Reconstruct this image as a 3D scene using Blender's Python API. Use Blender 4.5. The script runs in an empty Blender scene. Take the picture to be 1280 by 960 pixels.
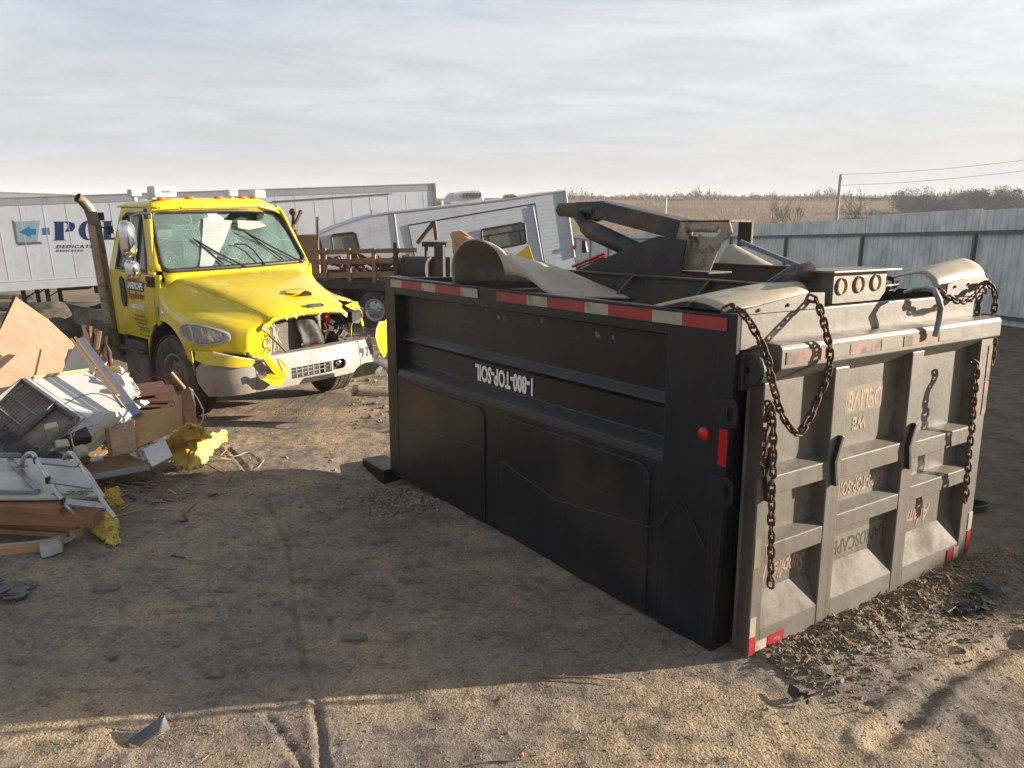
import bpy, bmesh, math, random
import numpy as np
from mathutils import Vector, Matrix, geometry
rad = math.radians
sc = bpy.context.scene
col = sc.collection

# ------------------------------------------------------------------ camera
F, HY, ROLL, CAMH = 985.0, 258.5, 0.01, 2.5
PITCH = math.atan((480 - HY) / F)
fw = Vector((0, math.cos(PITCH), -math.sin(PITCH)))
r0 = Vector((1, 0, 0)); u0 = r0.cross(fw)
rt = (math.cos(ROLL) * r0 + math.sin(ROLL) * u0).normalized(); up = rt.cross(fw)
cd = bpy.data.cameras.new('camera'); cam = bpy.data.objects.new('camera', cd); col.objects.link(cam)
cd.sensor_width = 36; cd.lens = F / 1280 * 36; cd.clip_end = 6000; cd.clip_start = 0.05
M = Matrix((rt, up, -fw)).transposed().to_4x4(); M.translation = Vector((0, 0, CAMH))
cam.matrix_world = M
sc.camera = cam

# ------------------------------------------------------------------ sun, sky, exposure
SUN_EL, SUN_AZ = 13.0, 80.0       # azimuth from +Y towards +X
sd = Vector((math.sin(rad(SUN_AZ)) * math.cos(rad(SUN_EL)), math.cos(rad(SUN_AZ)) * math.cos(rad(SUN_EL)), math.sin(rad(SUN_EL))))
sl = bpy.data.lights.new('sun', 'SUN'); so = bpy.data.objects.new('sun', sl); col.objects.link(so)
sl.energy = 5.0; sl.angle = rad(0.6); sl.color = (1.0, 0.85, 0.68)
so.rotation_euler = (-sd).to_track_quat('-Z', 'Y').to_euler(); so.location = (30, 8, 20)
w = bpy.data.worlds.new('World'); sc.world = w; w.use_nodes = True
nt = w.node_tree; nt.nodes.clear()
N = nt.nodes.new; L = nt.links.new
out = N('ShaderNodeOutputWorld'); bg = N('ShaderNodeBackground'); bg.inputs[1].default_value = 0.063
sky = N('ShaderNodeTexSky'); sky.sky_type = 'NISHITA'; sky.sun_disc = False
sky.sun_elevation = rad(SUN_EL); sky.sun_rotation = rad(SUN_AZ); sky.air_density = 1.0; sky.dust_density = 1.6; sky.ozone_density = 1.2
tc = N('ShaderNodeTexCoord'); sx = N('ShaderNodeSeparateXYZ'); L(tc.outputs['Generated'], sx.inputs[0])
def mth(op, a, b=None, c=None, clamp=False):
    m = N('ShaderNodeMath'); m.operation = op; m.use_clamp = clamp
    for i, v in enumerate((a, b, c)):
        if v is None: continue
        if hasattr(v, 'links'): L(v, m.inputs[i])
        else: m.inputs[i].default_value = v
    return m.outputs[0]
zc = mth('ADD', mth('MAXIMUM', sx.outputs[2], 0.0), 0.09)
cx = N('ShaderNodeCombineXYZ'); L(mth('DIVIDE', sx.outputs[0], zc), cx.inputs[0]); L(mth('DIVIDE', sx.outputs[1], zc), cx.inputs[1])
def wnoise(scale, detail, rough, dist, loc, sclv):
    mp = N('ShaderNodeMapping'); L(cx.outputs[0], mp.inputs[0]); mp.inputs['Location'].default_value = loc
    mp.inputs['Rotation'].default_value = (0, 0, rad(-24)); mp.inputs['Scale'].default_value = sclv
    n = N('ShaderNodeTexNoise'); L(mp.outputs[0], n.inputs[0]); n.inputs['Scale'].default_value = scale
    n.inputs['Detail'].default_value = detail; n.inputs['Roughness'].default_value = rough; n.inputs['Distortion'].default_value = dist
    return n.outputs[0]
def wramp(v, a, b, lo=0.0, hi=1.0):
    r = N('ShaderNodeMapRange'); r.interpolation_type = 'SMOOTHSTEP'; L(v, r.inputs[0])
    for i, q in enumerate((a, b, lo, hi)): r.inputs[i + 1].default_value = q
    return r.outputs[0]
n1 = wnoise(0.55, 7, .55, .5, (3.1, 1.7, 0), (0.6, 1.5, 1))
n2 = wnoise(2.3, 8, .62, .8, (9.1, 4.7, 0), (0.7, 1.6, 1))
n3 = wnoise(1.3, 9, .62, .8, (2.1, 7.7, 0), (0.8, 1.1, 1))
veil = mth('MULTIPLY', wramp(n1, .34, .62), mth('ADD', mth('MULTIPLY', wramp(n2, .3, .7), .5), .5))
hz = wramp(sx.outputs[2], -0.02, 0.30, 1.0, 0.0)                      # milky air low over the horizon
cover = mth('MAXIMUM', mth('ADD', mth('MULTIPLY', veil, .40), .66), mth('MULTIPLY', hz, .9))
# brighter veil towards the sun
dt = N('ShaderNodeVectorMath'); dt.operation = 'DOT_PRODUCT'; L(tc.outputs['Generated'], dt.inputs[0]); dt.inputs[1].default_value = (sd.x, sd.y, 0.0)
glow = wramp(dt.outputs['Value'], -0.3, 1.0, 0.0, 1.0)
cd2 = N('ShaderNodeMixRGB'); L(glow, cd2.inputs[0]); cd2.inputs[1].default_value = (3.45, 3.8, 4.25, 1); cd2.inputs[2].default_value = (4.5, 4.6, 4.75, 1)
ce = N('ShaderNodeMixRGB'); L(glow, ce.inputs[0]); ce.inputs[1].default_value = (5.3, 5.5, 5.8, 1); ce.inputs[2].default_value = (6.3, 6.3, 6.3, 1)
cc = N('ShaderNodeMixRGB'); L(mth('MULTIPLY', wramp(n3, .32, .68), mth('SUBTRACT', 1.0, mth('MULTIPLY', hz, .75))), cc.inputs[0]); L(cd2.outputs[0], cc.inputs[1]); L(ce.outputs[0], cc.inputs[2])
mx = N('ShaderNodeMixRGB'); L(cover, mx.inputs[0]); L(sky.outputs[0], mx.inputs[1]); L(cc.outputs[0], mx.inputs[2])
# sky dimmed overhead and behind the viewer, out of view, to deepen shadows
dim = mth('MULTIPLY', mth('SUBTRACT', 1.0, mth('MULTIPLY', hz, .15)), mth('MULTIPLY', wramp(sx.outputs[2], .35, .85, 1.0, .55), wramp(sx.outputs[1], -.45, .30, .80, 1.0)))
dm = N('ShaderNodeVectorMath'); dm.operation = 'SCALE'; L(mx.outputs[0], dm.inputs[0]); L(dim, dm.inputs['Scale'])
L(dm.outputs[0], bg.inputs[0]); L(bg.outputs[0], out.inputs[0])
sc.view_settings.view_transform = 'Standard'; sc.view_settings.look = 'None'
sc.view_settings.exposure = 1.5; sc.view_settings.gamma = 1; sc.view_settings.use_curve_mapping = False

# ------------------------------------------------------------------ helpers
rnd = random.Random(7)
def ray(px, py): return fw + rt * ((px - 640) / F) - up * ((py - 480) / F)
def D(px, py, y):                       # point of the place seen at a pixel, at a given distance y
    d = ray(px, py); return Vector((0, 0, CAMH)) + d * (y / d.y)
def Z(px, py, z):                       # the same at a given height
    d = ray(px, py); return Vector((0, 0, CAMH)) + d * ((z - CAMH) / d.z)
def gz(x, y):                           # height of the terrain
    def sm(a, b, t):
        t = min(1, max(0, (t - a) / (b - a))); return t * t * (3 - 2 * t)
    z = 0
    if y > 4: z -= .02 * (min(y, 11) - 4)
    if y > 11: z -= .047 * (min(y, 72) - 11)
    rise = 8.9 + .010 * max(-200, min(300, x))
    z += rise * sm(95, 330, y)
    return z
def G(px, py):                          # where the ray meets the terrain
    d = ray(px, py); t = 3.0
    lo, hi = .5, 400
    for _ in range(60):
        m = (lo + hi) / 2; p = Vector((0, 0, CAMH)) + d * m
        if p.z > gz(p.x, p.y): lo = m
        else: hi = m
    p = Vector((0, 0, CAMH)) + d * lo
    return p

class MB:
    def __init__(s): s.v = []; s.f = []; s.m = []; s.mi = 0; s.T = None
    def add(s, vs, fs):
        b = len(s.v)
        for p in vs:
            p = Vector(p)
            s.v.append(s.T @ p if s.T else p)
        for f in fs: s.f.append([b + i for i in f]); s.m.append(s.mi)
        return s
    def box(s, c, size, R=None):
        hx, hy, hz_ = size[0] / 2, size[1] / 2, size[2] / 2; c = Vector(c)
        vs = []
        for x in (-hx, hx):
            for y in (-hy, hy):
                for z in (-hz_, hz_):
                    p = Vector((x, y, z)); vs.append(c + (R @ p if R else p))
        return s.add(vs, [(0, 1, 3, 2), (4, 6, 7, 5), (0, 4, 5, 1), (2, 3, 7, 6), (0, 2, 6, 4), (1, 5, 7, 3)])
    def bb(s, a, b):
        return s.box([(a[i] + b[i]) / 2 for i in range(3)], [abs(b[i] - a[i]) for i in range(3)])
    def beam(s, a, b, w_, h_, upv=(0, 0, 1)):
        a = Vector(a); b = Vector(b); d = (b - a); l = d.length; d.normalize()
        x = d.cross(Vector(upv))
        if x.length < 1e-4: x = Vector((1, 0, 0))
        x.normalize(); z = x.cross(d)
        R = Matrix((x, d, z)).transposed()
        return s.box((a + b) / 2, (w_, l, h_), R)
    def prism(s, pts, off):               # closed outline (3D points) pushed along off
        pts = [Vector(p) for p in pts]; off = Vector(off); n = len(pts)
        tri = geometry.tessellate_polygon([pts])
        vs = pts + [p + off for p in pts]
        fs = [tuple(t) for t in tri] + [tuple(i + n for i in reversed(t)) for t in tri]
        if n <= 4: fs = [tuple(range(n)), tuple(range(2 * n - 1, n - 1, -1))]
        fs += [(i, (i + 1) % n, (i + 1) % n + n, i + n) for i in range(n)]
        return s.add(vs, fs)
    def plate(s, outer, holes, mp, thick):  # 2D outline with holes, mapped by mp(a,b,t)
        loops = [outer] + list(holes); flat = [p for l in loops for p in l]
        tri = geometry.tessellate_polygon([[Vector((p[0], p[1], 0)) for p in l] for l in loops])
        n = len(flat)
        vs = [mp(a, b, 0) for a, b in flat] + [mp(a, b, thick) for a, b in flat]
        fs = [tuple(t) for t in tri] + [tuple(i + n for i in reversed(t)) for t in tri]
        o = 0
        for l in loops:
            k = len(l); fs += [(o + i, o + (i + 1) % k, o + (i + 1) % k + n, o + i + n) for i in range(k)]; o += k
        return s.add(vs, fs)
    def tube(s, path, r, n=8, cap=True):
        path = [Vector(p) for p in path]; vs = []; fs = []
        rr = r if hasattr(r, '__len__') else [r] * len(path)
        t0 = (path[1] - path[0]).normalized(); a = t0.orthogonal().normalized()
        for i, p in enumerate(path):
            t = (path[min(i + 1, len(path) - 1)] - path[max(i - 1, 0)]).normalized()
            a = (a - t * a.dot(t)).normalized(); b = t.cross(a)
            for k in range(n):
                an = 2 * math.pi * k / n; vs.append(p + (a * math.cos(an) + b * math.sin(an)) * rr[i])
        for i in range(len(path) - 1):
            for k in range(n):
                fs.append((i * n + k, i * n + (k + 1) % n, (i + 1) * n + (k + 1) % n, (i + 1) * n + k))
        if cap:
            fs.append(tuple(range(n - 1, -1, -1))); e = (len(path) - 1) * n; fs.append(tuple(range(e, e + n)))
        return s.add(vs, fs)
    def lathe(s, prof, c, ax, n=32):      # prof: (radius, along axis)
        ax = Vector(ax).normalized(); a = ax.orthogonal().normalized(); b = ax.cross(a); c = Vector(c)
        vs = []; fs = []; m = len(prof)
        for k in range(n):
            an = 2 * math.pi * k / n; e = a * math.cos(an) + b * math.sin(an)
            for (r, t) in prof: vs.append(c + e * r + ax * t)
        for k in range(n):
            k2 = (k + 1) % n
            for i in range(m - 1): fs.append((k * m + i, k * m + i + 1, k2 * m + i + 1, k2 * m + i))
        return s.add(vs, fs)
    def grid(s, P, thick=0, skip=None):   # P[i][j] points; thick gives real thickness
        ni, nj = len(P), len(P[0]); P = [[Vector(p) for p in r] for r in P]
        fs = []
        for i in range(ni - 1):
            for j in range(nj - 1):
                if skip and skip(i, j): continue
                fs.append((i * nj + j, (i + 1) * nj + j, (i + 1) * nj + j + 1, i * nj + j + 1))
        vs = [p for r in P for p in r]
        if thick:
            nr = []
            for i in range(ni):
                for j in range(nj):
                    a = P[min(i + 1, ni - 1)][j] - P[max(i - 1, 0)][j]; b = P[i][min(j + 1, nj - 1)] - P[i][max(j - 1, 0)]
                    q = a.cross(b); nr.append(q.normalized() if q.length > 1e-9 else Vector((0, 0, 1)))
            k = len(vs); top = list(fs)
            vs = vs + [v - nr[i] * thick for i, v in enumerate(vs)]
            edges = {}
            for f in top:
                for i in range(4):
                    e = (f[i], f[(i + 1) % 4]); 
                    if (e[1], e[0]) in edges: del edges[(e[1], e[0])]
                    else: edges[e] = 1
            fs = top + [tuple(i + k for i in reversed(f)) for f in top]
            fs += [(b, a, a + k, b + k) for (a, b) in edges]
        return s.add(vs, fs)
    def ico(s, c, r, jit=.25, sub=1, scl=(1, 1, 1), R=None, rn=rnd):
        vs, fs = ICO[sub]; c = Vector(c)
        o = []
        for v in vs:
            p = Vector((v[0] * scl[0], v[1] * scl[1], v[2] * scl[2])) * r * (1 + rn.uniform(-jit, jit))
            o.append(c + (R @ p if R else p))
        return s.add(o, fs)
    def build(s, name, mats, parent=None, smooth=False, bevel=0, loc=None, angle=35):
        me = bpy.data.meshes.new(name)
        me.from_pydata([tuple(v) for v in s.v], [], s.f)
        if not isinstance(mats, (list, tuple)): mats = [mats]
        for m in mats: me.materials.append(m)
        if len(mats) > 1: me.polygons.foreach_set('material_index', s.m)
        bm = bmesh.new(); bm.from_mesh(me); bmesh.ops.recalc_face_normals(bm, faces=bm.faces); bm.to_mesh(me); bm.free()
        o = bpy.data.objects.new(name, me); col.objects.link(o)
        if parent: o.parent = parent
        if smooth: me.shade_smooth()
        if bevel:
            b = o.modifiers.new('bevel', 'BEVEL'); b.width = bevel; b.segments = 2; b.limit_method = 'ANGLE'; b.angle_limit = rad(angle); b.harden_normals = False
        if smooth == 'auto':
            try: me.set_sharp_from_angle(angle=rad(angle))
            except Exception: pass
        return o
def _ico(sub):
    bm = bmesh.new(); bmesh.ops.create_icosphere(bm, subdivisions=sub, radius=1)
    r = ([tuple(v.co) for v in bm.verts], [tuple(v.index for v in f.verts) for f in bm.faces]); bm.free(); return r
ICO = {1: _ico(1), 2: _ico(2), 3: _ico(3)}
def tag(o, label=None, cat=None, group=None, kind=None):
    if label: o['label'] = label
    if cat: o['category'] = cat
    if group: o['group'] = group
    if kind: o['kind'] = kind
    return o
def empty(name, loc, rot=None):
    o = bpy.data.objects.new(name, None); col.objects.link(o); o.location = loc
    if rot: o.rotation_euler = rot
    o.empty_display_size = .2
    return o
def frame_empty(name, origin, R, scale=1.0):
    o = bpy.data.objects.new(name, None); col.objects.link(o)
    m = R.to_4x4(); m.translation = Vector(origin); o.matrix_world = m
    o.scale = (scale,) * 3
    return o
def rotm(ax, a): return Matrix.Rotation(a, 3, ax)
def text_mb(txt, size, T, off=0.0, depth=.002, shear=0.0, sx=1.0, spacing=1.0, align='CENTER'):
    cu = bpy.data.curves.new('lettering', 'FONT'); cu.body = txt; cu.size = size; cu.offset = off; cu.extrude = depth
    cu.shear = shear; cu.space_character = spacing; cu.align_x = align; cu.align_y = 'CENTER'; cu.resolution_u = 3
    ob = bpy.data.objects.new('lettering', cu); col.objects.link(ob)
    bpy.context.view_layer.update()
    me = ob.to_mesh()
    mb = MB(); mb.T = T
    mb.add([(v.co.x * sx, v.co.y, v.co.z) for v in me.vertices], [tuple(p.vertices) for p in me.polygons])
    ob.to_mesh_clear(); bpy.data.objects.remove(ob); bpy.data.curves.remove(cu)
    mb.T = None
    return mb
def TR(o, x, y):                         # text frame: origin, reading direction, up of the letters
    x = Vector(x).normalized(); y = Vector(y); y = (y - x * y.dot(x)).normalized(); z = x.cross(y)
    m = Matrix((x, y, z)).transposed().to_4x4(); m.translation = Vector(o); return m

# ------------------------------------------------------------------ materials
def mat(name, base, rough=.6, metal=0.0, var=.25, vscale=6, dirt=None, dscale=3, dlo=.5, dhi=.65, bump=0, bscale=60, spec=.5, streak=None, fine=None, coat=0, stretch=None, drough=.9, chips=None, scratch=None):
    """base colour with uneven tone, patches of dirt or rust and a fine relief, all in object space"""
    kk = 1.0 if metal >= 1 else .78; base = tuple(x * kk for x in base); dirt = tuple(x * kk for x in dirt) if dirt else None
    if streak: streak = (tuple(x * kk for x in streak[0]),) + tuple(streak[1:])
    if fine: fine = (tuple(x * kk for x in fine[0]), fine[1])
    m = bpy.data.materials.new(name); m.use_nodes = True; t = m.node_tree; b = t.nodes['Principled BSDF']
    n = t.nodes.new; l = t.links.new
    tcn = n('ShaderNodeTexCoord'); src = tcn.outputs['Object']
    if stretch:
        mp = n('ShaderNodeMapping'); l(src, mp.inputs[0]); mp.inputs['Scale'].default_value = stretch; src2 = mp.outputs[0]
    else: src2 = src
    def noise(s, d=6, r=.6, v=src2):
        q = n('ShaderNodeTexNoise'); l(v, q.inputs[0]); q.inputs['Scale'].default_value = s; q.inputs['Detail'].default_value = d; q.inputs['Roughness'].default_value = r; return q.outputs[0]
    def rng(v, a, c, lo=0., hi=1.):
        q = n('ShaderNodeMapRange'); l(v, q.inputs[0])
        for i, k in enumerate((a, c, lo, hi)): q.inputs[i + 1].default_value = k
        return q.outputs[0]
    hs = n('ShaderNodeMixRGB'); hs.blend_type = 'MULTIPLY'; hs.inputs[0].default_value = 1
    hs.inputs[1].default_value = (*base, 1)
    g = rng(noise(vscale), .3, .7, 1 - var, 1 + var * .6)
    cr = n('ShaderNodeCombineXYZ')
    for i in range(3): l(g, cr.inputs[i])
    l(cr.outputs[0], hs.inputs[2]); c = hs.outputs[0]; rsrc = None
    if fine:
        f = n('ShaderNodeMixRGB'); l(rng(noise(fine[1], 3, .7), .42, .6), f.inputs[0]); l(c, f.inputs[1]); f.inputs[2].default_value = (*fine[0], 1); c = f.outputs[0]
    if dirt:
        dn = n('ShaderNodeMath'); dn.operation = 'ADD'; l(noise(dscale, 8, .68, src), dn.inputs[0]); dn.inputs[1].default_value = 0
        k = rng(dn.outputs[0], dlo, dhi)
        f = n('ShaderNodeMixRGB'); l(k, f.inputs[0]); l(c, f.inputs[1]); f.inputs[2].default_value = (*dirt, 1); c = f.outputs[0]
        rr = n('ShaderNodeMapRange'); l(k, rr.inputs[0]); rr.inputs[3].default_value = rough; rr.inputs[4].default_value = drough; rsrc = rr.outputs[0]
        if metal:
            mm = n('ShaderNodeMapRange'); l(k, mm.inputs[0]); mm.inputs[3].default_value = metal; mm.inputs[4].default_value = 0; l(mm.outputs[0], b.inputs['Metallic'])
    if streak:                           # stains run down the face (colour, strength)
        mp = n('ShaderNodeMapping'); l(src, mp.inputs[0]); mp.inputs['Scale'].default_value = streak[2] if len(streak) > 2 else (9, 9, .8)
        k = rng(noise(1.6, 5, .6, mp.outputs[0]), .48, .72, 0, streak[1])
        f = n('ShaderNodeMixRGB'); l(k, f.inputs[0]); l(c, f.inputs[1]); f.inputs[2].default_value = (*streak[0], 1); c = f.outputs[0]
    if chips:                            # small hard edged chips (colour, scale, threshold)
        k = rng(noise(chips[1], 5, .75, src), chips[2], chips[2] + .02)
        f = n('ShaderNodeMixRGB'); l(k, f.inputs[0]); l(c, f.inputs[1]); f.inputs[2].default_value = (*chips[0], 1); c = f.outputs[0]
    if scratch:                          # long thin scratches in two directions
        for rot_, off_ in ((.25, 0), (-.5, 3), (1.2, 7)):
            mp = n('ShaderNodeMapping'); l(src, mp.inputs[0]); mp.inputs['Rotation'].default_value = (rot_, 0, 0); mp.inputs['Location'].default_value = (off_, off_, 0); mp.inputs['Scale'].default_value = (1, .5, 45)
            k1 = rng(noise(1.3, 3, .5, mp.outputs[0]), .675, .69); k2 = rng(noise(1.1, 2, .5, src), .54, .64)
            z = n('ShaderNodeMath'); z.operation = 'MULTIPLY'; l(k1, z.inputs[0]); l(k2, z.inputs[1])
            f = n('ShaderNodeMixRGB'); l(z.outputs[0], f.inputs[0]); l(c, f.inputs[1]); f.inputs[2].default_value = (*scratch, 1); c = f.outputs[0]
    l(c, b.inputs['Base Color'])
    if rsrc: l(rsrc, b.inputs['Roughness'])
    else: b.inputs['Roughness'].default_value = rough
    if metal and not dirt: b.inputs['Metallic'].default_value = metal
    b.inputs['Specular IOR Level'].default_value = spec
    if coat: b.inputs['Coat Weight'].default_value = coat; b.inputs['Coat Roughness'].default_value = .12
    if bump:
        bp = n('ShaderNodeBump'); bp.inputs['Strength'].default_value = bump; bp.inputs['Distance'].default_value = .02
        l(noise(bscale, 6, .65), bp.inputs['Height']); l(bp.outputs[0], b.inputs['Normal'])
    return m
def wood(name, base, dark, scale=(1, 12, 12), rough=.75, grain=.6):
    base = tuple(x * .82 for x in base); dark = tuple(x * .82 for x in dark)
    m = bpy.data.materials.new(name); m.use_nodes = True; t = m.node_tree; b = t.nodes['Principled BSDF']; n = t.nodes.new; l = t.links.new
    tcn = n('ShaderNodeTexCoord'); mp = n('ShaderNodeMapping'); l(tcn.outputs['Object'], mp.inputs[0]); mp.inputs['Scale'].default_value = scale
    q = n('ShaderNodeTexNoise'); l(mp.outputs[0], q.inputs[0]); q.inputs['Scale'].default_value = 3; q.inputs['Detail'].default_value = 8; q.inputs['Roughness'].default_value = .65
    r = n('ShaderNodeMapRange'); l(q.outputs[0], r.inputs[0]); r.inputs[1].default_value = .38; r.inputs[2].default_value = .68
    f = n('ShaderNodeMixRGB'); f.inputs[1].default_value = (*base, 1); f.inputs[2].default_value = (*dark, 1)
    g = n('ShaderNodeMath'); g.operation = 'MULTIPLY'; l(r.outputs[0], g.inputs[0]); g.inputs[1].default_value = grain; l(g.outputs[0], f.inputs[0])
    q2 = n('ShaderNodeTexNoise'); l(tcn.outputs['Object'], q2.inputs[0]); q2.inputs['Scale'].default_value = 2.5; q2.inputs['Detail'].default_value = 7
    r2 = n('ShaderNodeMapRange'); l(q2.outputs[0], r2.inputs[0]); r2.inputs[1].default_value = .5; r2.inputs[2].default_value = .75; r2.inputs[4].default_value = .6
    f2 = n('ShaderNodeMixRGB'); l(r2.outputs[0], f2.inputs[0]); l(f.outputs[0], f2.inputs[1]); f2.inputs[2].default_value = tuple(x * .55 for x in base) + (1,)
    l(f2.outputs[0], b.inputs['Base Color']); b.inputs['Roughness'].default_value = rough
    bp = n('ShaderNodeBump'); bp.inputs['Strength'].default_value = .35; bp.inputs['Distance'].default_value = .004; l(q.outputs[0], bp.inputs['Height']); l(bp.outputs[0], b.inputs['Normal'])
    return m
RUST = (.13, .055, .025); MUD = (.20, .16, .11); DUST = (.30, .25, .18)
m_black = mat('black_paint', (.012, .015, .020), .38, var=.4, vscale=3, dirt=(.040, .034, .028), dscale=1.2, dlo=.50, dhi=.74, bump=.22, bscale=3.5, streak=((.030, .026, .022), .4), drough=.65, spec=.4, chips=((.06, .035, .022), 16, .70), scratch=(.045, .047, .05))
m_blackin = mat('dark_steel', (.035, .034, .034), .6, var=.4, dirt=RUST, dscale=4, dlo=.56, dhi=.72, bump=.2, bscale=40)
m_under = mat('underside_steel', (.09, .085, .08), .65, var=.4, dirt=(.14, .085, .055), dscale=3, dlo=.46, dhi=.66, bump=.3, bscale=30)
m_beige = mat('dusty_tailgate_paint', (.19, .183, .160), .46, var=.25, vscale=3, dirt=(.095, .075, .056), dscale=3.4, dlo=.48, dhi=.70, bump=.14, bscale=9, streak=((.085, .065, .045), .7), fine=((.14, .125, .095), 220), spec=.75, drough=.6, chips=((.05, .035, .025), 15, .685))
m_tape_r = mat('red_tape', (.42, .035, .045), .35, var=.2, dirt=(.22, .17, .13), dscale=7, dlo=.6, dhi=.68)
m_tape_w = mat('white_tape', (.48, .44, .35), .35, var=.2, dirt=(.25, .2, .14), dscale=8, dlo=.55, dhi=.66)
m_tape_pr = mat('painted_over_red_tape', (.34, .16, .125), .5, var=.3, dirt=(.20, .175, .135), dscale=9, dlo=.44, dhi=.56)
m_red = mat('red_lens', (.55, .012, .012), .2, var=.1)
m_redpaint = mat('red_paint', (.55, .05, .03), .4, dirt=(.15, .1, .08), dscale=8, dlo=.58, dhi=.7)
m_chain = mat('rusty_chain', (.085, .055, .038), .62, metal=.5, var=.5, vscale=30, dirt=(.16, .08, .045), dscale=25, dlo=.45, dhi=.6)
m_poly = mat('beige_poly', (.50, .45, .36), .5, var=.12, vscale=4, dirt=(.28, .20, .13), dscale=5, dlo=.56, dhi=.76, streak=((.36, .27, .18), .5, (2, 9, 9)), bump=.1, bscale=20)
m_pipe = mat('galvanised_pipe', (.33, .34, .35), .42, metal=.6, var=.3, dirt=(.2, .15, .1), dscale=8, dlo=.55, dhi=.7)
m_yellow = mat('yellow_paint', (.82, .63, .010), .30, var=.07, vscale=3, dirt=(.30, .20, .045), dscale=2.2, dlo=.60, dhi=.84, bump=.03, bscale=3, coat=.6, drough=.6)
m_yellowd = mat('muddy_yellow_paint', (.66, .47, .014), .42, var=.12, vscale=4, dirt=(.26, .18, .07), dscale=2.6, dlo=.48, dhi=.78)
m_rubber = mat('rubber', (.028, .027, .026), .8, var=.3, dirt=(.16, .13, .095), dscale=3, dlo=.42, dhi=.66, bump=.25, bscale=60)
m_blk = mat('black_plastic', (.018, .018, .019), .5, var=.3, dirt=(.08, .07, .055), dscale=6, dlo=.55, dhi=.75)
m_chrome = mat('chrome', (.72, .72, .72), .12, metal=1.0, var=.05, dirt=(.3, .25, .19), dscale=6, dlo=.62, dhi=.78)
m_bumper = mat('bumper_white', (.43, .42, .395), .42, var=.12, dirt=(.27, .22, .155), dscale=3.2, dlo=.50, dhi=.72, bump=.05, bscale=9)
m_rim = mat('steel_rim', (.55, .55, .54), .35, metal=.6, var=.15, dirt=(.25, .2, .14), dscale=9, dlo=.52, dhi=.66)
m_rimdirty = mat('muddy_rim', (.30, .27, .23), .6, metal=.2, var=.25, dirt=MUD, dscale=6, dlo=.42, dhi=.6)
m_grey = mat('grey_metal', (.27, .27, .27), .5, metal=.3, var=.2, dirt=(.2, .16, .11), dscale=5, dlo=.5, dhi=.7)
m_alu = mat('aluminium', (.62, .63, .65), .34, metal=.8, var=.12, dirt=(.3, .26, .2), dscale=7, dlo=.58, dhi=.76)
m_rad = mat('radiator_fins', (.24, .215, .18), .6, metal=.3, var=.3, vscale=12, bump=.6, bscale=70, stretch=(1, 1, 12))
m_rusty = mat('rusty_steel', (.17, .085, .05), .8, var=.4, dirt=(.07, .045, .035), dscale=7, dlo=.45, dhi=.62, bump=.3, bscale=50)
m_brownst = mat('brown_steel', (.18, .085, .05), .7, var=.3, dirt=(.07, .05, .04), dscale=6, dlo=.5, dhi=.66)
m_tan = mat('dusty_tan_steel', (.50, .41, .29), .7, var=.3, dirt=(.10, .065, .042), dscale=7, dlo=.52, dhi=.64, bump=.2, bscale=40)
m_hoist = mat('hoist_steel', (.030, .034, .048), .38, metal=.3, var=.4, dirt=(.17, .11, .065), dscale=4.5, dlo=.50, dhi=.66, bump=.15, bscale=30)
m_white = mat('white_paint', (.72, .72, .71), .42, var=.06, dirt=(.36, .32, .26), dscale=3, dlo=.6, dhi=.82)
m_amber = mat('amber_lens', (.72, .17, .02), .25, var=.1)
m_trailer = mat('trailer_panel', (.76, .83, .92), .42, var=.05, vscale=1.2, dirt=(.56, .57, .57), dscale=1.3, dlo=.52, dhi=.8, streak=((.56, .57, .58), .35, (3, 3, .3)))
m_fascia = mat('trailer_rail', (.50, .52, .55), .4, metal=.2, var=.1, vscale=2, dirt=(.25, .23, .2), dscale=2, dlo=.55, dhi=.75)
m_rv = mat('camper_siding', (.64, .70, .80), .45, var=.04, vscale=2, dirt=(.40, .40, .41), dscale=1.5, dlo=.55, dhi=.8)
m_fence = mat('fence_sheet', (.82, .87, .85), .5, var=.12, vscale=.8, dirt=(.52, .58, .57), dscale=1.2, dlo=.45, dhi=.7, streak=((.42, .48, .48), .22, (3, 3, .3)))
m_fpost = mat('fence_post', (.085, .115, .15), .5, var=.2)
m_blue = mat('navy_vinyl', (.012, .035, .16), .4, var=.1)
m_lblue = mat('light_blue_vinyl', (.03, .22, .50), .4, var=.1)
m_pblue = mat('pale_blue_vinyl', (.34, .50, .60), .4, var=.05)
m_sgrey = mat('grey_vinyl', (.16, .165, .175), .4, var=.1)
m_letw = mat('white_lettering', (1.12, 1.12, 1.08), .4, var=.08, dirt=(.15, .15, .15), dscale=14, dlo=.62, dhi=.68)
m_letr = mat('red_lettering', (.50, .06, .05), .4, var=.1)
m_letk = mat('black_lettering', (.03, .03, .035), .5, var=.1)
m_ghost = mat('ghost_lettering', (.40, .29, .225), .55, var=.2, vscale=30, dirt=(.18, .16, .125), dscale=26, dlo=.54, dhi=.60)
m_ghostb = mat('ghost_patch', (.215, .195, .145), .55, var=.12)
m_ghostk = mat('ghost_dark_lettering', (.07, .068, .055), .55, var=.2, dirt=(.2, .18, .14), dscale=30, dlo=.58, dhi=.66)
m_ply = wood('plywood', (.62, .44, .30), (.40, .25, .15), (2, 16, 2), grain=.8)
m_plyo = wood('orange_plywood', (.62, .38, .19), (.48, .27, .12), (2, 12, 2))
m_redwood = wood('reddish_wood', (.40, .19, .10), (.25, .11, .055), (2, 14, 14))
m_darkwood = wood('dark_brown_wood', (.13, .062, .042), (.06, .03, .022), (2, 14, 14))
m_stake = wood('weathered_stake_wood', (.34, .22, .12), (.17, .095, .05), (2, 10, 10))
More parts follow.
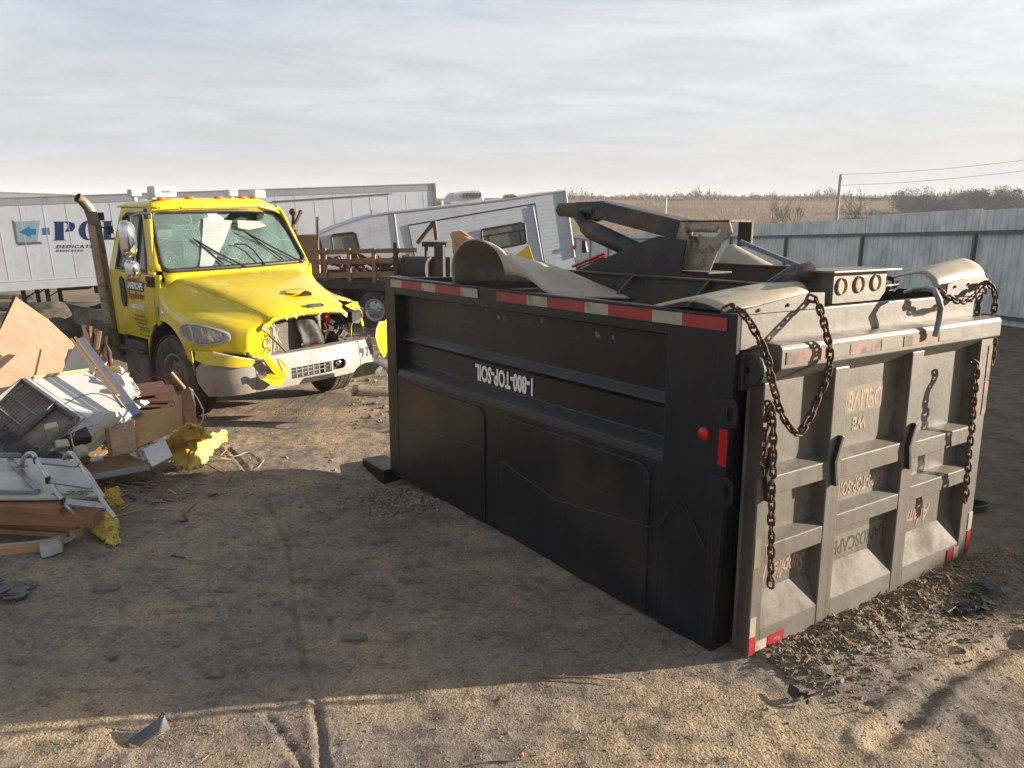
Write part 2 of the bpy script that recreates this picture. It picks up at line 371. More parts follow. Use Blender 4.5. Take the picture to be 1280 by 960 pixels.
m_edge = wood('raw_edge_wood', (.58, .42, .27), (.34, .2, .1), (20, 20, 20))
m_insul = mat('yellow_insulation', (1.08, .82, .24), .95, var=.22, vscale=14, dirt=(.80, .42, .05), dscale=5, dlo=.55, dhi=.72, bump=.8, bscale=90, spec=.1)
m_pattern = mat('patterned_wallboard', (.76, .72, .62), .6, var=.05, dirt=(.45, .45, .38), dscale=18, dlo=.64, dhi=.66)
m_fridgew = mat('fridge_white', (.66, .68, .69), .4, var=.05, dirt=(.45, .43, .4), dscale=5, dlo=.6, dhi=.8)
m_fridgek = mat('fridge_back', (.20, .165, .13), .6, var=.3, dirt=(.33, .28, .22), dscale=6, dlo=.5, dhi=.66, stretch=(1, 1, 1))
m_frame = mat('dark_grey_frame', (.10, .105, .115), .5, var=.2, dirt=(.24, .21, .17), dscale=6, dlo=.55, dhi=.7)
m_cream = mat('cream_plastic', (.62, .56, .43), .5, var=.1, dirt=(.3, .24, .17), dscale=8, dlo=.55, dhi=.7)
m_bluealu = mat('bluish_trim', (.33, .37, .46), .4, metal=.5, var=.15, dirt=(.3, .24, .18), dscale=8, dlo=.55, dhi=.68)
m_stone = mat('stone', (.22, .20, .175), .85, var=.4, vscale=12, bump=.5, bscale=30)
m_pale = mat('pale_chunk', (.52, .54, .56), .7, var=.2)
m_bark = mat('bark', (.13, .105, .085), .9, var=.3)
m_twig = mat('bare_twigs', (.15, .12, .098), .95, var=.3, vscale=.3)
m_dtree = mat('dark_tree', (.05, .05, .042), .95, var=.4, vscale=.2)
m_pole = mat('pole', (.40, .40, .39), .7, var=.15)
m_seat = mat('seat_cloth', (.10, .105, .11), .8, var=.3)
m_cabin = mat('cab_lining', (.42, .47, .45), .8, var=.15)
m_paper = mat('hanging_glass_sheet', (.80, .82, .78), .35, var=.06, bump=.2, bscale=8)

def glass(name, tint, rough=.03, refl=.35, crack=0, haze_=.12, hcol=(.55, .62, .6)):
    m = bpy.data.materials.new(name); m.use_nodes = True; t = m.node_tree; t.nodes.clear(); n = t.nodes.new; l = t.links.new
    o = n('ShaderNodeOutputMaterial'); tr = n('ShaderNodeBsdfTransparent'); tr.inputs[0].default_value = (*tint, 1)
    gl = n('ShaderNodeBsdfGlossy'); gl.inputs['Roughness'].default_value = rough
    fr = n('ShaderNodeFresnel'); fr.inputs[0].default_value = 1.5
    ad = n('ShaderNodeMath'); ad.operation = 'MULTIPLY_ADD'; l(fr.outputs[0], ad.inputs[0]); ad.inputs[1].default_value = 1.0; ad.inputs[2].default_value = refl * .2; ad.use_clamp = True
    mx = n('ShaderNodeMixShader'); l(ad.outputs[0], mx.inputs[0]); l(tr.outputs[0], mx.inputs[1]); l(gl.outputs[0], mx.inputs[2])
    df = n('ShaderNodeBsdfDiffuse'); df.inputs[0].default_value = (*hcol, 1)
    m2 = n('ShaderNodeMixShader'); l(mx.outputs[0], m2.inputs[1]); l(df.outputs[0], m2.inputs[2])
    tcn = n('ShaderNodeTexCoord')
    if crack:
        dn = n('ShaderNodeTexNoise'); l(tcn.outputs['Object'], dn.inputs[0]); dn.inputs['Scale'].default_value = 4
        mm = n('ShaderNodeMixRGB'); mm.inputs[0].default_value = .12; l(tcn.outputs['Object'], mm.inputs[1]); l(dn.outputs['Color'], mm.inputs[2])
        outs = []
        for s_, wd in ((2.6, .007), (11, .022), (34, .05)):
            v = n('ShaderNodeTexVoronoi'); v.feature = 'DISTANCE_TO_EDGE'; v.inputs['Scale'].default_value = s_; l(mm.outputs[0], v.inputs[0])
            r = n('ShaderNodeMapRange'); l(v.outputs['Distance'], r.inputs[0]); r.inputs[1].default_value = 0; r.inputs[2].default_value = wd; r.inputs[3].default_value = 1; r.inputs[4].default_value = 0
            k = r.outputs[0]
            if s_ > 5:
                msk = n('ShaderNodeTexNoise'); l(tcn.outputs['Object'], msk.inputs[0]); msk.inputs['Scale'].default_value = 1.7 if s_ < 20 else 2.6
                q = n('ShaderNodeMapRange'); l(msk.outputs[0], q.inputs[0]); q.inputs[1].default_value = .54; q.inputs[2].default_value = .62
                z = n('ShaderNodeMath'); z.operation = 'MULTIPLY'; l(k, z.inputs[0]); l(q.outputs[0], z.inputs[1]); k = z.outputs[0]
            outs.append(k)
        a = n('ShaderNodeMath'); a.operation = 'MAXIMUM'; l(outs[0], a.inputs[0]); l(outs[1], a.inputs[1])
        b = n('ShaderNodeMath'); b.operation = 'MAXIMUM'; l(a.outputs[0], b.inputs[0]); l(outs[2], b.inputs[1])
        c = n('ShaderNodeMath'); c.operation = 'MULTIPLY_ADD'; l(b.outputs[0], c.inputs[0]); c.inputs[1].default_value = crack; c.inputs[2].default_value = haze_; c.use_clamp = True
        l(c.outputs[0], m2.inputs[0])
    else: m2.inputs[0].default_value = haze_
    l(m2.outputs[0], o.inputs[0]); return m
m_glass = glass('cracked_windscreen', (.66, .84, .80), crack=.30, haze_=.17, hcol=(.44, .66, .63))
m_sglass = glass('side_glass', (.60, .70, .66), refl=.3, haze_=.25, hcol=(.45, .5, .47))
m_lens = glass('headlight_lens', (.95, .95, .95), refl=.4, haze_=.3, hcol=(.6, .6, .6))
m_dglass = mat('dusty_window', (.17, .18, .18), .15, var=.2, vscale=2, dirt=(.30, .30, .27), dscale=1.5, dlo=.45, dhi=.7, drough=.5)
# ------------------------------------------------------------------ ground
def vnoise(x, y, seed):
    xi = np.floor(x).astype(np.int64); yi = np.floor(y).astype(np.int64); fx = x - xi; fy = y - yi
    fx = fx * fx * (3 - 2 * fx); fy = fy * fy * (3 - 2 * fy)
    def h(a, b):
        n = (a * 374761393 + b * 668265263 + seed * 1442695041) & 0xffffffff
        n = ((n ^ (n >> 13)) * 1274126177) & 0xffffffff
        return ((n ^ (n >> 16)) & 0xffff) / 65535.0
    return (h(xi, yi) * (1 - fx) + h(xi + 1, yi) * fx) * (1 - fy) + (h(xi, yi + 1) * (1 - fx) + h(xi + 1, yi + 1) * fx) * fy
def fbm(x, y, seed, o=4, g=.5):
    s = 0; a = 1; t = 0
    for k in range(o): s = s + a * vnoise(x * 2 ** k, y * 2 ** k, seed + k); t += a; a *= g
    return s / t - .5
tracks = [([(285, 560), (318, 600), (345, 640), (362, 680), (368, 730), (374, 780), (384, 830), (396, 880), (402, 925), (410, 1000)], .020, .015),
          ([(404, 870), (412, 900), (420, 940), (424, 1000)], .014, .007),
          ([(272, 605), (266, 650), (262, 700), (266, 745), (288, 790), (312, 830)], .02, .009),
          ([(330, 893), (352, 920), (376, 950), (410, 1010), (440, 1080)], .018, .009),
          ([(415, 765), (418, 780), (412, 800)], .02, .012), ([(300, 545), (420, 530), (560, 520)], .03, .012), ([(520, 690), (470, 740), (440, 820)], .018, .006), ([(1100, 930), (1180, 850), (1275, 800)], .05, .02),
          ([(60, 808), (140, 790), (190, 770)], .02, .008), ([(180, 860), (230, 800), (330, 770), (430, 760)], .04, .006)]
TRK = []
for pts, wd, dp in tracks:
    q = [G(a, b) for a, b in pts]; TRK.append(([(p.x, p.y) for p in q], wd, dp))
DA = Vector((1.2, 4.07, 0)); DR = rotm('Z', .61) @ rotm('Y', .009) @ rotm('X', -.027)
def dw(u, v, h): return DA + DR @ Vector((u, v, h))
def relief(X, Y):
    Zz = .05 * fbm(X * .55, Y * .55, 3, 3) + .034 * fbm(X * 2.1, Y * 2.1, 11, 4) + .020 * fbm(X * 8, Y * 8, 23, 4, .62)
    # clumpy sand in the open
    Zz += .012 * np.maximum(0, fbm(X * 22, Y * 22, 31, 3, .6)) 
    for pts, wd, dp in TRK:
        dm = np.full(X.shape, 9.0)
        for (ax, ay), (bx, by) in zip(pts[:-1], pts[1:]):
            dx, dy = bx - ax, by - ay; t = np.clip(((X - ax) * dx + (Y - ay) * dy) / (dx * dx + dy * dy), 0, 1)
            dm = np.minimum(dm, np.hypot(X - ax - t * dx + .02 * (vnoise(X * 9, Y * 9, 5) - .5), Y - ay - t * dy))
        Zz += -dp * np.exp(-(dm / wd) ** 2) + dp * .55 * np.exp(-((dm - 2.1 * wd) / wd) ** 2)
    # dirt pushed up along the tailgate foot, hollow under the front corner of the overturned body
    c, s = math.cos(.61), math.sin(.61); U = (X - DA.x) * c + (Y - DA.y) * s; V = -(X - DA.x) * s + (Y - DA.y) * c
    foot = np.exp(-((V + .30) / .22) ** 2) * (1 / (1 + np.exp(-(U - .15) * 8))) * (1 / (1 + np.exp((U - 3.0) * 5)))
    Zz += foot * (.035 + .09 * fbm(X * 5, Y * 5, 41, 4, .6))
    Zz -= .14 * np.exp(-((U + .15) / .5) ** 2 - ((V - 4.1) / .7) ** 2)
    rough_ = np.exp(-((U - 2.6) / 1.6) ** 2 - ((V + 1.4) / .9) ** 2)
    Zz += rough_ * .10 * fbm(X * 3.2, Y * 3.2, 51, 4, .6)
    return Zz
def axis(a, b, fine0, fine1, st, far):
    q = list(np.arange(fine0, fine1 + 1e-6, st)); s_ = st; x = fine1
    while x < b: s_ = min(s_ * 1.12, far); x += s_; q.append(x)
    s_ = st; x = fine0; l = []
    while x > a: s_ = min(s_ * 1.12, far); x -= s_; l.append(x)
    return np.array(l[::-1] + q)
ax_ = axis(-2500, 2500, -4.2, 4.9, .0195, 90); ay_ = axis(-60, 3200, 2.75, 9.0, .0195, 60)
X, Y = np.meshgrid(ax_, ay_, indexing='ij')
def sm(a, b, t): t = np.clip((t - a) / (b - a), 0, 1); return t * t * (3 - 2 * t)
ZT = np.where(Y > 4, -.022 * (np.minimum(Y, 11) - 4), 0) + np.where(Y > 11, -.047 * (np.minimum(Y, 72) - 11), 0) + (8.9 + .010 * np.clip(X, -200, 300)) * sm(95, 330, Y)
fade = 1 / (1 + np.exp((np.hypot(X, Y - 5) - 26) / 4))
ZT = ZT + relief(X, Y) * fade + (1 - fade) * np.where(Y > 80, .7 * fbm(X / 40, Y / 40, 71, 3), .12 * fbm(X / 5, Y / 5, 77, 3))
ni, nj = X.shape
me = bpy.data.meshes.new('ground')
co = np.stack([X, Y, ZT], -1).reshape(-1, 3).astype(np.float32)
ii = np.arange(ni * nj).reshape(ni, nj)
fc = np.stack([ii[:-1, :-1], ii[1:, :-1], ii[1:, 1:], ii[:-1, 1:]], -1).reshape(-1, 4)
me.vertices.add(len(co)); me.vertices.foreach_set('co', co.ravel())
me.loops.add(fc.size); me.loops.foreach_set('vertex_index', fc.ravel().astype(np.int32))
me.polygons.add(len(fc)); me.polygons.foreach_set('loop_start', np.arange(0, fc.size, 4, dtype=np.int32)); me.polygons.foreach_set('loop_total', np.full(len(fc), 4, dtype=np.int32))
me.update(); me.validate(); me.shade_smooth()
ground = bpy.data.objects.new('ground', me); col.objects.link(ground); tag(ground, kind='structure')
m = bpy.data.materials.new('packed_dirt'); m.use_nodes = True; t = m.node_tree; b = t.nodes['Principled BSDF']; n = t.nodes.new; l = t.links.new
geo = n('ShaderNodeNewGeometry')
def gn(s, d=8, r=.6, scl=None, off=(0, 0, 0)):
    v = geo.outputs['Position']
    mp = n('ShaderNodeMapping'); l(v, mp.inputs[0]); mp.inputs['Location'].default_value = off
    if scl: mp.inputs['Scale'].default_value = scl
    q = n('ShaderNodeTexNoise'); l(mp.outputs[0], q.inputs[0]); q.inputs['Scale'].default_value = s; q.inputs['Detail'].default_value = d; q.inputs['Roughness'].default_value = r; return q.outputs[0]
def gr(v, a, c, lo=0., hi=1.):
    q = n('ShaderNodeMapRange'); l(v, q.inputs[0])
    for i, k in enumerate((a, c, lo, hi)): q.inputs[i + 1].default_value = k
    return q.outputs[0]
def gm(f, a, c):
    q = n('ShaderNodeMixRGB'); l(f, q.inputs[0])
    for i, k in ((1, a), (2, c)):
        if hasattr(k, 'links'): l(k, q.inputs[i])
        else: q.inputs[i].default_value = (*k, 1)
    return q.outputs[0]
def gmul(a, c):
    q = n('ShaderNodeMath'); q.operation = 'MULTIPLY'; l(a, q.inputs[0])
    if hasattr(c, 'links'): l(c, q.inputs[1])
    else: q.inputs[1].default_value = c
    return q.outputs[0]
sp = n('ShaderNodeSeparateXYZ'); l(geo.outputs['Position'], sp.inputs[0])
sand = gm(gr(gn(70, 4, .75), .36, .64), (.23, .172, .108), (.52, .41, .27))
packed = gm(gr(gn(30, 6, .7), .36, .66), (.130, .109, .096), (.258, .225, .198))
pf = gr(gn(.9, 5, .6, None, (4, 2, 0)), .44, .60)
c = gm(pf, sand, packed)
# packed dirt with the body's shadow painted darker, loose tan sand towards the camera
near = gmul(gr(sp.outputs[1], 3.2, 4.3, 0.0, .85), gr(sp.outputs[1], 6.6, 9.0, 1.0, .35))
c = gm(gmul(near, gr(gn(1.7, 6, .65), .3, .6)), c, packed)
c = gm(gmul(gr(gn(3.6, 8, .72, (1, 1.6, 1)), .50, .62), .62), c, (.090, .075, .068))
c = gm(gmul(gr(gn(2.1, 8, .72, (.8, 1.5, 1), (5, 9, 0)), .54, .64), .55), c, (.24, .215, .19))
c = gm(gmul(gr(gn(7.5, 6, .7, (1, 1.3, 1), (2, 5, 0)), .57, .64), .5), c, (.06, .05, .043))
c = gm(gmul(gr(gn(6, 7, .7, (1, 1, 1), (8, 1, 0)), .58, .68), .55), c, (.25, .21, .16))
c = gm(gmul(gr(gn(95, 2, .5), .64, .70), .7), c, (.42, .38, .32))
c = gm(gmul(gr(gn(80, 2, .5, None, (3, 3, 3)), .66, .72), .8), c, (.06, .05, .042))
# right of the tailgate the lot is darker churned mud
rx = gr(sp.outputs[0], 2.6, 4.2); c = gm(gmul(rx, .8), c, gm(gr(gn(4, 8, .7), .4, .62), (.045, .038, .032), (.12, .098, .076)))
lot2 = gm(gr(gn(1.1, 6, .6, (1, 3.5, 1)), .42, .62), (.25, .21, .15), (.12, .098, .075))
c = gm(gmul(gr(sp.outputs[1], 10, 16), gr(sp.outputs[0], 5, 1)), c, lot2)
fld = gm(gr(gn(.05, 8, .7, (1, 2.5, 1)), .40, .6), (.125, .082, .052), (.19, .135, .085))
fld = gm(gr(gn(.5, 8, .7, (1, 2.5, 1)), .42, .62), fld, (.115, .085, .058))
c = gm(gr(sp.outputs[1], 80, 96), c, fld)
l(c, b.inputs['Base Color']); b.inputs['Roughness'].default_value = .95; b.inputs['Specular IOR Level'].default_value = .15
h1 = gn(28, 7, .68); h2 = gn(110, 3, .6)
vo = n('ShaderNodeTexVoronoi'); vo.inputs['Scale'].default_value = 62; l(geo.outputs['Position'], vo.inputs[0])
hv = gr(vo.outputs['Distance'], 0, .7, 1, 0)
hs_ = n('ShaderNodeMath'); hs_.operation = 'MULTIPLY_ADD'; l(h2, hs_.inputs[0]); hs_.inputs[1].default_value = .5; l(h1, hs_.inputs[2])
hs2 = n('ShaderNodeMath'); hs2.operation = 'MULTIPLY_ADD'; l(gmul(hv, gr(pf, 0, 1, 1, .4)), hs2.inputs[0]); hs2.inputs[1].default_value = .5; l(hs_.outputs[0], hs2.inputs[2])
bp = n('ShaderNodeBump'); bp.inputs['Strength'].default_value = .42; bp.inputs['Distance'].default_value = .016; l(hs2.outputs[0], bp.inputs['Height']); l(bp.outputs[0], b.inputs['Normal'])
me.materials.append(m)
from mathutils.bvhtree import BVHTree
def gh(x, y):                           # real height of the built ground, near part
    i = int(np.clip(np.searchsorted(ax_, x) - 1, 0, ni - 2)); j = int(np.clip(np.searchsorted(ay_, y) - 1, 0, nj - 2))
    a = (x - ax_[i]) / (ax_[i + 1] - ax_[i]); c_ = (y - ay_[j]) / (ay_[j + 1] - ay_[j])
    return float((ZT[i, j] * (1 - a) + ZT[i + 1, j] * a) * (1 - c_) + (ZT[i, j + 1] * (1 - a) + ZT[i + 1, j + 1] * a) * c_)

# ------------------------------------------------------------------ overturned dump body
W, LN, HT = 2.67, 4.2, 1.955
dump = frame_empty('dump_body', DA, DR)
tag(dump, 'large black dump truck body lying upside down on the dirt with a beige tailgate', 'dump body')
def P(): return MB()
# near side: skin with stepped profile, pressed along its length (u inwards)
def side_profile(sgn):
    pr = [(0, 1.955), (0, 1.80), (.085, 1.785), (.095, 1.43), (.045, 1.375), (.10, 1.335), (.10, 1.15), (.012, 1.085), (0, 1.03), (0, .0), (.05, .0), (.05, 1.0), (.14, 1.1), (.14, 1.76), (.06, 1.83), (.06, 1.955)]
    return pr
for u0_, sg in ((0, 1), (W, -1)):
    vend = 4.0 if u0_ == 0 else 2.95
    mb = P(); mb.prism([(u0_ + sg * a, .5, h) for a, h in side_profile(sg)], (0, vend - .5, 0))
    # corner posts
    mb.bb((u0_, .10 if u0_ == 0 else 0, -.02), (u0_ + sg * .14, .5, 1.953)); mb.bb((u0_ - sg * .004, vend, .0), (u0_ + sg * .14, vend + (.2 if u0_ == 0 else .13), 1.958))
    s = mb.build('side_panel', m_black, dump, bevel=.006)
    if u0_: s['label'] = 'far side panel of the black body'
# pressed lower panels on the near side
mb = P()
for v0, v1 in ((2.42, 3.96), (.56, 2.24)):
    mb.prism([(-.014, v0 + .03, .02), (-.014, v1 - .02, .02), (-.014, v1 - .02, .86), (-.014, v1 - .09, .985), (-.014, v0 + .1, .985), (-.014, v0 + .03, .93)], (.02, 0, 0))
mb.build('lower_side_plate', m_black, dump, bevel=.006)
mb = P(); mb.tube([(-.018, .56, .60), (-.018, 1.5, .50), (-.018, 2.2, .62)], .004, 5); mb.tube([(-.018, 2.46, .66), (-.018, 3.9, .58)], .004, 5)
mb.tube([(-.012, .14, .62), (-.012, .33, .86), (-.012, .50, .62)], .004, 5)
mb.build('weld_seam', m_black, dump)
# the shell behind: rear apron and rear corner post end faces
mb = P()
mb.bb((.032, .0, 1.765), (W - .0, .05, 1.957))
mb.prism([(W, .0, 1.72), (W, .10, -.02), (W, .12, 1.95), (W, 0, 1.957)], (-.10, 0, 0))
mb.build('rear_apron', m_beige, dump, bevel=.005)
mb = P(); mb.bb((0.0, .055, -.02), (.16, .10, 1.76)); mb.prism([(-.003, .0, 1.72), (-.003, .06, -.02), (-.003, .12, -.02), (-.003, .12, 1.962), (-.003, 0, 1.962)], (.034, 0, 0)); mb.build('rear_corner_post', m_black, dump, bevel=.005)
# front wall, floor (now on top), rails
mb = P(); mb.prism([(.14, 4.06, .0), (W - .14, 3.0, .0), (W - .14, 3.0, 1.75), (.14, 4.06, 1.75)], (0, .06, 0)); mb.build('front_wall', m_black, dump, bevel=.005)
mb = P(); mb.prism([(.14, .14, 1.66), (W - .14, .14, 1.66), (W - .14, 2.98, 1.66), (.14, 4.04, 1.66)], (0, 0, .04)); mb.build('floor_plate', m_under, dump)
m_dustbar = mat('dusty_crossbar', (.21, .17, .13), .8, var=.3, dirt=(.10, .07, .05), dscale=5, dlo=.5, dhi=.65)
for k in range(9):
    v = .5 + .405 * k; ue = min(W - .16, (4.05 - v) * 2.36)
    q = P(); q.bb((.16, v - .035, 1.835), (ue, v + .035, 1.85)); q.bb((.16, v - .004, 1.70), (ue, v + .004, 1.835)); q.build('cross_member', m_dustbar, dump)
mb = P(); mb.prism([(.14, 4.07, 1.75), (W - .14, 3.01, 1.75), (W - .14, 3.01, 1.945), (.14, 4.07, 1.945)], (0, .07, 0)); mb.build('front_rail', m_black, dump, bevel=.004)
# longsills with gussets
for us in (.93, 1.80):
    q = P(); q.bb((us, .45, 1.70), (us + .012, 3.0, 2.06)); q.bb((us - .03, .45, 2.045), (us + .03, 3.0, 2.06))
    if us > 1: q = P(); q.bb((us, .40, 1.70), (us + .012, 3.3, 2.13)); q.bb((us - .03, .4, 2.118), (us + .03, 3.3, 2.13))
    s = q.build('longsill', m_under, dump, bevel=.003)
    for v in (1.0, 1.75, 2.5):
        if us < 1:
            g = P(); g.beam((us - .24, v, 1.85), (us - .005, v, 2.04), .05, .018, (0, 1, 0)); g.build('gusset', m_under, s)
# loose dirt on the floor plate
mb = P()
rr_ = random.Random(5)
for k in range(420):
    u_ = rr_.uniform(.1, .9); v_ = rr_.gauss(1.35, .5) if k % 2 else rr_.gauss(2.5, .5)
    mb.ico((u_, min(3.9, max(.3, v_)), 1.71 + rr_.uniform(0, .05)), rr_.uniform(.012, .045), .35, 1)
m_dirt = mat('loose_dirt', (.36, .26, .165), .95, var=.45, vscale=14, bump=.6, bscale=50)
o = mb.build('caked_dirt', m_dirt); o.matrix_world = dump.matrix_world; tag(o, 'clods of tan dirt caked between the cross members on top of the overturned body', 'dirt', kind='stuff')
# cab shield sticking out past the front, half buried
mb = P(); mb.prism([(-.04, 4.2, -.10), (W * .5, 3.75, -.10), (W * .5, 4.1, -.10), (-.04, 4.62, -.10)], (0, 0, .15)); mb.bb((-.10, 4.15, -.16), (.16, 4.66, .055)); mb.build('cab_shield', m_black, dump, bevel=.008)
# reflective tape on the near rail
def tape(u_, segs, h0, h1, face, parent=dump):
    for a, b_, k in segs:
        q = P()
        if face == 'side': q.prism([(u_, a, h0), (u_, b_, h0), (u_, b_, h1), (u_, a, h1)], (-.0035, 0, 0))
        o_ = q.build('reflective_tape', {'r': m_tape_r, 'w': m_tape_w}[k], parent)
def vof(px, py=380):                      # position along the side at a pixel of its top rail
    d = ray(px, py); o_ = DR.transposed() @ (Vector((0, 0, CAMH)) - DA); dl = DR.transposed() @ d; t_ = -o_[0] / dl[0]; return (o_ + dl * t_)[1]
xs = [489, 503, 528, 545, 577, 598]; xs2 = [622, 660, 685, 732, 761, 816, 853, 909]
ys = lambda x: 347 + (x - 485) * .195
seg = [(vof(xs[i + 1], ys(xs[i + 1])), vof(xs[i], ys(xs[i])), 'wrwrw'[i]) for i in range(5)] + [(vof(xs2[i + 1], ys(xs2[i + 1])), vof(xs2[i], ys(xs2[i])), 'rwrwrwr'[i]) for i in range(7)]
tape(-.006, [(max(a, .03), b_, k) for a, b_, k in seg], 1.865, 1.935, 'side')
# lettering, upside down like the body
T_ = TR((0, 0, 0), (0, 1, 0), (0, 0, -1))
def dtext(txt, size, o_, x, y, mtl, name='lettering', **kw):
    q = text_mb(txt, size, TR(o_, x, y), **kw); return q.build(name, mtl, dump)
q = text_mb('1-800-TOP-SOIL', .182, TR((.094, 2.33, 1.245), (0, 1, 0), (0, 0, -1)), off=.006, sx=.62, spacing=1.05); q.build('lettering', m_letw, dump)
# marker lamp, red strip, latch lugs
mb = P(); mb.lathe([(0, .022), (.022, .02), (.036, .010), (.038, 0), (.038, -.01)], (-.004, .185, 1.275), (-1, 0, 0), 24); mb.build('marker_light', m_red, dump, smooth='auto')
mb = P(); mb.bb((-.010, .02, 1.12), (-.003, .075, 1.33)); mb.build('marker_light', m_red, dump, bevel=.003)
def lug(h):
    q = P(); mp = lambda a, c_, t_: (-.008 - t_, a * .72, h + c_ * .78)
    out_ = [(.17, -.10), (.17, .10), (-.02, .11), (-.055, .085), (-.065, .04), (-.065, -.05), (-.045, -.085), (0, -.10)]
    hole = [(-.02, .05), (.02, .05), (.03, 0), (.015, -.05), (-.015, -.055), (-.03, 0)]
    q.plate(out_, [hole], mp, .014); return q.build('latch_lug', m_black, dump, bevel=.003)
lug(1.42); lug(.98)
# upper hinge eye in the gap at the tailgate
mb = P(); mb.lathe([(.02, -.02), (.085, -.02), (.095, 0), (.095, .03), (.085, .05), (.02, .05)], (.085, -.03, 1.66), (1, 0, 0), 24); mb.bb((.04, -.02, 1.55), (.13, .06, 1.75)); mb.build('hinge_eye', m_blackin, dump, bevel=.004)

m_ledge = mat('dusty_beige_paint', (.155, .148, .125), .7, var=.2, vscale=5, dirt=(.11, .092, .07), dscale=4, dlo=.42, dhi=.68, bump=.15, bscale=18)
# ---- tailgate: grid of pressed channels
tg = P(); fv, rv_ = -.118, -.035          # face and recess distances
def rib_h(q, u1, u2, ht, hb, lip=.035):   # horizontal channel with sloping top and bottom
    q.prism([(u1, rv_ + .01, ht + lip), (u1, rv_, ht + lip), (u1, fv, ht), (u1, fv, hb), (u1, rv_, hb - lip), (u1, rv_ + .01, hb - lip)], (u2 - u1, 0, 0))
def rib_v(q, u1, u2, h0, h1):
    q.bb((u1, fv - .003, h0), (u2, rv_ + .01, h1))
tg.bb((.13, rv_, .02), (W - .02, -.002, 1.76))
tg.build('tailgate_sheet', m_beige, dump)
tail = P()
tail.bb((.10, fv - .001, .02), (.155, rv_ + .03, 1.60)); rib_v(tail, .10, .20, .0, 1.60)
rib_v(tail, .735, .875, .0, 1.62); rib_v(tail, 1.56, 1.70, .0, 1.64); rib_v(tail, 2.45, 2.62, .02, 1.68)
tail.build('tailgate_rib', m_beige, dump, bevel=.006)
for (a, b_, rows) in ((.20, .735, ((1.06, .955), (.66, .555))), (.875, 1.56, ((1.05, .93), (.70, .60))), (1.70, 2.45, ((1.03, .92), (.72, .62)))):
    for ht, hb in rows:
        q = P(); rib_h(q, a, b_, ht, hb); q.build('tailgate_rib', m_beige, dump, bevel=.005)
    q = P(); q.prism([(a, rv_ + .01, .34), (a, rv_, .34), (a, fv, .15), (a, fv, .0), (a, rv_ + .01, .0)], (b_ - a, 0, 0)); q.build('bottom_rail', m_ledge, dump, bevel=.005)
q = P(); q.prism([(.20, rv_ + .01, 1.80), (.20, -.125, 1.795), (.20, -.14, 1.775), (.20, -.14, 1.665), (.20, rv_, 1.575), (.20, rv_ + .01, 1.575)], (W - .20, 0, 0)); q.build('top_rail', m_beige, dump, bevel=.005)
# spade shaped rail clips beside the ribs (black)
def clip(u_, h_):
    q = P(); q.beam((u_ + .055, fv - .02, h_ + .15), (u_ + .0, fv - .02, h_ + .0), .022, .03, (0, 1, 0)); q.beam((u_, fv - .02, h_ + .01), (u_ + .03, fv - .02, h_ - .15), .028, .03, (0, 1, 0)); q.build('tarp_hook', m_blk, dump, bevel=.003)
clip(.765, 1.06); clip(1.58, 1.02); clip(.135, 1.09)
# tape on the tailgate
def tq(u1, u2, h1, h2, v_, mtl):
    q = P(); q.prism([(u1, v_, h1), (u2, v_, h1), (u2, v_, h2), (u1, v_, h2)], (0, -.0035, 0)); q.build('reflective_tape', mtl, dump)
for i, (a, b_) in enumerate(((.24, .58), (.60, .82), (.83, 1.14), (1.15, 1.38), (1.40, 1.80), (1.82, 2.1))):
    tq(a, b_, 1.69, 1.755, -.1405, m_tape_pr if i % 2 == 0 else m_ghostb)
for h0, h1, mm_ in ((.02, .13, m_tape_r), (.13, .25, m_tape_w), (.95, 1.16, m_tape_pr), (1.17, 1.42, m_tape_pr), (.55, .72, m_ghostb)): tq(.103, .153, h0, h1, fv - .004, mm_)
tq(.16, .26, .03, .09, fv - .004, m_tape_w); tq(.27, .42, .03, .09, fv - .004, m_tape_r)
tq(2.30, 2.38, .04, .13, fv - .004, m_tape_r); tq(2.39, 2.46, .04, .13, fv - .004, m_tape_w); 
for h0, h1, mm_ in ((.05, .22, m_tape_r), (.23, .36, m_tape_w), (1.35, 1.6, m_tape_pr), (1.1, 1.34, m_tape_pr)): tq(2.56, 2.615, h0, h1, fv - .004, mm_)
# ghost lettering
def gtx(txt, size, u_, h_, mtl, flip=True, **kw):
    q = text_mb(txt, size, TR((u_, rv_ - .0015, h_), (-1, 0, 0) if flip else (1, 0, 0), (0, 0, -1) if flip else (0, 0, 1)), depth=.001, **kw); q.build('lettering', mtl, dump)
gtx('LANDSCAPE', .135, 1.28, .43, m_ghostk, sx=.78, off=.002)
q = P(); q.prism([(.93, rv_ - .0005, .37), (1.55, rv_ - .0005, .37), (1.55, rv_ - .0005, .505), (.93, rv_ - .0005, .505)], (0, -.0008, 0)); q.build('name_panel', m_ghostb, dump)
gtx('1-800-TOP-SOIL', .12, 1.24, .815, m_ghost, sx=.62, off=.003)
gtx('Supplies inc.', .155, .45, .43, m_ghost, sx=.66, off=.004, shear=.35)
gtx('Adams', .16, 1.98, .44, m_ghost, sx=.75, off=.004, shear=.35)
gtx('DELIVER', .17, 1.17, 1.375, m_ghost, sx=.72, off=.005); gtx('WE', .11, 1.16, 1.225, m_ghost, sx=.85, off=.004)
q = P(); q.prism([(.93, rv_ - .0005, 1.29), (1.42, rv_ - .0005, 1.29), (1.42, rv_ - .0005, 1.46), (.93, rv_ - .0005, 1.46)], (0, -.0008, 0)); q.build('name_panel', m_ghostb, dump)

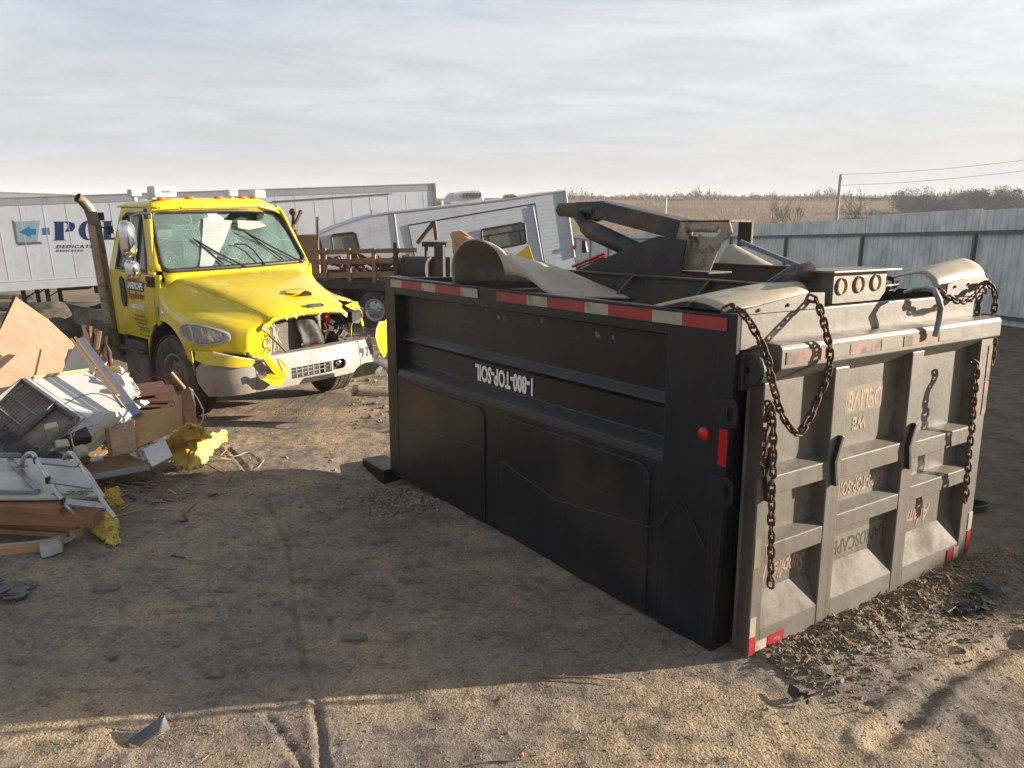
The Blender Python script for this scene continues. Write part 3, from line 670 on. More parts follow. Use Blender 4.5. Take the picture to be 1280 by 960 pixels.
# smooth the stations
def dens(row, k=5):
    o_ = []; pts = [Vector(p) for p in row]
    for i in range(len(pts) - 1):
        p0 = pts[max(i - 1, 0)]; p1 = pts[i]; p2 = pts[i + 1]; p3 = pts[min(i + 2, len(pts) - 1)]
        for m_ in range(k):
            t_ = m_ / k; o_.append(.5 * ((2 * p1) + (p2 - p0) * t_ + (2 * p0 - 5 * p1 + 4 * p2 - p3) * t_ ** 2 + (-p0 + 3 * p1 - 3 * p2 + p3) * t_ ** 3))
    o_.append(pts[-1]); return o_
# ---- poly fenders rolled over the rear corners
def fender(u1, u2, base_h, v_front, v_back, rise, name='fender', mtl=m_poly, skirt=.10, parent=dump):
    P_ = []; nu, nv = 26, 12
    for i in range(nu + 1):
        a = i / nu; row = []
        for j in range(nv + 1):
            c_ = j / nv; v_ = v_front + (v_back - v_front) * c_
            hh = base_h + rise * math.sin(math.pi * min(1, a * 1.0)) ** .55 * (1 - .8 * c_ ** 1.6)
            u_ = u1 + (u2 - u1) * a - .05 * c_ * (a - .5)
            row.append((u_, v_, hh))
        P_.append(row)
    q = P(); q.grid(P_, .012)
    o_ = q.build(name, mtl, parent, smooth=True)
    return o_
def fender2(cu, hw, base_h, rise, vf, vb, skew, taper):
    P_ = []; nu, nv = 28, 14
    for i in range(nu + 1):
        an = math.pi * i / nu; row = []
        for j in range(nv + 1):
            c_ = j / nv; k = 1 - taper * c_
            row.append((cu - math.cos(an) * hw * k + skew * c_, vf + (vb - vf) * c_, base_h + max(0, math.sin(an)) ** .8 * rise * (1 - .75 * c_ ** 1.5)))
        P_.append(row)
    return P_
def dvl(px, py, u_):                     # body coordinates on a plane parallel to the near side
    d = DR.transposed() @ ray(px, py); o_ = DR.transposed() @ (Vector((0, 0, CAMH)) - DA); return o_ + d * ((u_ - o_[0]) / d[0])
def arch(near, far, u1, u2, nm, par, bul=.03, k=5):
    A_ = dens([dvl(px, py, u1) for px, py in near], k); B_ = dens([dvl(px, py, u2) for px, py in far], k); rows_ = []
    for a_, b2 in zip(A_, B_): rows_.append([a_.lerp(b2, t_) + Vector((0, 0, bul * 4 * t_ * (1 - t_))) for t_ in np.linspace(0, 1, 11)])
    q_ = P(); q_.grid(rows_, .011); return q_.build(nm, m_poly, par, smooth=True)
arch([(908, 391), (896, 386), (880, 380), (860, 377), (838, 381), (812, 387), (783, 393)], [(1010, 378), (1008, 364), (1000, 355), (986, 352), (962, 355), (930, 361), (890, 369)], .02, .72, 'fender', dump, .012)
arch([(1168, 364), (1165, 352), (1157, 345), (1149, 342), (1130, 345), (1110, 350), (1090, 357)], [(1231, 354), (1227, 338), (1217, 329), (1204, 325), (1188, 328), (1160, 336), (1120, 348)], 2.10, 2.66, 'fender', dump, .01)
q = P(); q.prism([(.04, -.012, 1.957), (.74, -.012, 1.957), (.735, -.012, 2.045), (.60, -.012, 2.05), (.3, -.012, 2.015), (.05, -.012, 1.985)], (0, .012, 0)); q.build('fender_flap', m_beige, dump)
q = P(); q.prism([(2.10, -.02, 1.95), (2.67, -.02, 1.95), (2.665, -.02, 2.06), (2.6, -.02, 2.075), (2.3, -.02, 2.07), (2.11, -.02, 2.04)], (0, .012, 0)); q.build('fender_flap', m_beige, dump)
q = P()
for u_, h_ in ((.15, 1.975), (.40, 1.99), (.65, 2.0), (2.2, 2.02), (2.38, 2.03), (2.56, 2.03)):
    q = P(); q.lathe([(0, .012), (.008, .01), (.011, 0)], (u_, -.012 if u_ < 1 else -.02, h_), (0, -1, 0), 10); q.build('bolt', m_rusty, dump)
# rear light box with three round holes lamps
lb = P(); mpb = lambda a, c_, t_: (a, .02 + t_, c_)
circ = lambda cx_, cz_, r_, k=20: [(cx_ + r_ * math.cos(6.2832 * i / k), cz_ + r_ * math.sin(6.2832 * i / k)) for i in range(k)]
lb.plate([(.86, 1.97), (1.36, 1.97), (1.42, 2.02), (1.42, 2.15), (.86, 2.15)], [circ(.94, 2.07, .05), circ(1.12, 2.075, .05), circ(1.30, 2.08, .05)], mpb, .012)
lb.bb((.80, -.02, 2.15), (1.52, .28, 2.163)); lb.bb((.86, .03, 1.97), (.872, .26, 2.15)); lb.bb((1.40, .032, 2.0), (1.412, .26, 2.15))
lbo = lb.build('light_box', m_beige, dump, bevel=.003)
for cx_, cz_ in ((.94, 2.07), (1.12, 2.075), (1.30, 2.08)):
    q = P(); q.lathe([(.049, .0), (.053, .008), (.047, .014), (.042, .004), (0, .006)], (cx_, .022, cz_), (0, -1, 0), 24); q.build('marker_light', m_tan, lbo, smooth='auto')
q = P(); q.tube([(.60, .25, 2.05), (.75, .22, 2.13), (.86, .18, 2.15)], .06, 10); q.build('bearing_tube', m_hoist, dump, smooth='auto')
q = P()
for k in range(5): q.tube([(1.5 + rr_.uniform(0, .05), .1 + rr_.uniform(0, .2), 2.12), (1.55 + rr_.uniform(0, .1), .1, 2.0 + rr_.uniform(0, .1)), (1.62 + rr_.uniform(0, .1), .1, 2.05 + rr_.uniform(-.06, .05)), (1.75, .15, 1.98)], .008, 6)
q.build('loose_wiring', m_blk, dump)
# ---- hoist
hoist = empty('hoist', (0, 0, 0)); hoist.parent = dump
uh = 1.30
q = P(); q.beam((uh, 2.50, 2.555), (uh, 1.50, 2.375), .17, .15, (0, 0, 1)); q.build('lift_arm', m_hoist, hoist, bevel=.008)
q = P(); q.tube([(uh, 2.62, 2.55), (uh, 3.10, 2.575)], [.088, .062], 20); q.beam((uh, 2.86, 2.56), (uh, 2.47, 2.56), .15, .15); q.build('arm_head', m_hoist, hoist, bevel=.006, smooth='auto')
q = P(); q.lathe([(.028, 0), (.028, .05), (.05, .055), (.062, .05), (.062, -.02)], (uh, 3.10, 2.575), (0, 1, 0), 20); q.build('pivot_socket', m_under, hoist, smooth='auto')
q = P(); q.tube([(uh - .1, 2.68, 2.42), (uh - .1, 2.60, 2.39), (uh - .1, 2.08, 2.24), (uh - .1, 1.80, 2.155)], [.062, .078, .078, .07], 20); q.tube([(uh - .1, 2.78, 2.52), (uh - .1, 2.66, 2.41)], .05, 12); q.tube([(uh - .1, 2.70, 2.30), (uh - .1, 2.68, 2.20)], [.02, .032], 10); q.build('hydraulic_cylinder', m_hoist, hoist, smooth='auto')
q = P(); q.prism([dvl(px, py, uh - .21) for px, py in ((736, 331), (765, 319), (800, 303), (822, 295), (858, 300), (850, 342), (850, 352), (712, 352), (716, 342))], (.014, 0, 0)); q.build('hoist_plate', m_blackin, hoist, bevel=.003)
q = P(); mpk = lambda a, c_, t_: (uh - .085 - t_, a, c_)
slot = [(1.45, 2.38), (1.45, 2.35), (1.22, 2.345), (1.17, 2.39), (1.20, 2.41), (1.215, 2.375)]
q.plate([(1.56, 2.475), (1.10, 2.45), (1.07, 2.38), (1.17, 2.30), (1.26, 2.10), (1.66, 2.09), (1.68, 2.13)], [slot], mpk, .014)
q.build('hinge_bracket', m_tan, hoist, bevel=.003)
q = P(); q.bb((uh - .10, 1.10, 2.45), (uh + .14, 1.56, 2.465)); q.build('bracket_flange', m_hoist, hoist, bevel=.003)
q = P(); q.bb((uh - .12, 1.25, 2.075), (uh + .14, 1.70, 2.09)); q.build('bracket_flange', m_hoist, hoist, bevel=.003)
q = P(); q.tube([(uh - .13, 1.42, 2.405), (uh - .13, 1.19, 2.40)], .022, 10); q.build('pin', m_tan, hoist, bevel=.003)
q = P(); q.bb((uh + .05, 1.02, 2.28), (uh + .07, 1.14, 2.45)); q.build('bracket_flange', m_blackin, hoist)
q = P(); q.bb((1.5, .5, 1.72), (1.52, 1.6, 2.02)); q.build('hoist_frame', m_blackin, hoist)
# ---- things lying on and hanging from the body
def place_in(o_, par=dump): o_.matrix_world = par.matrix_world; return o_
def chain(path, label, group='chains on the tailgate', pitch=.046, r=.0078):
    pts = [Vector(p) for p in path]; dense = [pts[0]]
    # Catmull-Rom
    for i in range(len(pts) - 1):
        p0 = pts[max(i - 1, 0)]; p1 = pts[i]; p2 = pts[i + 1]; p3 = pts[min(i + 2, len(pts) - 1)]
        for k in range(1, 13):
            t_ = k / 12; dense.append(.5 * ((2 * p1) + (p2 - p0) * t_ + (2 * p0 - 5 * p1 + 4 * p2 - p3) * t_ ** 2 + (-p0 + 3 * p1 - 3 * p2 + p3) * t_ ** 3))
    s_ = [0]
    for a, b_ in zip(dense[:-1], dense[1:]): s_.append(s_[-1] + (b_ - a).length)
    tot = s_[-1]; nn = int(tot / pitch); q = P(); sa = Vector((1, 0.15, 0))
    for k in range(nn):
        d_ = (k + .5) * tot / nn; i = max(0, np.searchsorted(s_, d_) - 1); f_ = (d_ - s_[i]) / (s_[i + 1] - s_[i]); c_ = dense[i].lerp(dense[i + 1], f_)
        t_ = (dense[min(i + 2, len(dense) - 1)] - dense[max(i - 1, 0)]).normalized()
        a = (sa - t_ * sa.dot(t_)).normalized(); b_ = t_.cross(a)
        ang = (0 if k % 2 else math.pi / 2) + rr_.uniform(-.25, .25); e = a * math.cos(ang) + b_ * math.sin(ang); c_ = c_ + e * rr_.uniform(-.003, .003)
        nrm = t_.cross(e); hl, hw_ = pitch * .5 + r * .4, .0165
        loop = []
        for m_ in range(6): an = math.pi * m_ / 5; loop.append(c_ + t_ * (hl + hw_ * math.sin(an) - hw_ * .5) + e * (hw_ * math.cos(an)))
        for m_ in range(6): an = math.pi * m_ / 5; loop.append(c_ - t_ * (hl + hw_ * math.sin(an) - hw_ * .5) - e * (hw_ * math.cos(an)))
        vs = []; nl = len(loop)
        for m_, p_ in enumerate(loop):
            tg_ = (loop[(m_ + 1) % nl] - loop[m_ - 1]).normalized(); o1 = tg_.cross(nrm)
            for z_ in range(6): an = 6.2832 * z_ / 6; vs.append(p_ + o1 * math.cos(an) * r + nrm * math.sin(an) * r)
        q.add(vs, [(m_ * 6 + z_, m_ * 6 + (z_ + 1) % 6, ((m_ + 1) % nl) * 6 + (z_ + 1) % 6, ((m_ + 1) % nl) * 6 + z_) for m_ in range(nl) for z_ in range(6)])
    o_ = place_in(q.build('chain', m_chain, smooth=True)); tag(o_, label, 'chain', group); return o_
def dl(px, py, v_):                      # body coordinates of a pixel on a plane parallel to the tailgate
    d = DR.transposed() @ ray(px, py); o_ = DR.transposed() @ (Vector((0, 0, CAMH)) - DA); return o_ + d * ((v_ - o_[1]) / d[1])
chain([dl(905, 388, -.03), dl(917, 384, -.07), dl(931, 394, -.12), dl(945, 415, -.165), dl(958, 445, -.185), dl(966, 480, -.19), dl(978, 518, -.20), dl(996, 541, -.20), dl(1010, 525, -.20), dl(1022, 500, -.19), dl(1034, 470, -.185), dl(1038, 440, -.18), dl(1033, 415, -.165), dl(1026, 390, -.09), dl(1020, 376, -.04), dl(1010, 371, -.01)], 'rusty chain hanging in a loop over the left corner of the beige tailgate')
chain([dl(960, 503, -.19), dl(966, 520, -.195), dl(967, 560, -.20), dl(965, 620, -.20), dl(963, 733, -.20)], 'long rusty chain hanging straight down in front of the left tailgate column')
chain([dl(967, 505, -.16), dl(958, 520, -.16), dl(955, 550, -.16), dl(951, 596, -.16)], 'short rusty chain end beside the left edge of the tailgate')
chain([dl(1172, 363, -.09), dl(1185, 371, -.12), dl(1200, 377, -.13), dl(1213, 374, -.12), dl(1225, 362, -.08), dl(1233, 353, -.04)], 'rusty chain draped across the top of the right fender flap')
chain([dl(1233, 352, -.07), dl(1242, 362, -.05), dl(1244, 380, -.06), dl(1240, 400, -.05), dl(1243, 425, -.04), dl(1240, 455, -.03)], 'rusty chain falling over the top right corner of the body')
chain([dl(1215, 451, -.155), dl(1221, 458, -.17), dl(1219, 480, -.19), dl(1216, 520, -.19), dl(1211, 570, -.19), dl(1207, 627, -.19)], 'rusty chain hanging down the right tailgate column')
q = P(); pp = [dl(1132, 366, .15), dl(1148, 361, .0), dl(1160, 360, -.10), dl(1168, 363, -.16), dl(1173, 373, -.19), dl(1176, 385, -.19), dl(1174, 400, -.185), dl(1169, 421, -.18)]
q.tube(pp, .0185, 14); o = place_in(q.build('bent_pipe', m_pipe, smooth='auto')); tag(o, 'bent grey steel pipe hooked over the top of the beige tailgate', 'pipe')
# long loose steel bar behind the hoist
q = P(); q.beam(dl(925, 302, .9), dl(1012, 338, .5), .05, .03); o = place_in(q.build('steel_bar', mat('blue_grey_steel', (.20, .24, .30), .45, metal=.4))); tag(o, 'long blue grey flat bar sloping down behind the tan hoist bracket', 'bar')
# big loose fender lying over the near rail
def loft_fender(rows, th=.012, n_=24): 
    q = P(); q.grid(rows, th); return q
def dv(px, py, u_):                      # body coordinates on a plane parallel to the near side
    d = DR.transposed() @ ray(px, py); o_ = DR.transposed() @ (Vector((0, 0, CAMH)) - DA); return o_ + d * ((u_ - o_[0]) / d[0])
rows = []
for (lu, lv, lh), (rx_, ry_, ru), (fx_, fy_, fu) in (
    ((.05, 3.02, 1.95), (587, 299, .05), (632, 344, .05)), ((.30, 3.10, 1.95), (603, 303, .16), (640, 344, .06)), ((.52, 3.02, 1.95), (622, 311, .27), (648, 345, .08)), ((.75, 2.75, 1.95), (650, 321, .40), (662, 350, .10)),
    ((.88, 2.35, 1.95), (683, 331, .50), (684, 366, .12)), ((.88, 1.95, 1.93), (708, 350, .50), (702, 369, .20)), ((.75, 1.62, 1.90), (724, 371, .38), (716, 373, .30))):
    Lp = Vector((lu, lv, lh)); Rg = dvl(rx_, ry_, ru); Fp = dvl(fx_, fy_, fu); c_ = (Lp + Fp) / 2; row = []
    for t_ in np.linspace(0, math.pi, 25): row.append(c_ - (Fp - Lp) / -2 * -math.cos(t_) + (Rg - c_) * max(0, math.sin(t_)) ** .85)
    rows.append(row)
cols_ = [dens([r_[k] for r_ in rows], 5) for k in range(25)]
q = P(); q.grid(cols_, .012); o = q.build('loose_fender', m_poly, smooth=True)
place_in(o); tag(o, 'beige half round fender lying open end towards the yellow truck on the overturned body', 'fender')
# second loose fender behind the hoist bracket
rows = [[(2.02 - math.cos(math.pi * i / 16) * .16, v_, 1.97 + math.sin(math.pi * i / 16) * (.30 - .12 * k)) for k, v_ in enumerate((1.75, 1.45, 1.15, .9))] for i in range(17)]
q = P(); q.grid([dens(r, 4) for r in rows], .012); o = place_in(q.build('loose_fender', m_poly, smooth=True)); tag(o, 'pale fender end showing behind the tan hoist bracket', 'fender')
q = P(); q.tube([dv(716, 333, 1.6), dv(757, 316, 1.45)], .016, 8); q.tube([dv(722, 335, 1.6), dv(757, 320, 1.45)], .009, 8); o = place_in(q.build('strut', m_redpaint)); tag(o, 'red metal strut under the hoist cylinder', 'strut')
q = P(); q.prism([dv(645, 318, .95), dv(661, 306, .95), dv(667, 325, .95), dv(664, 330, .95), dv(646, 326, .95)], (.01, .01, 0)); o = place_in(q.build('yellow_scrap_panel', m_yellow)); tag(o, 'small bright yellow scrap of bodywork behind the loose fender', 'scrap')
q = P()
for (a, b_, c_) in (((565, 292), (577, 320), .05), ((572, 291), (592, 302), .06), ((568, 290), (570, 318), .04)): q.beam(dv(a[0], a[1], .95), dv(b_[0], b_[1], .85), c_, .03)
q.prism([dv(564, 290, .9), dv(575, 288, .9), dv(598, 304, .9), dv(580, 312, .9), dv(566, 318, .9)], (.03, 0, 0))
o = place_in(q.build('broken_timber', m_plyo, bevel=.003)); tag(o, 'splintered orange timber end sticking up behind the loose fender', 'timber')
# ------------------------------------------------------------------ yellow truck
TO = Vector((-3.293, 10.39, -.115)); TRM = rotm('Z', .855) @ rotm('Y', -.02)
truck = frame_empty('wrecked_truck', TO, TRM, 1.062)
tag(truck, 'yellow day cab truck with a smashed front end, cracked windscreen and silver bumper', 'truck')
def crv(pts, x):                          # smooth interpolation through (x, y) pairs
    pts = sorted(pts)
    if x <= pts[0][0]: return pts[0][1]
    if x >= pts[-1][0]: return pts[-1][1]
    for i in range(len(pts) - 1):
        if pts[i][0] <= x <= pts[i + 1][0]:
            p1, p2 = pts[i], pts[i + 1]; p0 = pts[max(i - 1, 0)]; p3 = pts[min(i + 2, len(pts) - 1)]
            h = p2[0] - p1[0]; t_ = (x - p1[0]) / h
            m1 = (p2[1] - p0[1]) / max(1e-6, p2[0] - p0[0]) * h; m2 = (p3[1] - p1[1]) / max(1e-6, p3[0] - p1[0]) * h
            return (2 * t_ ** 3 - 3 * t_ ** 2 + 1) * p1[1] + (t_ ** 3 - 2 * t_ ** 2 + t_) * m1 + (-2 * t_ ** 3 + 3 * t_ ** 2) * p2[1] + (t_ ** 3 - t_ ** 2) * m2
AV, AH, AR = .27, .55, .59                # wheel arch centre and radius
def cabw(h, v=1.1):                       # half width of the cab
    w_ = 1.085 if h <= 1.66 else 1.085 - .235 * (h - 1.66)
    return w_ - .03 * max(0, (.75 - v)) - (.02 if h < 1.0 else 0)
# cab shell
def side_map(sg):
    return lambda a, c_, t_: (sg * (cabw(c_, a) - t_), a, c_)
arc = [(AV + AR * math.cos(an), AH + AR * math.sin(an)) for an in [rad(x) for x in range(8, 74, 8)]]
cab = None
for sg in (-1, 1):
    q = P()
    # lower rear quarter and sill around the door, upper frame with the window opening
    q.plate([(1.50, .84), (1.72, .84), (1.72, 1.66), (1.50, 1.66)], [], side_map(sg), .03)
    q.plate([(.50, 1.66), (1.72, 1.66), (1.60, 2.38), (1.52, 2.43), (.90, 2.43), (.80, 2.36)], [[(.70, 1.70), (1.50, 1.70), (1.46, 2.30), (1.38, 2.34), (.98, 2.34), (.92, 2.30)]], side_map(sg), .035)
    q.prism([(sg * 1.08, .44, 1.10), (sg * 1.08, .54, 1.05), (sg * 1.085, .54, 1.66), (sg * 1.05, .42, 1.66)], (-sg * .03, 0, 0))
    part = q.build('cab_side', m_yellow, truck, bevel=.006)
    if sg > 0: part['label'] = 'far cab side'
q = P()   # rear wall with window
q.plate([(-1.07, .84), (1.07, .84), (1.085, 1.66), (.90, 2.43), (-.90, 2.43), (-1.085, 1.66)], [[(-.55, 1.72), (.55, 1.72), (.50, 2.2), (-.50, 2.2)]], lambda a, c_, t_: (a, 1.70 - .12 * max(0, c_ - 1.66) / .77 - t_, c_), .03)
q.build('rear_wall', m_yellowd, truck)
q = P(); q.prism([(-.55, 1.67, 1.72), (.55, 1.67, 1.72), (.50, 1.60, 2.2), (-.50, 1.60, 2.2)], (0, .006, 0)); q.build('rear_window', m_sglass, truck)
# roof
rows = []
for i in range(15):
    v_ = .78 + i * (1.66 - .78) / 14; row = []
    for j in range(21):
        s_ = -1 + 2 * j / 20; u_ = s_ * .915
        e = 1 - abs(s_) ** 5; f_ = max(0, 1 - abs((v_ - 1.22) / .46) ** 4)
        h_ = 2.425 + .095 * max(0, e) ** .6 * max(0, f_) ** .5
        if u_ > .55 and v_ < 1.1: h_ -= .05 * (u_ - .55) / .36; u_ -= .06 * (u_ - .55) / .36
        if i == 0: h_ -= .055
        row.append((u_, v_ + (.03 * abs(s_) ** 3 if i < 3 else 0), h_))
    rows.append(row)
q = P(); q.grid(rows, .02); q.build('roof', m_yellow, truck, smooth=True)
# door on the viewer side, its far twin plain
for sg in (-1, 1):
    dr = P()
    dr.plate([(.54, 1.655), (1.49, 1.655), (1.49, .90), (1.44, .855), (.86, .855)] + [(a + .03, c_ + .01) for a, c_ in arc if c_ < 1.05] + [(.56, 1.08)], [], lambda a, c_, t_, sg=sg: (sg * (cabw(c_, a) + .006 - t_), a, c_), .03)
    door = dr.build('door', m_yellow if sg < 0 else m_yellowd, truck, bevel=.006)
    if sg > 0: door['label'] = 'far door'
    q = P(); q.plate([(.66, 1.675), (1.53, 1.675), (1.49, 2.31), (1.39, 2.37), (.96, 2.37), (.88, 2.32)], [[(.71, 1.71), (1.49, 1.71), (1.455, 2.29), (1.38, 2.33), (.98, 2.33), (.925, 2.29)]], lambda a, c_, t_, sg=sg: (sg * (cabw(c_, a) + .010 - t_), a, c_), .03); q.build('window_seal', m_blk, door)
    q = P(); q.plate([(.70, 1.70), (1.50, 1.70), (1.46, 2.30), (1.38, 2.34), (.98, 2.34), (.92, 2.30)], [], lambda a, c_, t_, sg=sg: (sg * (cabw(c_, a) - .02 - t_), a, c_), .005); q.build('side_window', m_sglass, door)
    q = P(); q.beam((sg * (cabw(1.7) - .005), .98, 1.70), (sg * (cabw(2.33) - .005), 1.02, 2.33), .03, .02); q.build('window_divider', m_blk, door)
    if sg < 0:
        q = P(); q.plate([(1.42, 1.56), (1.36, 1.60), (1.29, 1.56), (1.27, 1.36), (1.30, 1.24), (1.36, 1.22), (1.41, 1.28)], [], lambda a, c_, t_: (-(cabw(c_, a) + .022 - t_), a, c_), .02); q.build('handle', m_blk, door, bevel=.006)
        # signwriting on the door
        def sx_(u_, h_): return (-(cabw(h_) + .010), u_, h_)
        def dt_(txt, size, v_, h_, mtl, **kw):
            q_ = text_mb(txt, size, TR(sx_(v_, h_), (0, -1, 0), (0, 0, 1)), depth=.0012, **kw); q_.build('lettering', mtl, door)
        q = P(); q.plate([(1.22, 1.44), (.80, 1.44), (.78, 1.46), (.78, 1.545), (.80, 1.56), (1.22, 1.56), (1.24, 1.54), (1.24, 1.46)], [], lambda a, c_, t_: (-(cabw(c_, a) + .0085 - t_), a, c_), .002); q.build('name_panel', m_letk, door)
        dt_('LANDSCAPE', .115, 1.01, 1.50, m_letw, sx=.66, off=.004); dt_('Adams', .12, 1.02, 1.60, m_letr, shear=.4, off=.004, sx=.9); dt_('Supplies inc', .115, 1.01, 1.385, m_letr, shear=.35, off=.004, sx=.78)
        dt_('1-800-TOP-SOIL', .085, .99, 1.245, m_letw, off=.004, sx=.60)
        q = P()
        for h_, a, b_ in ((1.14, 1.10, .84), (1.09, 1.12, .82), (1.05, 1.08, .80), (1.0, 1.05, .80), (.96, 1.06, .82), (.90, 1.05, .78)):
            v_ = a
            while v_ > b_:
                w_ = rr_.uniform(.015, .05); q.bb((-(cabw(h_) + .0085), v_, h_ - .010), (-(cabw(h_) + .007), v_ - w_, h_ + .008)); v_ -= w_ + .012
        q.build('small_print', mat('faded_print', (.22, .18, .03), .6), door)
# windscreen
def ws(a, c_):                            # a across -1..1, c_ up 0..1
    w_ = .985 - .115 * c_; v_ = .40 + .42 * c_ + .07 * a * a; u_ = a * w_
    h_ = 1.70 + .675 * c_
    if a > .3 and c_ > .6: v_ += .05 * (a - .3) * (c_ - .6) * 3; h_ -= .05 * (c_ - .6) * (a - .3) * 2
    return Vector((u_, v_, h_))
hole = [(.22, .99), (.12, .90), (.0, .82), (-.02, .76), (.10, .80), (.2, .74), (.36, .80), (.52, .78), (.70, .86), (.78, .99)]
hole2 = [(-.12, .66), (-.02, .70), (.06, .76), (.02, .70), (-.06, .64)]
def inside(p, poly):
    x, y = p; r = False
    for i in range(len(poly)):
        x1, y1 = poly[i]; x2, y2 = poly[i - 1]
        if (y1 > y) != (y2 > y) and x < (x2 - x1) * (y - y1) / (y2 - y1) + x1: r = not r
    return r
na, nc = 96, 48; rows = []
for i in range(na + 1):
    a = -1 + 2 * i / na; row = []
    for j in range(nc + 1):
        c_ = j / nc; p = ws(a, c_)
        sag = math.exp(-((a - .25) / .4) ** 2 - ((c_ - .78) / .22) ** 2); p = p + Vector((0, .10 * sag, -.01 * sag))
        p += Vector((0, .012 * (math.sin(a * 9 + c_ * 5) * math.sin(c_ * 11 - a * 4)), 0)) * min(1, (1 - abs(a)) * 6) * min(1, c_ * 6) * min(1, (1 - c_) * 6)
        row.append(p)
    rows.append(row)
q = P(); q.grid(rows, 0, lambda i, j: inside((-1 + 2 * (i + .5) / na, (j + .5) / nc), hole)); wsh = q.build('windscreen', m_glass, truck, smooth=True)
per = [ws(a, 0) for a in np.linspace(-.93, .93, 15)] + [ws(.985, .04)] + [ws(1, c_) for c_ in np.linspace(.12, .88, 9)] + [ws(.985, .97)] + [ws(a, 1) for a in np.linspace(.93, -.93, 15)] + [ws(-.985, .97)] + [ws(-1, c_) for c_ in np.linspace(.88, .12, 9)] + [ws(-.985, .04)]
per.append(per[0]); per = [p + Vector((0, -.012, 0)) for p in per]
q = P(); q.tube(per, .030, 8, cap=False); q.build('seal', m_blk, wsh, smooth=True)
# body colour between windscreen and roof, pillars
q = P()
hdr = [ws(a, 1.0) for a in np.linspace(-1, 1, 13)]
q.grid([[p + Vector((0, .0, .0)) for p in hdr], [Vector((p.x * 1.01, .80 + .03 * abs(p.x) ** 3, min(2.44, p.z + .065))) for p in hdr]], .02)
q.build('header', m_yellow, truck, smooth=True)
for sg in (-1, 1):
    q = P(); a0 = [ws(sg * 1.0, c_) for c_ in np.linspace(0, 1, 9)]
    q.grid([a0, [Vector((sg * (cabw(p.z, .6) + .002), p.y + .13 - .06 * i / 8, p.z)) for i, p in enumerate(a0)]], .03); q.build('pillar', m_yellow, truck, smooth=True)
q = P(); q.grid([[ws(a, 0) + Vector((0, -.01, 0)) for a in np.linspace(-1, 1, 13)], [Vector((a * 1.0, .38, 1.63 - .02 * a * a)) for a in np.linspace(-1, 1, 13)], [Vector((a * 1.02, .42, 1.45)) for a in np.linspace(-1, 1, 13)]], .02); q.build('cowl', m_yellow, truck, smooth=True)
# things of the cab interior: dash, seats, wheel, lining, crumpled visor
q = P(); q.bb((-.95, .55, 1.35), (.95, .95, 1.60)); q.build('dashboard', m_blk, truck, bevel=.05)
for u_ in (-.5, .5):
    q = P(); q.bb((u_ - .25, 1.35, 1.3), (u_ + .25, 1.52, 2.02)); q.bb((u_ - .14, 1.40, 2.03), (u_ + .14, 1.5, 2.2)); q.bb((u_ - .26, 1.0, 1.15), (u_ + .26, 1.5, 1.32)); q.build('seat', m_seat, truck, bevel=.04)
q = P(); q.tube([(.5 + .22 * math.cos(x), .95 + .08 * math.sin(x), 1.62 + .18 * math.sin(x)) for x in np.linspace(0, 6.283, 25)], .016, 8, cap=False); q.build('steering_wheel', m_blk, truck, smooth=True)
q = P(); q.prism([(-1.0, 1.655, 1.0), (1.0, 1.655, 1.0), (1.03, 1.655, 1.66), (.86, 1.55, 2.38), (-.86, 1.55, 2.38), (-1.03, 1.655, 1.66)], (0, -.01, 0))
q = P(); q.plate([(-1.0, .95), (1.0, .95), (1.04, 1.66), (.87, 2.38), (-.87, 2.38), (-1.04, 1.66)], [[(-.56, 1.71), (.56, 1.71), (.51, 2.21), (-.51, 2.21)]], lambda a, c_, t_: (a, 1.65 - .12 * max(0, c_ - 1.66) / .77 - t_, c_), .008); q.bb((-.85, .85, 2.37), (.85, 1.55, 2.385)); q.build('cab_lining', m_cabin, truck)
q = P(); q.prism([ws(-.30, .93) + Vector((0, .02, 0)), ws(-.10, .995) + Vector((0, .02, 0)), ws(.04, .86) + Vector((0, .05, 0)), ws(-.02, .62) + Vector((0, .06, 0)), ws(-.10, .50) + Vector((0, .06, 0)), ws(-.26, .70) + Vector((0, .05, 0))], (0, -.008, .0)); q.build('torn_headliner', m_paper, truck)
q = P(); q.prism([ws(.22, .82), ws(.60, .80), ws(.66, .70), ws(.34, .64), ws(.18, .68)], (0, .01, 0)); q.build('sun_visor', m_cream, truck)
q = P(); q.grid([[ws(-.56 + (.16 + .26 * c_) * s_ + c_ * .26, .04 + c_ * .84 - .06 * s_ * c_) + Vector((0, -.022 - .006 * rr_.random(), 0)) for c_ in np.linspace(0, 1, 7)] for s_ in np.linspace(0, 1, 5)], .003); q.build('loose_glass_sheet', glass('crazed_glass', (.75, .82, .80), crack=.3, haze_=.42, hcol=(.70, .76, .72)), truck)
# wipers
for a0, a1, c1 in ((-.05, -.52, .50), (.84, .22, .62)):
    q = P(); o0 = Vector((0, -.05, 0)); q.tube([ws(a0 + .08, -.02) + o0, ws((a0 + a1) / 2, c1 * .52) + o0, ws(a1, c1) + o0], .011, 6); q.tube([ws(a0 - .20, .06) + o0 * .7, ws(a1 - .02, c1 + .03) + o0 * .7], .009, 6)
    q.build('wiper', m_blk, truck)
q = P(); q.tube([ws(-.02, .40) + Vector((0, -.06, 0)), ws(.12, .39) + Vector((0, -.09, 0)), ws(.22, .28) + Vector((0, -.07, 0)), ws(.30, .0) + Vector((0, -.06, 0))], .010, 6); q.build('wiper', m_blk, truck)
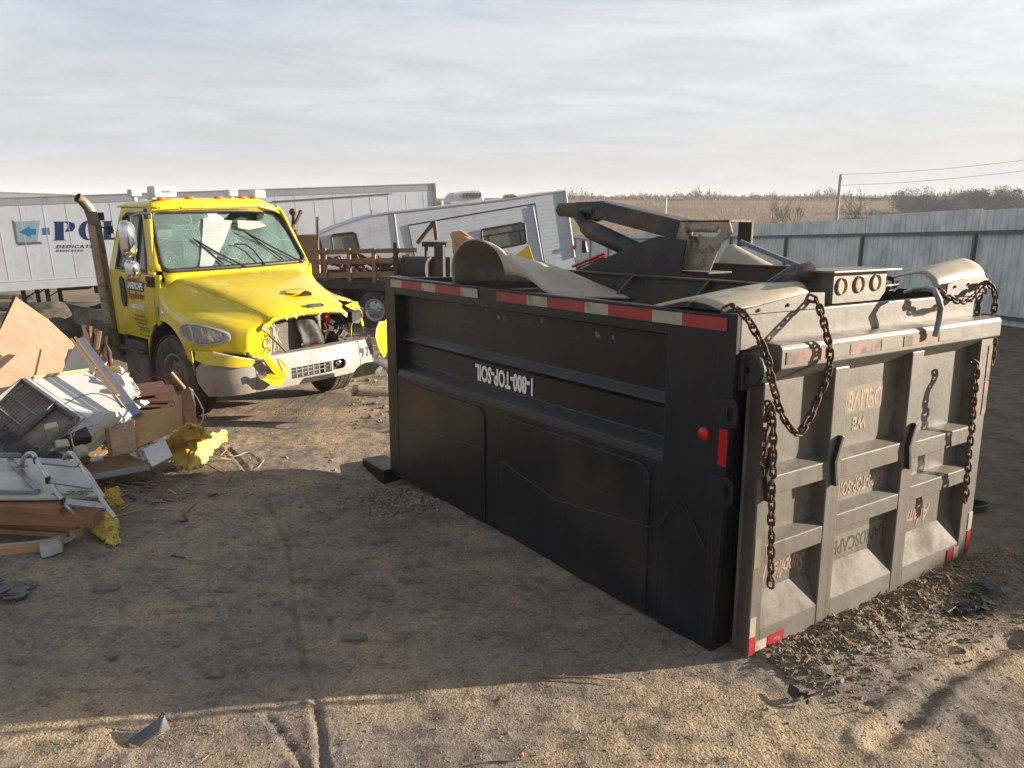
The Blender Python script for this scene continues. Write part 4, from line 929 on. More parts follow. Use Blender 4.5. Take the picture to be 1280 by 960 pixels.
# roof lamps
for u_ in (-.70, -.33, .06, .40):
    q = P(); q.ico((u_, .93, 2.535), .06, 0, 2, (1.15, .9, .45)); q.build('marker_light', m_amber, truck, smooth=True)
q = P(); q.bb((-.82, .90, 2.52), (-.66, 1.05, 2.56)); q.bb((-.80, .86, 2.55), (-.52, 1.06, 2.68)); q.build('work_light', m_white, truck, bevel=.03)
q = P(); q.bb((-.71, .857, 2.60), (-.60, .86, 2.63)); q.build('work_light_badge', m_sgrey, truck)
q = P(); q.bb((.54, .86, 2.53), (.72, 1.04, 2.64)); q.build('work_light', m_white, truck, bevel=.03)
for u_ in (-.98, .28):
    q = P(); q.tube([(u_, 1.0, 2.5), (u_, 1.0, 2.60)], .03, 10); q.bb((u_ - .06, .93, 2.56), (u_ + .06, 1.05, 2.64)); q.build('roof_bracket', m_white, truck, bevel=.01)
q = P()
for a in np.linspace(-.8, .8, 7): q.ico((a, .775, 2.425), .012, 0, 1)
q.build('roof_bolt', m_rusty, truck)
# mirrors
q = P(); q.tube([(-1.0, .60, 2.36), (-1.18, .50, 2.38), (-1.30, .46, 2.34), (-1.30, .46, 1.62), (-1.18, .52, 1.58), (-1.08, .56, 1.60)], .016, 8); q.tube([(-1.30, .46, 2.1), (-1.34, .40, 2.1)], .02, 8)
q.bb((-1.12, .50, 1.52), (-1.06, .64, 1.64)); q.bb((-1.02, .62, 2.30), (-.98, .72, 2.42)); arm = q.build('mirror_arm', m_blk, truck, smooth='auto')
def mirror(cu_, cv_, hb_, ht_, w_):
    q_ = P(); R_ = rotm('Z', .55); pts = []
    for an in np.linspace(0, 2 * math.pi, 25)[:-1]:
        x = math.copysign(abs(math.cos(an)) ** .55, math.cos(an)) * w_ / 2; z = math.copysign(abs(math.sin(an)) ** .55, math.sin(an)) * (ht_ - hb_) / 2; pts.append((x, z))
    prof = ((.0, -.05), (.62, -.048), (.9, -.028), (1, 0), (1, .02), (.93, .03), (0, .03)); vs = []; n_ = len(pts)
    for s_, d_ in prof:
        for x, z in pts: vs.append(Vector((cu_, cv_, (hb_ + ht_) / 2)) + R_ @ Vector((x * s_, d_ * 1.4, z * s_)))
    fs = [(k * n_ + i, k * n_ + (i + 1) % n_, (k + 1) * n_ + (i + 1) % n_, (k + 1) * n_ + i) for k in range(len(prof) - 1) for i in range(n_)]
    q_.add(vs, fs); return q_.build('mirror', m_chrome, truck, smooth=True)
mirror(-1.36, .42, 1.88, 2.30, .21); mirror(-1.35, .42, 1.62, 1.86, .17)
# hood and front fenders: one skin
def hood_pt(v_, a):                       # v along, a -1..1 across from sill to sill
    sg = -1 if a < 0 else 1; a = abs(a); t_ = (.45 - v_) / 1.37
    hc = crv([(0, 1.655), (.35, 1.575), (.7, 1.45), (.92, 1.335), (1, 1.27)], t_)
    wc = crv([(0, .86), (.35, .72), (.7, .58), (1, .46)], t_)
    hs = hc - crv([(0, .03), (.6, .05), (1, .03)], t_)
    ou = crv([(0, 1.085), (.2, 1.125), (.5, 1.14), (.62, 1.115), (.8, 1.03), (.92, .91), (1, .76)], t_)
    fv_ = ou - crv([(0, .08), (.3, .15), (1, .12)], t_)
    fh = crv([(0, 1.57), (.10, 1.44), (.35, 1.315), (.6, 1.27), (.85, 1.22), (1, 1.16)], t_)
    if abs(v_ - AV) < AR: hl = AH + math.sqrt(AR * AR - (v_ - AV) ** 2)
    else: hl = .72
    if v_ < AV - AR: hl = .76
    hb = min(fh - .12, max(hl + .06, fh - .26))
    prof = [(0, 0, hc), (.22, wc * .6, hc - .008), (.36, wc, hs), (.48, wc + (fv_ - wc) * .35, hs - (hs - fh) * .55), (.60, wc + (fv_ - wc) * .72, fh + (hs - fh) * .10), (.72, fv_ + .02, fh - .01), (.82, ou - .02, fh - .07), (.90, ou, hb), (1.0, ou + (.01 if hl > .76 else -.02), hl)]
    us = crv([(p[0], p[1]) for p in prof], a); hh = crv([(p[0], p[2]) for p in prof], a)
    # front corner rounds inward
    dv_ = 0
    return Vector((sg * us, v_ - .055 * (1 - a * a) * t_ * t_, hh))
vs_ = sorted(set([round(x, 4) for x in np.linspace(.45, -.92, 58)] + [round(AV - AR, 4), round(AV - AR + .003, 4)]), reverse=True)
as_ = np.linspace(-1, 1, 97)
rows = [[hood_pt(v_, a) for a in as_] for v_ in vs_]
grille = None
def hskip(i, j):
    v_ = (vs_[i] + vs_[i + 1]) / 2; a = (as_[j] + as_[j + 1]) / 2
    p = hood_pt(v_, a)
    wob = .03 * math.sin(v_ * 31) + .02 * math.sin(a * 47)
    if a > 0:
        if -.84 < v_ < -.56 + wob and .46 + wob < a < .70: return True       # torn open beside the badge
        if v_ < -.30 + wob and .84 + wob * .5 < a: return True         # fender skirt ripped away
        if v_ < -.80 + wob * .5 and .44 < a: return True
    if a < 0 and p.z < .86 and v_ < AV - AR: return True
    return False
q = P(); q.grid(rows, .012, hskip); hood = q.build('hood', m_yellow, truck, smooth=True)
# front of the skin beside the grille opening (viewer left), returning inwards
front = [hood_pt(-.92, a) for a in np.linspace(-1, -.2, 60)]
poly = [p for p in front if p.x < -.56]
q = P(); q.prism([p + Vector((0, .004, 0)) for p in poly] + [Vector((-.55, -.93, poly[-1].z - .03)), Vector((-.53, -.94, 1.0)), Vector((-.55, -.94, .80)), Vector((-.72, -.90, .77))], (0, .012, 0)); q.build('nose_panel', m_yellow, hood, bevel=.004)
ed_ = [p for p in [hood_pt(-.92, a) for a in np.linspace(-.6, .5, 50)] if abs(p.x) < .60]
q = P(); q.grid([[p, p + Vector((0, -.012, -.012)), p + Vector((0, -.016, -.035)), p + Vector((0, .01, -.06 - .006 * math.sin(p.x * 20)))] for p in ed_], .01); q.build('hood_lip', m_yellow, hood, smooth=True)
rt_ = random.Random(40)
for k in range(26):
    s_ = k / 25; p = Vector((-.555 + .02 * math.sin(k), -.945, .80 + .36 * s_)) if k < 13 else ed_[min(len(ed_) - 1, int((k - 13) * 4))] + Vector((0, -.022, -.03))
    q = P(); w_ = rt_.uniform(.006, .03); q.prism([p + Vector((-w_, 0, -.01)), p + Vector((rt_.uniform(-.01, .02), -.004, -.02 - w_)), p + Vector((w_ * 1.2, 0, .005)), p + Vector((0, -.002, w_))], (0, .006, 0)); q.build('bare_edge', m_cream, hood)
for k in range(7):
    p = Vector((-.55 + .0 * k, -.95, .82 + .05 * k)); w_ = rt_.uniform(.02, .06)
    q = P(); q.prism([p, p + Vector((w_, -.012, rt_.uniform(-.02, .03))), p + Vector((w_ * .4, -.01, .045)), p + Vector((-.01, 0, .04))], (0, .006, 0)); q.build('torn_edge', m_yellow, hood)
def onhood(v_, a, off=.004):
    p = hood_pt(v_, a); du = hood_pt(v_, a + .02) - p; dv_ = hood_pt(v_ - .02, a) - p; n_ = du.cross(dv_).normalized(); 
    if n_.z < 0: n_ = -n_
    return p + n_ * off
q = P(); q.prism([onhood(-.86, a_, .012) + Vector((0, -.02, d_)) for a_, d_ in ((-.02, -.005), (.02, .018), (.17, .018), (.21, -.005), (.17, -.03), (.02, -.03))], (0, -.012, -.004)); bd = q.build('badge', m_chrome, hood, bevel=.003)
q = text_mb('Freightliner', .052, TR(onhood(-.86, .095, .012) + Vector((0, -.0345, -.008)), (1, 0, 0), (0, .3, 1)), depth=.0012, sx=.7); q.build('lettering', m_letk, bd)
q = P(); q.prism([onhood(-.62, .10, .006), onhood(-.66, .0, .006), onhood(-.67, .17, .006), onhood(-.60, .19, .006), onhood(-.52, .15, .006)], (0, -.01, .004)); q.build('torn_vent', m_blk, hood)
q = P(); q.prism([onhood(-.50, .0, .012), onhood(-.60, -.04, .03), onhood(-.66, .05, .035), onhood(-.56, .17, .03), onhood(-.48, .13, .012)], (0, 0, .006)); q.build('dented_flap', m_yellow, hood)
for a_ in (-.40, .40):   # crease line of the hood
    q = P(); q.tube([onhood(v_, a_, .001) for v_ in np.linspace(.40, -.9 if a_ < 0 else -.45, 14)], .004, 5); q.build('shut_line', m_yellowd, hood)
# headlight
def hl_pt(x, z, off):                     # x 0..1 from rear to front, z -1..1
    v_ = -.20 - .60 * x; h_ = 1.10 - .045 * x + z * .108 * (1 - .18 * abs(2 * x - 1) ** 2); ou = crv([(0, 1.145), (.35, 1.13), (.7, 1.055), (.88, .975), (1, .90)], x)
    return Vector((-(ou + off + .012), v_ - .012 * x, h_))
oval = [(.5 + .5 * math.copysign(abs(math.cos(t_)) ** .8, math.cos(t_)), math.copysign(abs(math.sin(t_)) ** .8, math.sin(t_))) for t_ in np.linspace(0, 2 * math.pi, 41)[:-1]]
def hlp(s_, off): return [hl_pt(.5 + (x - .5) * s_, z * s_, off) for x, z in oval]
q = P(); L_ = [hlp(1.06, .0), hlp(1.04, .022), hlp(.93, .024), hlp(.90, .008)]
q.add([p for l_ in L_ for p in l_], [(k * 40 + i, k * 40 + (i + 1) % 40, (k + 1) * 40 + (i + 1) % 40, (k + 1) * 40 + i) for k in range(3) for i in range(40)]); hlo = q.build('headlight', mat('lamp_bezel', (.52, .53, .55), .4), truck, smooth=True)
def hgrid(s_, off): return [[hl_pt(.5 + (x - .5) * s_, z * s_ * (math.sqrt(max(0, 1 - abs(2 * x - 1) ** 2.4))), off) for z in np.linspace(-1, 1, 9)] for x in np.linspace(0, 1, 21)]
q = P(); q.grid(hgrid(.92, .012), .003); q.build('lens', m_lens, hlo, smooth=True)
q = P(); q.grid(hgrid(.93, -.012), .003); q.build('reflector', mat('lamp_reflector', (.75, .75, .73), .3, metal=.5), hlo, smooth=True)
q = P(); q.lathe([(0, -.02), (.04, -.012), (.068, .01)], hl_pt(.68, -.05, -.03), (-.8, -.6, .05), 20); q.lathe([(0, -.02), (.035, -.012), (.06, .01)], hl_pt(.38, .0, -.03), (-.95, -.3, .05), 20); q.build('bulb_bowl', m_chrome, hlo, smooth=True)
q = P(); q.tube([hl_pt(.40, -.9, .01), hl_pt(.38, 0, .012), hl_pt(.33, .9, .01)], .008, 6); q.build('divider', m_white, hlo)
q = P(); q.ico(hl_pt(.18, .1, -.03), .05, 0, 2, (.5, 1, 1)); q.build('turn_lamp', mat('dull_amber', (.5, .25, .12), .4), hlo, smooth=True)
q = P(); q.lathe([(0, .012), (.02, .008), (.026, 0)], (-1.10, .33, 1.235), (-1, 0, .2), 14); q.build('side_lamp', m_chrome, truck)
q = P(); q.bb((-1.10, .455, 1.16), (-1.085, .50, 1.30)); q.build('hood_latch', m_bumper, truck, bevel=.005)
# grille opening: radiator, frame, junk
q = P(); q.bb((-.36, -.70, .78), (.34, -.64, 1.26)); q.build('radiator', m_rad, truck)
q = P()
for u_ in (-.44, -.40): q.bb((u_, -.74, .76), (u_ + .025, -.70, 1.24))
for k in range(9): q.bb((-.47, -.745, .80 + .05 * k), (-.37, -.70, .815 + .05 * k))
q.bb((.26, -.74, .95), (.33, -.70, 1.28)); q.beam((-.5, -.78, 1.1), (-.25, -.97, .74), .02, .02); q.build('radiator_support', m_grey, truck, bevel=.003)
q = P()
P_ = [[(-.02 + .33 * i / 6 + .03 * math.sin(j), -.77 - .03 * math.sin(i * 1.3 + j), .80 + .45 * j / 6 - .06 * i / 6 * math.sin(j)) for j in range(7)] for i in range(7)]
q.grid(P_, .01); q.build('torn_shroud', m_blackin, truck, smooth=True)
rj = random.Random(12)
q = P()
for k in range(34):
    a = Vector((rj.uniform(.15, .72), rj.uniform(-.80, -.30), rj.uniform(.80, 1.15))); b_ = a + Vector((rj.uniform(-.2, .2), rj.uniform(-.1, .1), rj.uniform(-.22, .2)))
    q.tube([a, a.lerp(b_, .5) + Vector((rj.uniform(-.05, .05), 0, rj.uniform(-.05, .05))), b_], rj.uniform(.006, .022), 6)
for k in range(12): q.box((rj.uniform(.1, .7), rj.uniform(-.7, -.2), rj.uniform(.75, 1.1)), (rj.uniform(.05, .16), rj.uniform(.05, .16), rj.uniform(.05, .16)), rotm('X', rj.uniform(0, 2)) @ rotm('Z', rj.uniform(0, 2)))
q.build('engine_parts', m_under, truck)
q = P()
for k in range(14):
    u_ = rj.uniform(-.5, -.3); q.tube([(u_, -.76, rj.uniform(1.0, 1.25)), (u_ + rj.uniform(-.05, .05), -.80, rj.uniform(.9, 1.1)), (u_ + rj.uniform(-.05, .08), -.78, rj.uniform(.78, .9))], rj.uniform(.006, .012), 6)
q.build('hoses', m_cream, truck)
q = P(); q.bb((.46, -.66, .98), (.53, -.58, 1.14)); q.build('red_reservoir', m_redpaint, truck, bevel=.01)
q = P(); q.bb((-.95, -.55, .70), (.95, .5, .78)); q.bb((-.75, -.1, .78), (.5, .5, 1.35)); q.build('engine_block', m_blackin, truck, bevel=.02)
# bumper: centre piece with openings and two wrapped ends
def bmp(a, c_, t_):                       # a: position across, wraps back at the ends
    s_ = abs(a); sg = -1 if a < 0 else 1
    if s_ < .72: u_, v_ = s_, -.99 + .05 * (s_ / .72) ** 2
    else:
        k = min(1, (s_ - .72) / .66); an = k * rad(80); u_ = .72 + .46 * math.sin(an); v_ = -.94 + .52 * (1 - math.cos(an)) * 1.0
    nx = 0 if s_ < .72 else math.sin(min(1, (s_ - .72) / .66) * rad(70)); ny = -math.sqrt(1 - nx * nx)
    bul = .03 * math.cos((c_ - .58) / .2 * 1.4)
    return Vector((sg * (u_ - t_ * nx + bul * nx), v_ - t_ * ny + bul * ny, c_ - (.02 if sg > 0 and s_ > .72 else 0)))
def dplate(q_, outer, holes, th=.02, cut=.09):   # subdivide in a so that it follows the bend
    tmp = P(); tmp.plate(outer, holes, lambda a, c_, t_: Vector((a, c_, t_)), th)
    bm = bmesh.new(); vs = [bm.verts.new(v) for v in tmp.v]
    for f in tmp.f:
        try: bm.faces.new([vs[i] for i in f])
        except ValueError: pass
    lo = min(p[0] for p in outer); hi = max(p[0] for p in outer); x = lo + cut
    while x < hi:
        bmesh.ops.bisect_plane(bm, geom=bm.verts[:] + bm.edges[:] + bm.faces[:], plane_co=(x, 0, 0), plane_no=(1, 0, 0)); x += cut
    zl = min(p[1] for p in outer); zh = max(p[1] for p in outer)
    for z in np.linspace(zl, zh, 5)[1:-1]: bmesh.ops.bisect_plane(bm, geom=bm.verts[:] + bm.edges[:] + bm.faces[:], plane_co=(0, z, 0), plane_no=(0, 1, 0))
    bm.verts.index_update(); q_.add([bmp(*v.co) for v in bm.verts], [tuple(v.index for v in f.verts) for f in bm.faces]); bm.free()
bumper = P(); slot1 = [(-.30, .50), (.26, .50), (.26, .63), (-.30, .63)]
fog = [(.36 + .10 * math.cos(t_) * (1.0), .565 + .055 * math.sin(t_)) for t_ in np.linspace(0, 6.283, 17)[:-1]]
fog = [(.28, .51), (.44, .51), (.48, .54), (.48, .60), (.44, .63), (.28, .63)]
dplate(bumper, [(-.72, .42), (.72, .42), (.72, .80), (-.72, .80)], [slot1, fog]); bp_ = bumper.build('bumper', m_bumper, truck, smooth='auto')
q = P(); q.grid([[(-.72 + 1.44 * i / 20, -.99 + .05 * ((-.72 + 1.44 * i / 20) / .72) ** 2 + j * .05, .80 + .006) for j in range(4)] for i in range(21)], .01); q.build('bumper_top', m_bumper, bp_)
for sg in (-1, 1):
    q = P(); o_ = [(sg * .73, .42), (sg * 1.25, .40), (sg * 1.36, .55), (sg * 1.38, .70), (sg * 1.30, .78), (sg * .73, .80)]
    if sg > 0: o_ = [(.73, .40), (1.10, .30), (1.22, .45), (1.32, .62), (1.25, .80), (.73, .82)]
    dplate(q, o_, []); e_ = q.build('bumper_end', m_bumper if sg > 0 else mat('dusty_grey_bumper', (.42, .40, .36), .5, var=.15, dirt=(.25, .2, .14), dscale=3, dlo=.45, dhi=.7), truck, smooth='auto')
    e_['label'] = 'dusty grey left bumper end' if sg < 0 else 'mud spattered right bumper end with painted number'
    if sg > 0:
        for k, ch in enumerate('928'):
            a = .77 + .085 * k; o0 = bmp(a, .66, -.004); x_ = bmp(a + .05, .66, -.004) - o0
            q = text_mb(ch, .17, TR(o0, x_, (0, 0, 1)), depth=.0015, sx=.75); q.build('lettering', m_letk, e_)
q = P()
for k in range(8): q.bb((-.29 + .078 * k, -.975, .50), (-.275 + .078 * k, -.965, .63))
for h_ in (.54, .585): q.bb((-.30, -.972, h_), (.26, -.962, h_ + .01))
q.build('intake_grid', m_grey, bp_)
q = P(); q.bb((-.32, -.93, .47), (.50, -.90, .65)); q.build('intake_backing', m_blk, bp_)
q = P(); q.lathe([(0, .01), (.04, .008), (.05, -.01)], (.42, -.95, .57), (0, -1, 0), 16); q.build('fog_light', m_chrome, bp_, smooth=True)
# yellow valance strip over the left bumper end, torn
q = P(); dplate(q, [(-1.40, .90), (-1.42, .80), (-1.2, .765), (-.90, .72), (-.74, .73), (-.70, .76), (-.80, .80), (-1.0, .86), (-1.2, .89)], [], .015); o_ = q.build('valance', m_yellow, truck, smooth='auto'); o_.location = (-.03, -.03, .01)
q = P(); q.tube([bmp(-1.15, .90, -.02), bmp(-.95, .85, -.03), bmp(-.74, .79, -.03), bmp(-.55, .765, -.02)], .012, 6); q.build('chrome_trim', m_white, truck)
def flake(pts, thick, name, par, mtl=m_yellow):
    q_ = P(); q_.prism([Vector(p) for p in pts], thick); return q_.build(name, mtl, par, bevel=.003)
flake([(-.70, -1.03, .86), (-.64, -1.04, .87), (-.42, -1.10, .57), (-.46, -1.09, .50), (-.50, -1.08, .52)], (.01, .03, .01), 'torn_grille_piece', truck)
flake([(-.50, -1.06, .78), (-.44, -1.07, .76), (-.36, -1.08, .60), (-.43, -1.09, .56)], (.0, .03, .0), 'torn_grille_piece', truck, m_yellowd)
flake([(-.74, -1.05, .60), (-.60, -1.09, .62), (-.44, -1.10, .52), (-.50, -1.09, .47), (-.62, -1.08, .50)], (.0, .03, .01), 'torn_grille_piece', truck)
flake([(-.76, -1.04, .64), (-.68, -1.10, .67), (-.66, -1.08, .61), (-.73, -1.06, .57)], (.0, .02, .0), 'torn_grille_piece', truck, m_bumper)
# ripped far fender: hanging strip and bent panel
flake([(.60, -.88, 1.25), (.80, -.80, 1.27), (.97, -.66, 1.24), (1.00, -.66, 1.04), (.93, -.72, 1.07), (.90, -.74, 1.00), (.86, -.78, 1.10), (.80, -.84, 1.16), (.66, -.90, 1.21)], (.01, .02, -.01), 'torn_fender_edge', hood)
flake([(.95, -.72, 1.06), (.985, -.70, 1.08), (1.0, -.72, .95), (.985, -.74, .84), (.94, -.77, .84), (.95, -.75, .93)], (.01, .012, 0), 'torn_fender_edge', hood)
flake([(.70, -.88, 1.16), (.96, -.78, 1.18), (.97, -.76, 1.06), (.84, -.83, .99), (.70, -.88, 1.02)], (.0, .20, .0), 'dark_duct', truck, m_blk)
q = P(); gp = [(1.10, -.92, .93), (1.20, -.86, 1.0), (1.32, -.83, .99), (1.36, -.82, 1.02), (1.33, -.84, .88), (1.42, -.80, .72), (1.34, -.86, .62), (1.22, -.90, .53), (1.16, -.92, .60), (1.09, -.95, .70), (1.06, -.95, .82)]
gp = [(a - .10, b_ - .05, c_ - .01) for a, b_, c_ in gp]; q.prism(gp, (.01, .02, 0)); q.build('bent_fender_panel', m_yellow, truck, bevel=.004)
# wheels
def wheel(c, r, w_, ax, name='wheel', parent=None, rimmat=m_rimdirty, dual=False, segs=48, dish=.08, tread=True):
    wl = empty(name, (0, 0, 0)); wl.parent = parent
    rr0 = r * .56; q_ = P(); prof = [(rr0, -w_ / 2 + .03), (rr0 + .02, -w_ / 2 + .01), (r * .80, -w_ / 2 - .004), (r * .95, -w_ / 2 + .012), (r * .99, -w_ / 2 + .04), (r, -w_ * .2), (r, w_ * .2), (r * .99, w_ / 2 - .04), (r * .95, w_ / 2 - .012), (r * .80, w_ / 2 + .004), (rr0 + .02, w_ / 2 - .01), (rr0, w_ / 2 - .03)]
    q_.lathe(prof, c, ax, segs)
    if tread:                              # tread blocks round the tyre
        axv = Vector(ax).normalized(); a_ = axv.orthogonal().normalized(); b2 = axv.cross(a_)
        for k in range(60):
            an = 6.2832 * k / 60; e_ = a_ * math.cos(an) + b2 * math.sin(an); tt = axv.cross(e_)
            R_ = Matrix((axv, tt, e_)).transposed()
            for off in (-.36, -.12, .12, .36): q_.box(Vector(c) + e_ * (r + .002) + axv * off * w_, (w_ * .19, r * .075, .014), R_ @ rotm('Z', .25 if off > 0 else -.25))
    q_.build('tyre', m_rubber, wl, smooth='auto')
    q_ = P(); d = -w_ / 2; s_ = 1
    q_.lathe([(rr0 + .004, w_ / 2 - .03), (rr0 + .004, d + .03), (rr0 + .012, d + .012), (rr0 - .015, d + .012), (rr0 - .03, d + .03), (rr0 * .80, d + dish), (rr0 * .48, d + dish * .55), (rr0 * .46, d + .02), (rr0 * .30, d + .0), (0, d - .002)], c, ax, 40)
    axv = Vector(ax).normalized(); a_ = axv.orthogonal().normalized(); b2 = axv.cross(a_)
    for k in range(10):
        an = 6.2832 * k / 10; e_ = a_ * math.cos(an) + b2 * math.sin(an); q_.lathe([(0, -.022), (.014, -.02), (.014, 0)], Vector(c) + e_ * rr0 * .38 + axv * (d + .015), axv, 8)
    rm = q_.build('rim', rimmat, wl, smooth='auto')
    q_ = P()
    for k in range(5):
        an = 6.2832 * (k + .5) / 5; e_ = a_ * math.cos(an) + b2 * math.sin(an); q_.lathe([(0, -.003), (rr0 * .105, -.002), (rr0 * .105, .01)], Vector(c) + e_ * rr0 * .67 + axv * (d + dish * .78), axv, 12)
    q_.build('hand_hole', m_blk, rm)
    return wl
wheel((-.98, .17, .49), .49, .27, (1, .03, 0), parent=truck)
wheel((.95, .05, .47), .49, .27, (-1, .10, 0), parent=truck)
for u_ in (-.93, .93): wheel((u_, 4.6, .49), .49, .50, (1 if u_ < 0 else -1, 0, 0), parent=truck, tread=False)
q = P(); q.tube([(-.9, .17, .47), (.9, .1, .47)], .06, 10); q.tube([(-.9, 4.6, .49), (.9, 4.6, .49)], .09, 10); q.build('axle', m_blackin, truck)
# inner arch, frame, tank with step, exhaust
q = P()
for sg in (-1, 1):
    q.grid([[(sg * (1.09 - .02), AV + (AR + .0) * math.cos(an), AH + AR * math.sin(an)), (sg * .55, AV + AR * math.cos(an), AH + AR * math.sin(an))] for an in np.linspace(rad(-25), rad(180), 20)], .008)
q.build('wheel_housing', m_blk, truck, smooth=True)
q = P()
for u_ in (-.43, .40): q.bb((u_, -.6, .62), (u_ + .04, 5.4, .86))
for v_ in (-.5, .9, 2.0, 3.2, 4.3, 5.3): q.bb((-.39, v_, .66), (.40, v_ + .08, .82))
q.build('frame_rail', m_blackin, truck, bevel=.004)
q = P(); q.bb((-1.08, .90, .18), (-.60, 1.55, .66)); tank = q.build('step_box', mat('dusty_step_metal', (.20, .185, .155), .6, metal=.3, var=.3, dirt=(.13, .11, .08), dscale=4, dlo=.4, dhi=.6), truck, bevel=.03)
q = P(); q.bb((-1.13, .92, .66), (-.66, 1.60, .70)); q.bb((-1.10, .9, .70), (-.75, 1.45, .80)); q.build('step_plate', m_under, tank, bevel=.015)
q = P(); q.bb((-.95, 1.75, .40), (-.48, 2.9, .92)); q.build('battery_box', m_under, truck, bevel=.02)
st = P()
pth = [(-1.02, 1.93, .52), (-1.03, 1.96, .8), (-1.04, 2.0, 1.3), (-1.05, 2.04, 1.9), (-1.06, 2.06, 2.28), (-1.10, 2.06, 2.42), (-1.18, 2.05, 2.52), (-1.23, 2.04, 2.55)]
st.tube(pth, [.095, .085, .082, .08, .075, .068, .06, .058], 20, cap=False); stack = st.build('exhaust_stack', mat('sooty_exhaust', (.30, .25, .19), .5, metal=.5, var=.3, vscale=8, dirt=(.14, .095, .06), dscale=6, dlo=.45, dhi=.62), truck, smooth=True)
q = P()
for k in range(34):
    h_ = .92 + k * .037; vv = 1.97 + (h_ - .9) * .065; uu = -1.035 - (h_ - .9) * .017
    q.beam((uu - .115, vv - .05, h_), (uu - .06, vv - .105, h_ + .01), .012, .006)
mp_ = lambda h_, an: (-1.035 - (h_ - .9) * .017 + .11 * math.cos(an), 1.97 + (h_ - .9) * .065 + .11 * math.sin(an), h_)
q.grid([[mp_(h_, an) for an in np.linspace(rad(200), rad(250), 5)] for h_ in np.linspace(.95, 2.2, 6)], .003)
q.build('heat_shield', m_tan, stack)
q = P(); q.tube([(-1.0, 2.02, 2.18), (-1.0, 1.85, 2.16), (-.98, 1.70, 2.14)], .012, 6); q.bb((-1.02, 1.76, 2.10), (-.96, 1.82, 2.2)); q.bb((-1.0, 2.0, 2.26), (-.95, 2.06, 2.36)); q.build('stack_bracket', m_blackin, stack)
# ------------------------------------------------------------------ semi trailers
def line3(a, b_):                         # frame with X along a->b, Z up-ish, Y away from the camera
    x = (b_ - a).normalized(); y = Vector((0, 0, 1)).cross(x).normalized(); z = x.cross(y)
    return Matrix((x, y, z)).transposed()
def trailer(name, a_top, b_top, height, width, label, sign=False, x0=0.0, x1=None):
    R_ = line3(a_top, b_top); Ln = (b_top - a_top).length if x1 is None else x1
    tr = frame_empty(name, a_top - R_ @ Vector((0, 0, height)), R_); tag(tr, label, 'semi trailer')
    q = P(); q.bb((x0, .002, .30), (Ln, width, height - .22)); q.build('box_body', m_trailer, tr)
    q = P(); q.bb((x0 - .01, -.004, height - .22), (Ln + .01, width, height - .03)); q.bb((x0 - .012, -.02, height - .03), (Ln + .014, width + .02, height)); q.bb((x0, -.012, height - .235), (Ln, .01, height - .215)); q.build('top_rail', m_fascia, tr)
    q = P(); q.bb((x0, -.002, .0), (Ln, width, .30)); q.bb((x0, -.01, .27), (Ln, .0, .295)); q.build('bottom_rail', m_trailer, tr)
    q = P(); x = x0 + .4
    while x < Ln - .2: q.bb((x, -.0015, .32), (x + .014, .004, height - .26)); x += .61
    q.build('panel_joint', m_white, tr)
    q = P(); q.bb((Ln - .06, -.03, 0), (Ln + .03, .06, height)); q.build('corner_post', m_grey, tr)
    return tr, R_, Ln
ta = D(0, 247, 23.8); tb = D(543, 229, 27.9); dirv = (tb - ta).normalized(); ta2 = ta - dirv * 3.0
tr1, R1, L1 = trailer('semi_trailer', ta2, tb, 2.74, 2.5, 'long white semi trailer with blue P lettering and a blue arrow, behind the yellow truck')
def tl(px, py):                           # trailer face coordinates of a pixel
    o_ = R1.transposed() @ (Vector((0, 0, CAMH)) - (ta2 - R1 @ Vector((0, 0, 2.74)))); d = R1.transposed() @ ray(px, py); p = o_ + d * ((-.001 - o_[1]) / d[1]); return p
def tpoly(name, pts, mtl, par=tr1, off=0):
    q_ = P(); q_.prism([tl(*p_) + Vector((0, -off * .25, 0)) for p_ in pts], (0, .002, 0)); return q_.build(name, mtl, par)
tpoly('logo_shadow', [(15, 275), (20, 304), (23, 307), (53, 305), (51, 302), (25, 303), (22, 300), (18.5, 277)], m_sgrey)
tpoly('logo_panel', [(19, 277), (50, 275.5), (47, 302.5), (22, 303)], m_pblue)
tpoly('arrow', [(24, 290.3), (37, 282.8), (38, 286), (45, 286), (45, 293.4), (38.5, 293.4), (39.5, 297), ], m_lblue, off=.004)
tpoly('arrow', [(52.5, 285), (61.5, 284.7), (62.5, 293.5), (53.5, 293.8)], m_lblue)
def tserif(letter, x, base, cap, wd):
    if letter == 'P':
        tpoly('lettering', [(x, 277), (x + 18, 276.7), (x + 26, 279), (x + 27.3, 284), (x + 24, 289), (x + 15, 290), (x + 15, 288), (x + 17.5, 286), (x + 18, 281), (x + 15.5, 278.3), (x + 12.5, 278.3), (x + 13, 299), (x + 15.5, 300.6), (x - 1.5, 300.8), (x + 2, 299), (x + 1.5, 279)], m_blue)
tserif('P', 67, 300, 277, 27)
o_pts = [(111 + 12.5 * math.cos(t_), 288 + 12.3 * math.sin(t_)) for t_ in np.linspace(0, 6.283, 25)[:-1]]
i_pts = [(111 + 4.2 * math.cos(t_), 288 + 10.3 * math.sin(t_)) for t_ in np.linspace(0, 6.283, 19)[:-1]]
q = P(); o2 = [tl(*p_) for p_ in o_pts]; i2 = [tl(*p_) for p_ in i_pts]; q.plate([(p_[0], p_[2]) for p_ in o2], [[(p_[0], p_[2]) for p_ in i2]], lambda a, c_, t_: (a, -.001 + t_, c_), .002); q.build('lettering', m_blue, tr1)
tpoly('lettering', [(127, 276.3), (141, 276), (139, 278), (139, 297), (146, 297), (150, 290), (151, 299.5), (127, 299.8), (130, 298), (130, 278)], m_blue)
